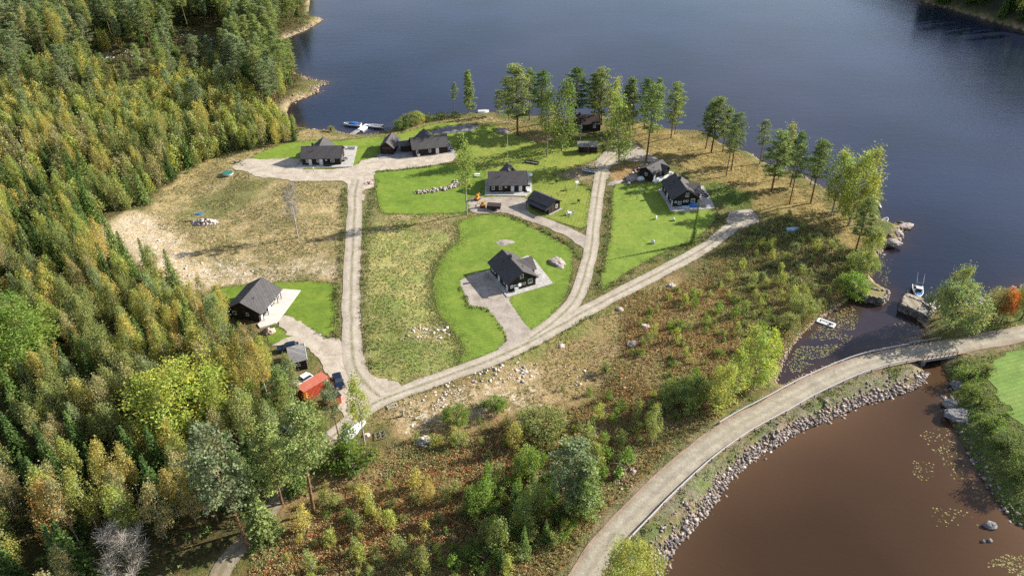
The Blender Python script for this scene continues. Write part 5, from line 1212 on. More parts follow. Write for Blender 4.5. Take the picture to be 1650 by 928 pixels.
def mk_pine(seed, H=19.0, Wd=2.7, low=.45, dens=1.0, lean=.4, cone=False):
    rg = np.random.default_rng(seed); lx, ly = rg.normal(0, lean, 2)
    b = MB(); b.tube([(0, 0, -.5), (lx*.3, ly*.3, H*.35), (lx*.7, ly*.8, H*.7), (lx, ly, H*.97)], [.22, .17, .11, .02], 7, cap=False)
    for i in range(7):
        z = H*low*rg.uniform(.55, 1); a = rg.random()*6.28; L = rg.uniform(.5, 1.3); b.tube([(lx*z/H, ly*z/H, z), (lx*z/H+math.cos(a)*L, ly*z/H+math.sin(a)*L, z+L*.1)], [.035, .01], 4, cap=False)
    parts = []; nb = int(54*dens)
    for i in range(nb):
        t = low+(1-low)*((i+rg.random())/nb); z = H*t; u_ = (t-low)/(1-low)
        prof = (min(1, u_/.22)*.55+.45)*(1-u_**2.2)**.7+.12
        if cone: prof = (1-u_)**.65+.12
        a = i*2.4+rg.normal()*.5; L = Wd*prof*rg.uniform(.55, 1.05)
        x1, y1 = math.cos(a)*L, math.sin(a)*L; bx, by = lx*t, ly*t; z1 = z+L*.12
        b.tube([(bx, by, z-.25*L), (bx+x1*.5, by+y1*.5, z-.02), (bx+x1, by+y1, z1)], [.05*(1-u_)+.02, .03, .012], 4, cap=False)
        tone = rg.uniform(.72, 1.22)
        for q in range(3):
            f_ = rg.uniform(.4, 1.15); s_ = rg.uniform(.26, .46); m_ = int(30*dens)
            c = rg.normal(size=(m_, 3))*np.array([s_, s_, s_*.28])+np.array([bx+x1*f_+rg.normal()*.28, by+y1*f_+rg.normal()*.28, z-.2*L*(1-f_)+.15+rg.normal()*.12])
            parts.append(rnd_tris(c, rg.uniform(.09, .19, m_), shade(rg, m_, tone*.85, tone*1.2, .06), rg, elong=1.3, up=.35))
    tr = b.mesh('trunk', M['bark_pine'], True)
    return tr, crown_mesh('crown', parts, M['needle']), H
def mk_bare(seed, H=14, Wd=3, col='bark_grey', twigs=260, low=.25):
    rg = np.random.default_rng(seed); b = MB(); b.tube([(0, 0, -.3), (.1, 0, H*.5), (0, .1, H*.95)], [.2, .12, .02], 6, cap=False)
    tips = []
    for i in range(26):
        t = low+(.95-low)*i/26; a = rg.random()*6.28; L = Wd*(1.05-.6*t)*rg.uniform(.7, 1.1); p0 = Vector((0, 0, H*t)); p1 = p0+Vector((math.cos(a)*L*.5, math.sin(a)*L*.5, L*.6)); p2 = p0+Vector((math.cos(a)*L, math.sin(a)*L, L*1.15)); b.tube([p0, p1, p2], [.07, .04, .015], 4, cap=False); tips += [(p0, p1, p2)]
    for i in range(twigs):
        p0, p1, p2 = tips[rg.integers(len(tips))]; f_ = rg.random(); s = p1.lerp(p2, f_); d = Vector(rg.normal(size=3)); d.z = abs(d.z)*.8; d.normalize(); L = rg.uniform(.5, 1.3)*Wd/3
        m_ = s+d*L*.5; b.tube([s, m_, m_+d*L*.5+Vector(rg.normal(size=3))*.1*L], [.03, .022, .014], 3, cap=False)
    return b.mesh('trunk', M[col], True), None, H
def mk_sapling(seed, H=3.2, Wd=1.1, leaf=.13, dens=1.0):
    rg = np.random.default_rng(seed); b = MB(); b.tube([(0, 0, -.2), (0, 0, H*.85)], [.04, .01], 4, cap=False)
    for k in range(3):
        a = rg.random()*6.28; b.tube([(0, 0, 0), (math.cos(a)*Wd*.4, math.sin(a)*Wd*.4, H*.6)], [.03, .01], 4, cap=False)
    tr = b.mesh('trunk', M['bark_dark'], True); parts = []
    for i in range(int(16*dens)):
        t = rg.uniform(.12, 1); rr = Wd*math.sin(math.pi*min(.97, t*.8+.12))**.8*math.sqrt(rg.random()); a = rg.random()*6.28; m_ = 34; s_ = .24*Wd/1.1
        c = rg.normal(size=(m_, 3))*np.array([s_, s_, s_*1.3])+np.array([math.cos(a)*rr, math.sin(a)*rr, H*t*.93]); parts.append(rnd_tris(c, rg.uniform(leaf*.6, leaf*1.3, m_), shade(rg, 1, .75, 1.2, .08)*shade(rg, m_, .8, 1.2, .06), rg, up=.2))
    return tr, crown_mesh('crown', parts, M['leaf']), H
LIB = {
 'birch': [mk_birch(11, 15, 2.4, 1.0, .3), mk_birch(12, 15, 2.1, .95, .38), mk_birch(13, 15, 2.8, 1.15, .16), mk_birch(14, 15, 2.2, .85, .42), mk_birch(15, 15, 2.6, 1.05, .2)],
 'young_birch': [mk_birch(21, 7, 1.6, .66, .1, .16), mk_birch(22, 7, 1.3, .6, .12, .15), mk_birch(23, 7, 2.0, .8, .06, .16), mk_birch(24, 7, 1.7, .7, .2, .16)],
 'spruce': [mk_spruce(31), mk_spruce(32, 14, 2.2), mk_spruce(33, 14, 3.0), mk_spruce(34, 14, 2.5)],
 'pine': [mk_pine(41, 19, 3.1, .36, 1.2), mk_pine(42, 19, 2.9, .42, 1.1), mk_pine(43, 19, 3.4, .28, 1.35), mk_pine(44, 19, 2.7, .46, .95, .8), mk_pine(45, 19, 3.1, .34, 1.25)],
 'dense_pine': [mk_pine(46, 15, 3.0, .12, 1.7, .2, True), mk_pine(47, 15, 2.7, .18, 1.5, .3, True)],
 'maple': [mk_broad(51, 11, 4.0, .12, 1.7, cl=.6), mk_broad(52, 11, 4.4, .12, 1.8, cl=.6)],
 'willow': [mk_broad(61, 7, 3.4, .13, 1.3, .05, 4, .65), mk_broad(62, 7, 3.0, .13, 1.2, .02, 4, .65)],
 'big_bush': [mk_broad(74, 5, 2.9, .115, 1.1, 0, 5, .65), mk_broad(75, 5, 2.6, .115, 1.0, 0, 5, .65)],
 'bush': [mk_broad(71, 2.6, 1.7, .13, .42, 0, 4), mk_broad(72, 2.6, 1.5, .13, .38, 0, 4), mk_broad(73, 2.6, 2.0, .14, .48, 0, 5)],
 'sapling': [mk_sapling(81), mk_sapling(82, 3.2, .9), mk_sapling(83, 3.2, 1.3, .14, 1.2)],
 'young_spruce': [mk_spruce(91, 3.0, 1.0, low=.03), mk_spruce(92, 3.0, .8, low=.03)],
 'bare_tree': [mk_bare(95, twigs=1500), mk_bare(96, 9, 4.2, twigs=1700, low=.12)],
}
KIND = {'birch': ('birch_tree', 'birch'), 'young_birch': ('birch_tree', 'birch'), 'spruce': ('spruce_tree', 'spruce'), 'pine': ('pine_tree', 'pine'), 'dense_pine': ('pine_tree', 'pine'), 'maple': ('maple_tree', 'maple'), 'willow': ('willow_tree', 'willow'), 'bush': ('bush', 'bush'), 'big_bush': ('bush', 'bush'), 'sapling': ('sapling', 'sapling'), 'young_spruce': ('spruce_seedling', 'spruce seedling'), 'bare_tree': ('bare_tree', 'bare tree')}
PAL = {  # name -> base colour
 'olive': (.30, .315, .115), 'yellow-green': (.38, .39, .11), 'golden': (.46, .39, .125), 'orange': (.50, .33, .12), 'grey-green': (.28, .315, .155), 'fresh green': (.21, .295, .06), 'bright yellow-green': (.38, .42, .08), 'brownish': (.38, .33, .165),
 'dark green': (.085, .14, .034), 'deep green': (.13, .195, .043), 'mid green': (.20, .25, .075), 'light green': (.28, .325, .10), 'blue-green': (.21, .26, .12), 'bracken': (.28, .15, .07), 'red': (.52, .15, .05)}
GRP = {}
def tree(species, x, y, z, h, colname, label, var=None, wf=1.0, group=None, rz=None, lean=(0, 0)):
    lib = LIB[species]; i = int(rng.integers(len(lib))) if var is None else var; tr, cr, H0 = lib[i]
    nm, cat = KIND[species]; s = h/H0
    r = empty(nm, (x, y, z), rng.random()*6.28 if rz is None else rz); r.scale = (s*wf, s*wf, s)
    if lean != (0, 0): r.rotation_euler = (lean[0], lean[1], 0)
    tag(r, label, cat, group)
    t = link('trunk', tr, r)
    if cr is not None:
        c = link('crown', cr, r); k = 1+float(rng.normal())*.08; pc = PAL[colname]; k *= 1.0; c.color = (pc[0]*k, pc[1]*k*(1+float(rng.normal())*.03), pc[2]*k, 1)
    return r
def hz_from(px_top, x, y, z):
    lo, hi = .3, 45
    for _ in range(30):
        m_ = (lo+hi)/2
        if pj(x, y, z+m_)[1] > px_top: lo = m_
        else: hi = m_
    return (lo+hi)/2
def T(sp, px, py, top, col, label, wf=1.0, var=None, topx=None, group=None):
    x, y, z = at_t(px, py)
    if px > 1300 and 250 < py < 330 and z < -1: z = -1
    h = hz_from(top, x, y, z); lean = (0, 0)
    if topx is not None:
        nat = pj(x, y, z+h)[0]; dz = (topx-nat)/pj(x+1, y, z+h)[0] if False else (topx-nat)*y/FP/math.cos(R(5))*.95
        lean = (0, math.atan2(dz, h))
    if sp == 'pine' and wf < 1.3: wf *= 1.15
    if sp == 'bush' and h > 3.2: sp = 'big_bush'
    H0 = LIB[sp][0][2]
    return tree(sp, x, y, z-.1, h, col, label, var, wf, group, lean=lean)
SHORE = 'tall pines along the shore of the headland'
T('pine', 731, 180, 134, 'blue-green', 'small pine with a bare lower trunk, standing alone left of the white upturned boat', .9, 3)
T('dense_pine', 756, 182, 115, 'light green', 'slim conical pine beside the white upturned boat', .75, 0)
T('pine', 804, 186, 145, 'mid green', 'short pine between the white upturned boat and the tallest shore pines', .95, 2)
T('pine', 834, 218, 106, 'light green', 'broad tall pine with the fullest crown behind the flagpole', 1.25, 2)
T('pine', 820, 194, 124, 'mid green', 'pine half hidden behind the broad tall pine by the flagpole', 1.0, 0)
T('pine', 853, 194, 112, 'mid green', 'dark slender pine just behind the broad tall pine, at the water', .95, 1)
T('pine', 872, 200, 115, 'deep green', 'dark wide-topped pine at the water between the two front pines', 1.2, 4)
T('birch', 881, 253, 146, 'light green', 'grey-green tree whose trunk stands in the park lawn, nearer than the other shore trees', 1.0, 3)
T('birch', 905, 243, 128, 'mid green', 'thick-trunked full tree in the park lawn in front of the old cabin', 1.15, 2)
T('pine', 926, 205, 111, 'deep green', 'dark ragged pine directly over the left end of the old cabin', 1.2, 4)
T('pine', 957, 205, 118, 'mid green', 'pine with a thin trunk crossing the old cabin roof', 1.0, 0)
T('pine', 965, 210, 112, 'light green', 'sunlit pine at the gable of the old cabin', 1.1, 2)
T('birch', 989, 221, 128, 'yellow-green', 'yellow-green birch behind the tall roadside tree at the parking place', .95, 0)
T('birch', 998, 265, 152, 'light green', 'very tall pale tree at the edge of the upper gravel turnaround', 1.2, 2)
T('dense_pine', 1011, 214, 127, 'mid green', 'dense dark pine behind the very tall pale tree', .95, 1)
T('pine', 1041, 260, 138, 'mid green', 'tall pine with a long bare trunk beside the guest house', 1.0, 1)
T('pine', 1038, 205, 128, 'deep green', 'dark pine at the water behind the long bare trunk by the guest house', 1.2, 4)
T('pine', 1059, 212, 127, 'mid green', 'slender pine at the shore just beyond the guest house pines', .8, 3)
T('pine', 1081, 223, 135, 'light green', 'bright pine of the lone pair on the open shore', .95, 2)
T('pine', 1087, 217, 150, 'mid green', 'darker pine of the lone pair on the open shore', .8, 3)
T('pine', 1137, 240, 164, 'deep green', 'dark pine on the far side of the shore clump of four', .95, 1)
T('pine', 1146, 246, 156, 'mid green', 'tallest pine of the shore clump of four', 1.25, 2)
T('pine', 1164, 244, 174, 'mid green', 'third pine of the shore clump of four, leaning over the water', .95, 0)
T('pine', 1170, 284, 199, 'mid green', 'thin-trunked pine standing well inland of the shore clump', .85, 3)
T('pine', 1178, 275, 182, 'blue-green', 'thin bluish pine beside the inland thin-trunked one', .95, 1)
T('pine', 1224, 264, 196, 'blue-green', 'lone bluish pine at the water between two clumps of shore trees', 1.1, 3)
T('pine', 1243, 308, 214, 'mid green', 'full pine with its trunk foot in the brown grass above the long jetty', 1.25, 2)
T('birch', 1254, 289, 202, 'olive', 'pale birch behind the full pine on the brown shore slope', 1.1, 0)
T('pine', 1273, 301, 214, 'deep green', 'dark green pine right beside the pale birch on the brown slope', 1.0, 1)
T('pine', 1272, 329, 236, 'mid green', 'sparse pine nearest the scrub on the brown slope', .9, 3)
T('pine', 1305, 299, 230, 'deep green', 'dark pine at the water edge just before the yellow birches', .9, 0)
T('pine', 1306, 328, 228, 'mid green', 'strongly leaning tall pine beside the yellow birches', 1.1, 1)
for i, (px, py, top, lab) in enumerate(((1339,349,246,'innermost yellow-green birch of the jetty clump'), (1352,340,250,'yellow-green birch standing over the landward end of the jetty'), (1366,364,244,'tallest yellow-green birch of the jetty clump'), (1379,352,252,'full yellow birch between the tallest one and the jetty platform'), (1390,360,285,'lower yellow birch hanging over the jetty platform'))):
    T('birch', px, py, top, ('olive', 'light green', 'yellow-green', 'yellow-green', 'yellow-green')[i], lab, 1.25, (0, 2, 2, 4, 0)[i])
T('pine', 1378, 405, 322, 'mid green', 'crooked low pine with a spreading crown above the small rowing boat', 1.35, 4)
T('willow', 1400, 410, 365, 'olive', 'thin pale willow bending over the bay shore', .7, 0)
T('birch', 1393, 442, 390, 'olive', 'small leaning birch at the mouth of the bay', .8, 3)
T('bare_tree', 480, 383, 300, 'brownish', 'leafless grey tree standing alone in the dug-over field', .9, 0)
T('birch', 752, 346, 228, 'light green', 'tall lone birch between the two lawns with a very long shadow', .85, 3)
T('spruce', 1116, 393, 322, 'deep green', 'thin young spruce at the edge of the long lawn by the track', .45, 1)
T('willow', 1530, 530, 455, 'grey-green', 'big grey-green willow at the stone landing', 1.0, 0)
T('birch', 1517, 512, 427, 'olive', 'pale tall birch behind the grey-green willow', 1.2, 2)
T('maple', 1598, 518, 462, 'brownish', 'small tree with orange-red leaves on one side, on the lake shore beyond the road', .75, 0)
r = T('maple', 1612, 521, 462, 'red', 'orange-red crowned rowan growing into the small brown-leaved tree', .5, 1)
T('maple', 1645, 515, 455, 'mid green', 'dark green tree at the lake shore next to the orange-red rowan', .8, 1)
T('birch', 588, 717, 612, 'yellow-green', 'sparse yellowish birch beside the upturned boats', .95, 3)
T('pine', 547, 708, 617, 'blue-green', 'thin-stemmed pine standing in front of the small red shed', .75, 3)
T('pine', 506, 826, 650, 'mid green', 'big pine with a reddish bare trunk on the brown slope by the lower track', .95, 3)
T('pine', 402, 884, 690, 'blue-green', 'big bluish pine with a sunlit orange trunk at the path', .95, 3)
T('pine', 923, 822, 708, 'blue-green', 'full bluish pine in the young scrub beside the gravel road', 1.35, 2)
T('pine', 455, 812, 690, 'light green', 'pine standing between the two big ones and hiding the lower path', 1.0, 2)
T('spruce', 478, 790, 700, 'deep green', 'green spruce beside the big red-trunked pine, over the lower path', 1.0, 0)
T('birch', 520, 752, 655, 'light green', 'leafy tree over the lower path, just behind the big red-trunked pine', 1.0, 2)
T('spruce', 428, 868, 780, 'mid green', 'low spruce at the foot of the path between the two big pines', 1.2, 2)
T('dense_pine', 940, 834, 745, 'mid green', 'second bluish pine, leaning towards the gravel road', 1.1, 1)
T('birch', 1050, 720, 651, 'olive', 'small round-headed birch alone in the rusty scrub', .9, 0)
T('birch', 1153, 668, 583, 'yellow-green', 'bright birch at the bend of the road, nearest the dark bush', 1.2, 2)
T('birch', 1181, 648, 566, 'yellow-green', 'middle one of the bright birches at the road bend', 1.2, 0)
T('birch', 1215, 625, 528, 'yellow-green', 'tallest of the bright birches at the road bend, by the lily bay', 1.35, 2)
T('birch', 1236, 612, 535, 'bright yellow-green', 'yellowest of the bright birches, at the lily bay shore', 1.2, 4)
T('bare_tree', 222, 940, 868, 'brownish', 'bushy leafless grey-white tree at the wood corner by the path', .8, 1)
T('maple', 308, 700, 590, 'bright yellow-green', 'big bright yellow-green maple with one reddish patch in the birch wood', 1.5, 0)
T('maple', 30, 620, 480, 'fresh green', 'huge rounded fresh green crown at the very edge of the wood', 1.25, 1)
T('maple', 1010, 985, 880, 'yellow-green', 'yellow-green tree overhanging the foot of the guard rail', .8, 0)
T('bush', 458, 218, 200, 'olive', 'round bush on the pale shore beside the boat dock', 1.0, 0)
T('bush', 1160, 545, 505, 'olive', 'round olive bush in the scrub', 1.0, 0) if False else None
for px, py, top, c, lab, wf, sp in ((534,212,203,'yellow-green','small round bush on the shore just beside the dock gangway',1.2,'bush'), (648,208,190,'mid green','dark bush on the shore behind the steep garage',1.3,'bush'), (663,203,182,'olive','tallest shore bush behind the house with the flat annex',1.5,'bush'), (672,199,179,'yellow-green','yellow bush among the shore bushes behind the annex house',1.3,'bush'), (690,194,183,'mid green','low dark bush at the water beyond the annex roof',1.6,'bush'), (712,191,181,'mid green','low spreading bush at the water beyond the far lawn',1.8,'bush'), (735,189,181,'mid green','low bush by the foot of the slim conical pine',1.6,'bush'),
  (1292,505,478,'olive','round grey-green bush near the white raft, upper one',1.2,'bush'), (1268,532,506,'olive','round bush at the water just above the white raft',1.25,'bush'), (1370,478,440,'fresh green','leafy bush at the root of the old stone pier',1.1,'bush'), (1385,440,405,'light green','tall bush at the narrow mouth of the bay',1.1,'bush'),
  (1558,612,594,'fresh green','round bright bush right beside the bridge abutment',1.2,'bush'), (1560,640,618,'mid green','round bush above the stream rocks',.9,'bush'), (1600,690,672,'fresh green','wide bush between the hay field and the pond',.9,'bush'), (1590,600,585,'olive','bush on the field corner beside the road',1.2,'bush'), (1625,720,698,'mid green','wide bush below the hay field',1.5,'bush'), (1648,765,735,'mid green','large bush at the outer edge of the pond meadow',1.3,'bush'), (1580,650,632,'mid green','bush directly over the smooth shore rock',.9,'bush'),
  (1090,660,622,'mid green','large dark green bush in shade beside the bright road birches',1.2,'bush'), (1115,640,610,'mid green','second dark bush behind the bright road birches',1.2,'bush'),
  (975,600,585,'olive','small bush at the boundary of tan slope and bracken',1.0,'bush'), (870,700,660,'olive','wide olive bush cluster below the pale rocks',1.3,'bush'), (800,660,640,'fresh green','round green bush in the tan slope below the pale rocks',1.3,'bush'), (735,680,655,'fresh green','green pine-like bush near the round stone pile',1.2,'bush'), (780,655,645,'fresh green','tiny green bush in the pale grass',1.2,'bush')):
    T(sp, px, py, top, c, lab, wf)

# ------------------------------------------------------------------ woods: countable trees by survey of the photo's zones
def ppts(px_poly, spacing, seed, zf=0.0, jit=.45):
    P = W(px_poly, zf); rg = np.random.default_rng(seed)
    x0, x1 = min(p[0] for p in P), max(p[0] for p in P); y0, y1 = min(p[1] for p in P), max(p[1] for p in P)
    xs = np.arange(x0, x1, spacing); ys = np.arange(y0, y1, spacing*.87); X, Y = np.meshgrid(xs, ys); X = X+((np.arange(len(ys)) % 2)*spacing/2)[:, None]
    X = X.ravel()+rg.uniform(-jit, jit, X.size)*spacing; Y = Y.ravel()+rg.uniform(-jit, jit, Y.size)*spacing
    k = inpoly(P, X, Y); return X[k], Y[k]
PATHLINE = trk_w
ZONES = [  # outline px, spacing m, [(species, weight, hmin, hmax, [colours])], place words
 ([(-60,-45),(130,-45),(160,60),(110,110),(0,140),(-80,140)], 6.2, [('pine',.5,15,21,['blue-green','mid green']),('birch',.3,12,17,['olive','golden','brownish']),('spruce',.2,10,16,['dark green','deep green'])], 'in the far corner wood'),
 ([(130,-45),(300,-45),(330,60),(240,95),(160,70)], 5.6, [('spruce',.35,11,18,['dark green','deep green']),('pine',.4,15,22,['mid green','blue-green']),('birch',.25,12,17,['olive','golden'])], 'in the dark wood behind the clearing'),
 ([(300,-45),(495,-45),(495,30),(440,60),(470,120),(480,160),(440,190),(390,150),(340,70)], 5.0, [('pine',.75,14,20,['blue-green','mid green','light green']),('birch',.12,11,15,['yellow-green','olive']),('spruce',.13,9,15,['deep green'])], 'on the pine shore above the dock bay'),
 ([(0,140),(110,105),(160,75),(240,100),(330,70),(350,100),(280,150),(120,160),(0,190)], 6.0, [('pine',.3,12,18,['blue-green','mid green']),('young_birch',.4,6,10,['olive','golden','yellow-green']),('spruce',.3,7,13,['deep green','mid green'])], 'around the small felled clearing'),
 ([(-80,160),(120,160),(280,150),(350,100),(390,150),(440,190),(485,215),(455,228),(330,225),(200,215),(-80,260)], 3.5, [('young_birch',.84,4.5,8,['yellow-green','olive','golden','olive']),('spruce',.11,5,8,['deep green','mid green']),('pine',.05,9,13,['blue-green'])], 'in the band of yellow young birches'),
 ([(-80,255),(200,215),(330,225),(455,226),(480,225),(470,231),(400,244),(330,258),(272,285),(225,330),(160,350),(140,300),(-80,330)], 4.2, [('spruce',.4,7,12,['deep green','mid green','dark green']),('young_birch',.45,6,10,['olive','yellow-green','brownish']),('birch',.15,10,13,['olive','golden'])], 'in the spruce edge above the dug-over field'),
 ([(-80,330),(140,300),(165,350),(150,378),(190,410),(240,440),(300,470),(340,498),(300,520),(120,460),(-80,440)], 4.4, [('spruce',.42,9,15,['dark green','deep green','mid green']),('birch',.3,10,15,['olive','yellow-green','golden']),('young_birch',.28,6,10,['yellow-green','golden','olive'])], 'in the wood beside the bare rock field'),
 ([(-80,440),(120,460),(300,520),(340,500),(395,545),(415,580),(440,630),(440,660),(300,640),(-80,560)], 3.8, [('birch',.66,9,14,['olive','olive','yellow-green','grey-green','golden','brownish']),('spruce',.2,7,12,['dark green','deep green']),('young_birch',.12,7,9,['orange'])], 'in the birch wood below the terrace house'),
 ([(-80,560),(300,640),(440,660),(470,690),(430,720),(380,760),(120,760),(-80,720)], 3.9, [('birch',.64,9,14,['olive','yellow-green','grey-green','golden','brownish','olive']),('spruce',.19,7,12,['dark green','deep green']),('young_birch',.09,7,10,['orange','golden'])], 'in the middle of the birch wood'),
 ([(440,660),(482,650),(520,700),(505,745),(460,770),(420,800),(390,850),(340,860),(350,780),(430,720)], 4.8, [('pine',.4,12,17,['mid green','blue-green']),('spruce',.3,8,13,['deep green']),('birch',.3,9,14,['grey-green','light green'])], 'between the path and the birch wood'),
 ([(-80,720),(120,760),(350,770),(345,850),(300,880),(180,890),(60,930),(-80,960)], 4.4, [('birch',.52,10,15,['golden','olive','brownish','yellow-green','orange','olive']),('spruce',.4,10,16,['dark green'])], 'in the shaded lower corner wood'),  # dark spruces favoured here, their colour stands in for a cloud's shadow
 ([(60,930),(170,905),(200,960),(150,1010),(-80,1010),(-80,960)], 6, [('spruce',.7,9,14,['dark green']),('birch',.3,8,12,['brownish'])], 'in the dark corner under the birches'),  # mostly dark spruce again, cloud shade put into the tree colours
 # headland scrub and moor
 ([(860,690),(960,660),(1040,640),(1070,700),(1000,780),(930,850),(880,900),(780,960),(640,960),(700,860),(760,800)], 3.2, [('sapling',.55,1.6,4.0,['olive','yellow-green','fresh green','olive']),('bush',.22,1.4,2.6,['olive','fresh green','yellow-green']),('young_birch',.12,4,6,['olive','yellow-green']),('young_spruce',.1,1.5,3.5,['fresh green'])], 'in the scrub beside the gravel road'),
 ([(780,760),(870,740),(920,830),(900,900),(820,935),(740,900)], 3.2, [('spruce',.35,5,8,['deep green','dark green']),('bush',.3,2.5,4,['fresh green','deep green']),('young_birch',.35,5,8,['fresh green','light green'])], 'in the dense green thicket by the road'),
 ([(520,730),(620,710),(720,700),(800,690),(860,690),(760,800),(700,860),(640,950),(400,960),(430,900),(520,830)], 3.3, [('sapling',.6,1.5,3.8,['olive','yellow-green','golden','olive']),('bush',.18,1.2,2.2,['olive','fresh green','yellow-green']),('young_birch',.15,4,6.5,['olive','yellow-green','golden'])], 'on the bracken slope below the junction'),
 ([(520,715),(565,700),(610,740),(600,770),(540,760)], 3.6, [('young_birch',.4,5,8,['fresh green','mid green']),('bush',.4,2.5,4,['deep green','fresh green'])], 'in the thicket below the upturned boats'),
 ([(700,660),(860,640),(980,600),(1020,560),(1060,560),(1050,640),(960,660),(860,690),(720,700)], 6.0, [('sapling',.5,1.2,2.8,['olive','fresh green']),('young_spruce',.3,1.0,2.2,['fresh green']),('bush',.2,1.0,1.8,['olive'])], 'on the tan slope near the pale rocks'),
 ([(1020,520),(1090,465),(1180,440),(1260,480),(1290,540),(1240,600),(1190,620),(1130,650),(1060,700),(1040,640)], 3.8, [('sapling',.5,1.4,3.4,['olive','yellow-green','fresh green']),('bush',.3,1.2,2.4,['olive','fresh green']),('young_spruce',.2,1,2,['fresh green'])], 'on the rusty moor above the lily bay'),
 ([(1195,375),(1260,350),(1330,380),(1395,420),(1398,448),(1370,475),(1310,510),(1260,480),(1190,440)], 4.2, [('bush',.7,1.0,2.1,['olive','grey-green','light green']),('sapling',.3,2,4,['olive','yellow-green'])], 'in the dense scrub above the bay'),
 ([(1540,600),(1595,620),(1625,660),(1650,690),(1700,720),(1700,840),(1650,845),(1620,800),(1570,735),(1550,690)], 11, [('bush',.8,.9,1.7,['mid green','fresh green','olive']),('sapling',.2,2,4,['fresh green'])], 'in the pond meadow below the hay field'),
 ([(1200,345),(1240,330),(1320,350),(1370,400),(1300,385),(1230,360)], 7.5, [('bush',.8,.7,1.2,['olive','mid green']),('sapling',.2,1.5,3,['olive'])], 'under the shore pines beyond the turning circle'),
 ([(1535,548),(1560,535),(1650,510),(1700,505),(1700,520),(1650,525),(1560,546)], 3.0, [('bush',1,1.4,2.6,['deep green','olive'])], 'along the shore side of the road beyond the bridge'),
 ([(1480,-60),(1500,5),(1530,12),(1590,28),(1650,45),(1760,80),(1900,60),(1900,-60)], 7.5, [('spruce',.6,14,20,['dark green','deep green']),('pine',.3,15,20,['deep green']),('birch',.1,12,16,['olive'])], 'on the shaded far shore'),
]
ONES = ['zero','one','two','three','four','five','six','seven','eight','nine','ten','eleven','twelve','thirteen','fourteen','fifteen','sixteen','seventeen','eighteen','nineteen']
TENS = ['','','twenty','thirty','forty','fifty','sixty','seventy','eighty','ninety']
def wordnum(n):
    n = int(max(0, min(99, n)))
    return ONES[n] if n < 20 else TENS[n//10]+('-'+ONES[n % 10] if n % 10 else '')
cands = []
CLR1 = np.array([(155,88),(215,82),(258,94),(238,108),(160,104)], float); CLR2 = np.array([(284,50),(350,48),(375,64),(362,76),(290,80)], float)
BLD = [(h4, 7), (h5, 8), (h3, 8), (h1, 9), (h2, 10), (g2, 6), (h6, 6.5), (h7, 6), (g3, 6), (sh1, 4.2), (sh2, 3.4), (cn, 4.3)]
for zi, (poly, sp_, mix, place_) in enumerate(ZONES):
    X, Y = ppts(poly, sp_, 100+zi); far = zi == len(ZONES)-1
    if far: k = sd_poly(far_w, X, Y) > 1.5
    else: k = land_sd(X, Y) > 1.6
    k &= (d_line(PATHLINE, X, Y) > (1.7 if zi in (9, 10) else 3.2)) & (d_line(main_w, X, Y) > 4.6) & (d_line(re_w, X, Y) > 3)
    for P in FLAT[:7]: k &= sd_poly(P, X, Y) < -1.2
    for r_, rad in BLD: k &= np.hypot(X-r_.location.x, Y-r_.location.y) > rad
    X = X[k]; Y = Y[k]; Z = hgt(X, Y); rg = np.random.default_rng(500+zi)
    ws = np.array([m_[1] for m_ in mix]); ws = ws/ws.sum()
    # clearings in the wood and patchiness
    for x, y, z in zip(X, Y, Z):
        px, py = pj(x, y, z)
        if not (-70 < px < 1720 and -60 < py < 1000): continue
        if (vnoise(x, y, 9) < .28) and zi in (12, 14, 16, 17): continue
        if inpoly(np.array([(150,88),(215,80),(260,92),(240,112),(160,110)]), np.array([px]), np.array([py]))[0]: continue
        if inpoly(np.array([(280,45),(350,45),(378,62),(365,80),(290,85)]), np.array([px]), np.array([py]))[0] : continue
        if zi < 5:
            qx, qy = pj(x, y, z+7)
            if inpoly(CLR1, np.array([qx]), np.array([qy]))[0] or inpoly(CLR2, np.array([qx]), np.array([qy]))[0]: continue
        k_ = int(np.searchsorted(np.cumsum(ws), rg.random()*.9999)); m_ = mix[k_]
        cl = m_[4]; ci = int(min(len(cl)-1, len(cl)*float(np.clip(.5+(vnoise(x, y, 14)-.5)*1.1+rg.normal()*.28, 0, .999))))
        h = rg.uniform(m_[2], m_[3])*(.9+.25*float(vnoise(x, y, 22)))
        # keep the view onto buildings and yards free
        cands.append((m_[0], x, y, float(z), h, cl[ci], px, py, place_, h/max(40, math.hypot(y, 100-z)), (h-m_[2])/(m_[3]-m_[2]+.01), zi))
cands.sort(key=lambda c_: -c_[9])
count = {}; mass = []; seen = {}
for c_ in cands:
    sp, x, y, z, h, col, px, py, place_, _, hh, zi = c_
    nm, cat = KIND[sp]
    tx, ty = pj(x, y, z+h*.6)
    vis = -10 < tx < 1660 and -12 < ty < 935
    if not vis and not (-40 < px < 1690): continue
    if not vis or count.get(nm, 0) >= 290: mass.append(c_); continue
    count[nm] = count.get(nm, 0)+1
    size = 'tall' if hh > .66 else ('small' if hh < .3 else 'mid-sized')
    a, b_ = int(tx/16.5), int(ty/9.28)
    while (nm, a, b_) in seen: b_ += 1
    seen[(nm, a, b_)] = 1
    lab = '%s %s %s %s, %s percent across, %s percent down' % (size, col, cat, place_, wordnum(a), wordnum(b_))
    words_ = lab.replace(',', '').split()
    if len(words_) > 16: lab = lab.replace(size+' ', '', 1); words_ = lab.split()
    if len(words_) > 16: lab = '%s %s %s, %s percent across, %s percent down' % (col, cat, ' '.join(place_.split()[:6]) if len(place_.split()) <= 6 else ' '.join(place_.split()[:5]), wordnum(a), wordnum(b_))
    tree(sp, x, y, z-.1, h, col, lab, wf=float(rng.uniform(.80, 1.05)), group=cat+' '+place_)
print('TREES', count, 'mass', len(mass))
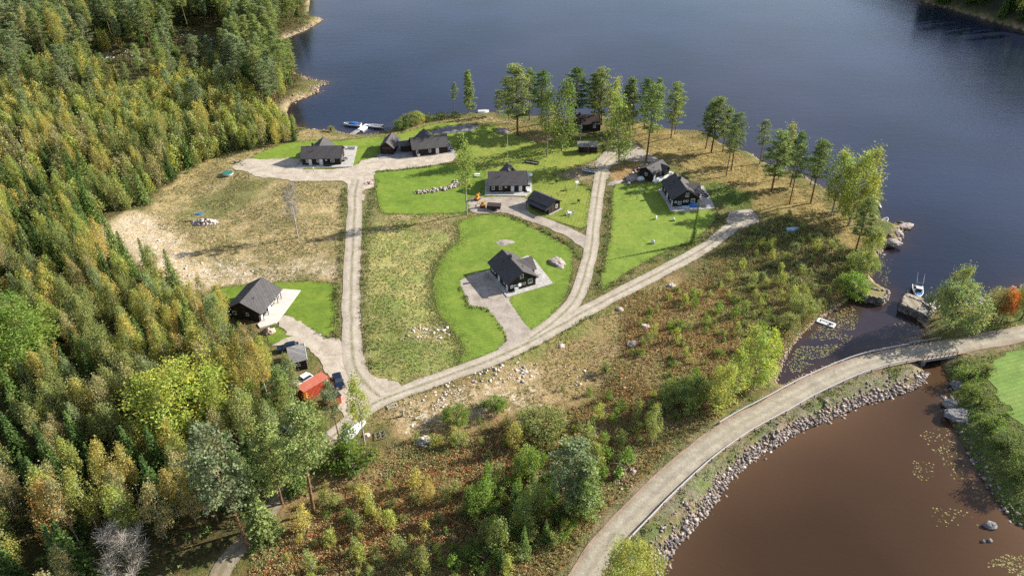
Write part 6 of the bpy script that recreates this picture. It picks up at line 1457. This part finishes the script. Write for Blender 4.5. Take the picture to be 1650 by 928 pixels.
# the rest of the wood, one mass
def massmesh(name, items, label):
    by = {'leaf': [[], [], []], 'wood': [[], []]}; ov = 0; V = []; F = []; C = []; o = 0; VB = []; FB = []; ob = 0
    cache = {}
    for sp, x, y, z, h, col, *_ in items:
        i = int(rng.integers(len(LIB[sp]))); tr, cr, H0 = LIB[sp][i]; s = h/H0
        if (sp, i) not in cache:
            n = len(cr.vertices); co = np.empty(n*3, np.float32); cr.vertices.foreach_get('co', co); co = co.reshape(-1, 3); tc = np.empty(n*4, np.float32); cr.attributes['tint'].data.foreach_get('color', tc)
            sel = np.arange(n//3)[::2]; idx = (sel[:, None]*3+np.arange(3)).ravel(); cen = co[idx].reshape(-1, 3, 3).mean(1, keepdims=True); big = ((co[idx].reshape(-1, 3, 3)-cen)*1.42+cen).reshape(-1, 3)
            cache[(sp, i)] = (big, tc.reshape(-1, 4)[idx, :3])
        co, tc = cache[(sp, i)]; a = rng.random()*6.28; ca, sa = math.cos(a), math.sin(a)
        v = np.stack([co[:, 0]*ca-co[:, 1]*sa, co[:, 0]*sa+co[:, 1]*ca, co[:, 2]], 1)*s+np.array([x, y, z-.1])
        V.append(v); F.append(np.arange(len(v)).reshape(-1, 3)+o); o += len(v); C.append(tc*np.array(PAL[col]))
        q = len(VB)
    me = np_mesh(name, np.concatenate(V), np.concatenate(F), M['leaf'], np.concatenate(C)); ob_ = link(name, me); tag(ob_, label, None, None, 'stuff'); return ob_
if mass: massmesh('forest', mass, 'far part of the mixed birch, pine and spruce wood')
# ------------------------------------------------------------------ ground cover, riprap, lily pads
def cover(name, label, specs):
    """specs: list of (X, Y, radius, height, colour, n, leaf size)"""
    rg = np.random.default_rng(len(name)*7+3); Vs = []; Fs = []; Cs = []; o = 0
    for X, Y, rad, hh, cols, n, leaf in specs:
        if len(X) == 0: continue
        Z = hgt(X, Y); m_ = len(X); idx = np.repeat(np.arange(m_), n)
        sc = rg.uniform(.55, 1.35, m_)
        a = rg.random(len(idx))*6.28; q = np.sqrt(rg.random(len(idx)))*rad*sc[idx]; t = rg.random(len(idx))
        cen = np.stack([X[idx]+np.cos(a)*q, Y[idx]+np.sin(a)*q, Z[idx]+.02+t*hh*sc[idx]*np.sqrt(np.clip(1.05-(q/(rad*sc[idx]))**2, .05, 1))], 1)
        cols_ = np.array(cols); base = cols_[rg.integers(len(cols_), size=m_)]*rg.uniform(.75, 1.25, (m_, 1))
        c = base[idx]*rg.uniform(.75, 1.25, (len(idx), 1))
        v, f, cc = rnd_tris(cen, rg.uniform(leaf*.6, leaf*1.4, len(idx)), c, rg, up=.3); Vs.append(v); Fs.append(f+o); Cs.append(cc); o += len(v)
    me = np_mesh(name, np.concatenate(Vs), np.concatenate(Fs), M['under'], np.concatenate(Cs)); ob = link(name, me); tag(ob, label, None, None, 'stuff'); return ob
def clean(X, Y, extra=0.0, lawns=True):
    k = (land_sd(X, Y) > .7) & (d_line(trk_w, X, Y) > 2.1+extra) & (d_line(main_w, X, Y) > 3.7+extra) & (d_line(re_w, X, Y) > 2.3+extra) & (d_line(rb_w, X, Y) > 2.0+extra)
    for P in (FLAT if lawns else FLAT[:6]): k &= sd_poly(P, X, Y) < -.15-extra
    for r_, rad in BLD: k &= np.hypot(X-r_.location.x, Y-r_.location.y) > rad*.72
    return X[k], Y[k]
def patch(px, sp, seed, thr=0.0, s=6):
    X, Y = ppts(px, sp, seed); X, Y = clean(X, Y)
    if thr: k = vnoise(X, Y, s)*.65+vnoise(X+40, Y, s*.35)*.35 > thr; X, Y = X[k], Y[k]
    return X, Y
g1, g2_, g3_, rs, st, dk = (.27, .27, .10), (.20, .24, .07), (.14, .20, .05), (.42, .21, .09), (.44, .36, .19), (.09, .12, .035)
br_ = (.28, .21, .10)
SC_A = [(1000,470),(1090,462),(1200,375),(1260,350),(1340,380),(1400,420),(1400,448),(1370,475),(1310,518),(1265,565),(1250,605),(1180,655),(1090,745),(1000,840),(930,925),(860,1000),(420,1000),(400,900),(520,800),(600,720),(700,690),(860,680),(960,640),(1000,570)]
SC_DENSE = [(1195,372),(1260,350),(1340,380),(1400,420),(1400,448),(1370,475),(1310,515),(1262,562),(1250,600),(1200,560),(1180,480),(1130,430)]
cover('undergrowth', 'mixed heather, bracken and low scrub on the moor', [
  (*patch(SC_A, .66, 1, .16), .42, .42, [g1, g2_, (.34, .30, .13), br_, st, st, (.30, .27, .11), rs], 12, .12),
  (*patch(SC_A, .95, 2, .47, 9), .45, .4, [rs, rs, br_, (.26, .13, .05)], 13, .14),
  (*patch(SC_DENSE, 1.0, 3, .25), .65, .75, [g1, g2_, (.22, .22, .12), (.2, .2, .08)], 20, .14),
  (*patch([(560,800),(700,720),(800,690),(870,720),(870,800),(760,860),(600,890),(440,940),(400,930)], 0.62, 4, .30), .42, .45, [rs, (.40, .17, .07), br_, st, (.30, .12, .05)], 15, .13),
  (*patch([(700,700),(740,740),(700,800),(620,790),(620,740)], .95, 14, .4), .55, .5, [g1, (.15, .17, .06)], 16, .14),
  (*patch([(1010,520),(1080,470),(1190,460),(1200,560),(1150,640),(1060,700),(960,740),(930,680),(1000,600)], 0.9, 5, .40), .42, .4, [rs, rs, (.26, .13, .06)], 13, .13),
  (*patch([(1000,195),(1160,228),(1225,265),(1330,318),(1400,400),(1330,400),(1215,340),(1150,330),(1075,262),(1020,235)], 1.8, 6, .5), .55, .35, [g2_, g1, br_, (.24,.18,.08)], 12, .15),
  (*patch([(1495,520),(1560,500),(1650,472),(1700,470),(1700,512),(1560,547),(1500,552)], 1.1, 7, .3), .6, .6, [g2_, g1, g3_], 14, .15),
  (*patch([(1500,600),(1535,578),(1600,572),(1640,560),(1600,600),(1600,625),(1650,690),(1700,740),(1700,850),(1640,850),(1611,814),(1570,740),(1540,690),(1530,650)], 0.8, 8, .25), .5, .35, [g2_, g1, (.17, .22, .06), (.2, .22, .08)], 12, .13),
])
FORM = [(-90,-55),(498,-55),(498,60),(470,170),(500,210),(455,231),(405,243),(330,260),(270,292),(225,333),(165,352),(150,375),(190,410),(240,440),(300,470),(345,500),(400,530),(430,570),(470,610),(478,650),(520,700),(500,760),(430,830),(380,870),(330,895),(260,940),(-100,1000)]
cover('forest_undergrowth', 'low growth and ferns on the forest floor', [
  (*patch(FORM, 2.6, 9, .35), 1.1, 1.5, [g3_, dk, (.09, .08, .03), (.14, .12, .045)], 26, .24)])
cover('meadow_grass', 'rough tufted grass of the unmown meadow', [
  (*patch([(600,352),(690,345),(750,352),(738,388),(700,430),(698,480),(745,560),(738,590),(640,615),(600,608),(588,560),(590,420)], .75, 10, .40, 3), .35, .2, [g1, g2_, (.2, .18, .07), st], 8, .13),
  (*patch([(225,335),(270,300),(330,268),(380,270),(440,290),(553,296),(556,440),(540,455),(440,453),(300,400),(240,350)], .85, 11, .47, 5), .45, .25, [g1, (.26, .22, .1), st, (.16, .16, .065)], 9, .13),
  (*patch([(610,658),(690,628),(850,560),(965,500),(1060,447),(1090,460),(1010,560),(990,620),(900,650),(760,655),(720,700),(640,690),(590,690)], 0.8, 12, .44, 5), .4, .22, [st, (.26, .2, .085), br_, g1], 8, .13),
  (*patch([(480,205),(560,222),(625,216),(700,196),(790,190),(870,195),(930,215),(840,222),(790,205),(735,196),(700,201),(640,217),(618,221),(500,228),(405,250),(330,290),(250,335),(300,270),(400,240)], 1.0, 13, .4, 4), .45, .3, [st, (.3, .24, .11), g1], 8, .14),
])
# rank weeds along ditches, lawn rims and banks
STRIPS = [([(556,300),(554,350),(551,400),(548,440),(545,480)], .9, .9), ([(604,290),(598,330),(592,370),(588,420),(586,480),(588,540),(600,590)], 1.0, .7), ([(985,310),(983,350),(978,390),(972,430),(967,460)], .6, .9), ([(936,297),(948,303),(954,315),(950,345),(946,368)], .45, .7), ([(802,345),(830,352),(860,364),(890,378),(915,392),(930,405),(938,420),(936,445),(925,470),(905,500),(885,522)], 1.0, .8), ([(742,463),(752,483),(756,494),(784,498),(800,513),(812,530),(818,545)], .35, .6), ([(605,277),(640,274),(690,269),(733,263)], .5, .7), ([(1150,342),(1158,358),(1130,385),(1075,412),(1015,443),(968,472)], 1.3, .8), ([(541,470),(543,500),(538,530),(545,545)], .7, .8), ([(500,531),(528,545),(545,540)], .6, .6),
          ([(945,915),(1005,838),(1060,775),(1120,722),(1175,682),(1230,648)], 1.5, .6), ([(990,905),(1060,820),(1130,755),(1200,705),(1290,655),(1380,615),(1470,592)], 1.4, .4), ([(1320,602),(1390,574),(1450,560)], .5, .4), ([(650,640),(720,616),(800,585),(880,550),(950,510)], .6, .35)]
sx = []; sy = []; 
specs = []
for i, (ln, wd, hh) in enumerate(STRIPS):
    P = crom(W(ln), .5); rg = np.random.default_rng(800+i); n = int(len(P)*2.2); k = rg.integers(len(P), size=n); A_ = np.array(P)[k]+rg.normal(size=(n, 2))*wd*.6
    X, Y = A_[:, 0], A_[:, 1]; kk = (d_line(main_w, X, Y) > 2.9) & (d_line(trk_w, X, Y) > 1.95) & (d_line(rb_w, X, Y) > 1.9) & (d_line(re_w, X, Y) > 2.2)
    for Pq in FLAT[:6]: kk &= sd_poly(Pq, X, Y) < 0
    X, Y = X[kk], Y[kk]; kk = vnoise(X, Y, 3) > .25; specs.append((X[kk], Y[kk], .5, hh, [g2_, g1, (.16, .15, .06), (.11, .12, .05)], 13, .14))
for i, (P, hw) in enumerate(((trk_a, 1.95), (rb_w, 1.85), (re_w, 2.1), (trk_b, 1.3), (main_w, 2.5))):
    P = np.array(P); rg = np.random.default_rng(900+i); D = np.gradient(P, axis=0); D /= np.linalg.norm(D, axis=1, keepdims=True)+1e-9; N_ = np.stack([-D[:, 1], D[:, 0]], 1); n = len(P)*7; k = rg.integers(len(P), size=n); A_ = P[k]+N_[k]*(rg.choice([-1, 1], n)*(hw+np.abs(rg.normal(size=n))*.45-.12))[:, None]+D[k]*rg.uniform(-1, 1, n)[:, None]
    X, Y = A_[:, 0], A_[:, 1]; kk = (vnoise(X, Y, 4) > .3) & (land_sd(X, Y) > .3)
    for Pq in FLAT[:6]: kk &= sd_poly(Pq, X, Y) < .1
    for (Pl, h2w) in ((trk_a, 1.8), (rb_w, 1.7), (re_w, 1.9), (main_w, 2.35)): kk &= d_line(Pl, X, Y) > h2w
    specs.append((X[kk], Y[kk], .3, .14, [g1, g2_, st, (.2, .2, .08)], 7, .11))
for i, (k_, px) in enumerate(LAWNS.items()):
    P = np.array(crom(W(px), .35, True)); rg = np.random.default_rng(950+i); n = len(P)*3; q = rg.integers(len(P), size=n); A_ = P[q]+rg.normal(size=(n, 2))*.45; X, Y = A_[:, 0], A_[:, 1]
    kk = (d_line(trk_a, X, Y) > 1.95) & (d_line(rb_w, X, Y) > 1.85)
    for Pq in FLAT[:6]: kk &= sd_poly(Pq, X, Y) < .05
    X, Y = X[kk], Y[kk]; specs.append((X, Y, .35, .10, [(.17, .24, .05), g1, g2_, (.24, .22, .08)], 7, .1))
P = np.array(crom(W([(738,368),(742,385),(720,405),(705,430),(698,455),(700,475),(708,507),(723,526),(748,562),(738,588)]), .35)); rg = np.random.default_rng(990); q = rg.integers(len(P), size=2600); A_ = P[q]+rg.normal(size=(2600, 2))*np.array([1.5, 1.0]); X, Y = clean(A_[:, 0], A_[:, 1], 0, False)
specs.append((X, Y, .35, .08, [(.2, .22, .07), g1, (.17, .24, .05), (.28, .24, .11)], 7, .11))
cover('ditch_weeds', 'rank weeds growing along the ditches and lawn edges', specs)
# riprap
CUBE = np.array([(x, y, z) for x in (-.8, .8) for y in (-.8, .8) for z in (-.7, .7)], float)
CUBF = np.array([(0,1,3),(0,3,2),(4,6,7),(4,7,5),(0,4,5),(0,5,1),(2,3,7),(2,7,6),(0,2,6),(0,6,4),(1,5,7),(1,7,3)])
def rubble(name, label, spots, cols, smin, smax, seed, flat=1.0):
    rg = np.random.default_rng(seed); iv = CUBE; jf = CUBF
    X, Y = spots; Z = np.maximum(hgt(X, Y), WZ-.25); n = len(X); s = rg.uniform(smin, smax, n)**1.0
    s = smin+(s-smin)*rg.random(n); V = iv[None]*(1+rg.uniform(-.42, .42, (n, 8, 3)))*s[:, None, None]*rg.uniform([.8, .7, .5*flat], [1.35, 1.2, .9*flat], (n, 3))[:, None]
    a = rg.random(n)*6.28; c_, s2 = np.cos(a)[:, None], np.sin(a)[:, None]; V = np.stack([V[..., 0]*c_-V[..., 1]*s2, V[..., 0]*s2+V[..., 1]*c_, V[..., 2]], -1)+np.stack([X, Y, Z+s*.15], 1)[:, None]
    F = jf[None]+(np.arange(n)*8)[:, None, None]; C = np.array(cols)[rg.integers(len(cols), size=n)]*rg.uniform(.7, 1.2, (n, 1)); C = np.repeat(C, 8, 0)
    me = np_mesh(name, V.reshape(-1, 3), F.reshape(-1, 3), M['rubble'], C); o = link(name, me); tag(o, label, None, None, 'stuff')
def along(ln, n, wd, seed, z=WZ):
    P = np.array(crom(W(ln, z), .4)); rg = np.random.default_rng(seed); k = rg.integers(len(P), size=n); A_ = P[k]+rg.normal(size=(n, 2))*wd; return A_[:, 0], A_[:, 1]
stc = [(.25, .20, .17), (.30, .24, .21), (.18, .155, .14), (.28, .21, .17), (.13, .115, .105), (.37, .31, .27)]
R1 = [(1486,598),(1492,610),(1478,624),(1440,636),(1389,650),(1341,672),(1282,695),(1240,722),(1195,753),(1167,781),(1147,812),(1115,851),(1090,875),(1072,903),(1058,930),(1035,980)]
X, Y = along(R1, 3800, .75, 5); X2, Y2 = along([(p[0]-6, p[1]-8) for p in R1], 900, 1.6, 6, -1.0); X = np.r_[X, X2]; Y = np.r_[Y, Y2]; k = (land_sd(X, Y) > -1.0) & (d_line(main_w, X, Y) > 4.2)
rubble('riprap', 'broken stone bank between the gravel road and the brown pond', (X[k], Y[k]), stc, .09, .44, 5)
def shore(px, n, wd, seed, smin, smax, cols=stc, name='shore_stones', label='loose stones along the shore'):
    X, Y = along(px, n, wd, seed); k = land_sd(X, Y) > -1.2; rubble(name, label, (X[k], Y[k]), cols, smin, smax, seed)
shore([(1348,499),(1316,519),(1292,542),(1272,567),(1262,590),(1255,617),(1285,604),(1348,582),(1441,562)], 520, .8, 21, .1, .34, label='small stones round the lily bay')
shore([(1403,443),(1403,432),(1415,418),(1424,404),(1440,394),(1452,380),(1462,364),(1439,365)], 260, .9, 22, .15, .6, label='stones on the rocky point')
shore([(462,62),(479,55),(492,50),(507,42),(522,32),(500,28)], 260, 1.4, 23, .12, .55, label='stones of the outer spit on the pine shore')
shore([(469,167),(492,158),(512,149),(512,141),(530,133),(505,128),(490,122)], 380, 1.6, 24, .12, .55, label='stones of the inner spit above the boat dock')
shore([(501,209),(527,210),(541,212),(555,216),(576,219),(619,214),(640,206)], 200, .8, 25, .15, .45, label='stones along the beach by the boat dock')
shore([(1135,217),(1210,248),(1272,277),(1321,300),(1346,314),(1399,331),(1422,359)], 260, .7, 26, .15, .4, label='stones under the shore pines')
shore([(1512,600),(1520,625),(1526,655),(1530,676),(1545,700),(1570,745),(1600,800),(1640,848)], 220, .9, 27, .12, .5, label='stones along the meadow shore of the pond')
shore([(1506,494),(1530,490),(1560,492),(1590,476),(1621,469),(1650,459)], 160, .9, 28, .15, .5, label='stones on the lake shore beyond the landing')
shore([(1478,3),(1500,9),(1530,16),(1590,34),(1650,51)], 200, .9, 29, .2, .6, label='stones at the foot of the far shore')
# pale broken rock in the meadow and slope
def outcrop(px, n, wd, seed, smax=.6):
    P = np.array(W(px)); rg = np.random.default_rng(seed); k = rg.integers(len(P), size=n); A_ = P[k]+rg.normal(size=(n, 2))*wd; return A_[:, 0], A_[:, 1]
A1 = [(676,532),(700,528),(712,528),(716,540),(662,543),(675,538)]
A2 = [(775,596),(790,604),(760,610),(735,622),(715,640),(708,652),(700,640),(722,632),(800,597),(840,592),(838,600),(640,655),(665,668)]
A3 = [(932,612),(935,600),(1010,560),(1000,612),(838,604)]
X, Y = outcrop(A1+A2+A3, 330, 1.3, 31); pc = [(.52, .45, .38), (.45, .37, .31), (.58, .5, .44)]
X, Y = clean(X, Y); rubble('broken_rock', 'pale broken rock showing through the grass of the slope and meadow', (X, Y), pc, .08, .5, 31, .3)
X, Y = outcrop([(200,385),(240,400),(265,425),(300,440),(340,445),(380,438),(420,432),(280,370),(262,372),(232,352),(300,455),(360,430)], 180, 3.2, 32); X, Y = clean(X, Y)
rubble('field_stones', 'scattered pale stones on the bare rock field', (X, Y), pc, .08, .4, 32, .5)
X, Y = outcrop([(290,62),(320,68),(345,66),(360,72),(185,98),(230,100),(210,95)], 240, 3.5, 33)
rubble('clearing_debris', 'bare rock and branches in the small felled clearings', (X, Y), pc, .2, .6, 33)
X, Y = outcrop([(1000,745),(1005,760),(1010,735),(945,700),(960,690),(870,765),(890,770),(995,770)], 260, 1.3, 34); X, Y = clean(X, Y)
rubble('slope_rubble', 'grey rock and dead branches on the scrub slope', (X, Y), [(.32, .27, .24), (.25, .2, .18)], .12, .4, 34)
# lily pads
def pads(spec):
    V = []; F = []; C = []; o = 0; rg = np.random.default_rng(77)
    for px, n in spec:
        P = W(px, WZ); x0, x1 = min(p[0] for p in P), max(p[0] for p in P); y0, y1 = min(p[1] for p in P), max(p[1] for p in P)
        X = rg.uniform(x0, x1, n*4); Y = rg.uniform(y0, y1, n*4); k = inpoly(P, X, Y) & (land_sd(X, Y) < -.3) & (vnoise(X, Y, 3.5) > .27); X, Y = X[k][:n], Y[k][:n]
        for x, y in zip(X, Y):
            r_ = rg.uniform(.07, .19); a0 = rg.random()*6.28; kk = 7
            for q in range(kk): a = a0+5.9*q/(kk-1); V.append((x+math.cos(a)*r_, y+math.sin(a)*r_*.9, WZ+.02+rg.random()*.03))
            V.append((x, y, WZ+.02)); 
            for q in range(kk-1): F.append((o+kk, o+q, o+q+1))
            c = np.array([(.22, .22, .07), (.3, .27, .12), (.16, .19, .06), (.34, .24, .1)][rg.integers(4)])*rg.uniform(.8, 1.2); C += [c]*(kk+1); o += kk+1
    me = np_mesh('lily_pads', np.array(V), np.array(F), M['rubble'], np.array(C)); tag(link('lily_pads', me), 'floating water lily leaves in the bay and the pond', None, None, 'stuff')
pads([([(1262,600),(1275,572),(1300,545),(1330,515),(1350,500),(1372,492),(1385,510),(1370,550),(1330,575),(1290,600)], 900), ([(1410,425),(1420,415),(1440,420),(1430,450),(1440,462),(1420,460)], 70), ([(1440,520),(1500,520),(1495,545),(1450,550)], 70), ([(1480,700),(1500,690),(1530,690),(1560,760),(1590,800),(1560,800),(1520,750)], 150), ([(1465,742),(1510,745),(1500,780),(1475,780)], 40), ([(1495,815),(1560,820),(1580,850),(1510,850)], 50), ([(1590,905),(1630,890),(1660,900),(1660,940),(1600,935)], 160)])
# ------------------------------------------------------------------ light, sky, render settings
SAZ, SEL = R(19.5), R(26.5)                  # azimuth from +X, elevation
sd_ = Vector((math.cos(SEL)*math.cos(SAZ), math.cos(SEL)*math.sin(SAZ), math.sin(SEL)))
sun = bpy.data.lights.new('sun', 'SUN'); sun.energy = 5.0; sun.angle = R(.5); sun.color = (1.0, .95, .87)
suno = bpy.data.objects.new('sun', sun); COL.objects.link(suno); suno.rotation_euler = sd_.to_track_quat('Z', 'Y').to_euler(); suno.location = (200, 100, 200)
w = bpy.data.worlds.new('World'); scene.world = w; w.use_nodes = True; nt = w.node_tree; nt.nodes.clear()
out = nt.nodes.new('ShaderNodeOutputWorld'); bg = nt.nodes.new('ShaderNodeBackground')
sky = nt.nodes.new('ShaderNodeTexSky'); sky.sky_type = 'NISHITA'; sky.sun_disc = False; sky.sun_elevation = SEL; sky.sun_rotation = math.pi/2-SAZ
sky.air_density = 1.0; sky.dust_density = .6; sky.ozone_density = 1.5
g = nt.nodes.new('ShaderNodeTexCoord').outputs['Generated']
mp = nd(nt, 'ShaderNodeMapping'); mp.inputs['Scale'].default_value = (1.2, 1.2, 4.0); mp.inputs['Location'].default_value = (.35, .1, .2); nt.links.new(g, mp.inputs[0])
n = noise(nt, 2.0, 5, .55, mp.outputs[0], .3)
f = ramp(nt, n, ((.44, 0), (.64, .8)))
c = mixc(nt, f, sky.outputs[0], (4.6, 4.8, 5.8))
nt.links.new(c, bg.inputs[0]); bg.inputs[1].default_value = .078; nt.links.new(bg.outputs[0], out.inputs[0])
vs = scene.view_settings; vs.view_transform = 'Standard'; vs.look = 'None'; vs.gamma = 1; vs.use_curve_mapping = False; vs.exposure = 1.12
cy = scene.cycles; cy.max_bounces = 5; cy.diffuse_bounces = 3; cy.glossy_bounces = 2; cy.transmission_bounces = 2; cy.transparent_max_bounces = 4
cy.use_denoising = False; cy.sample_clamp_indirect = 6; cy.use_adaptive_sampling = True; cy.adaptive_threshold = .02
cy.caustics_reflective = False; cy.caustics_refractive = False
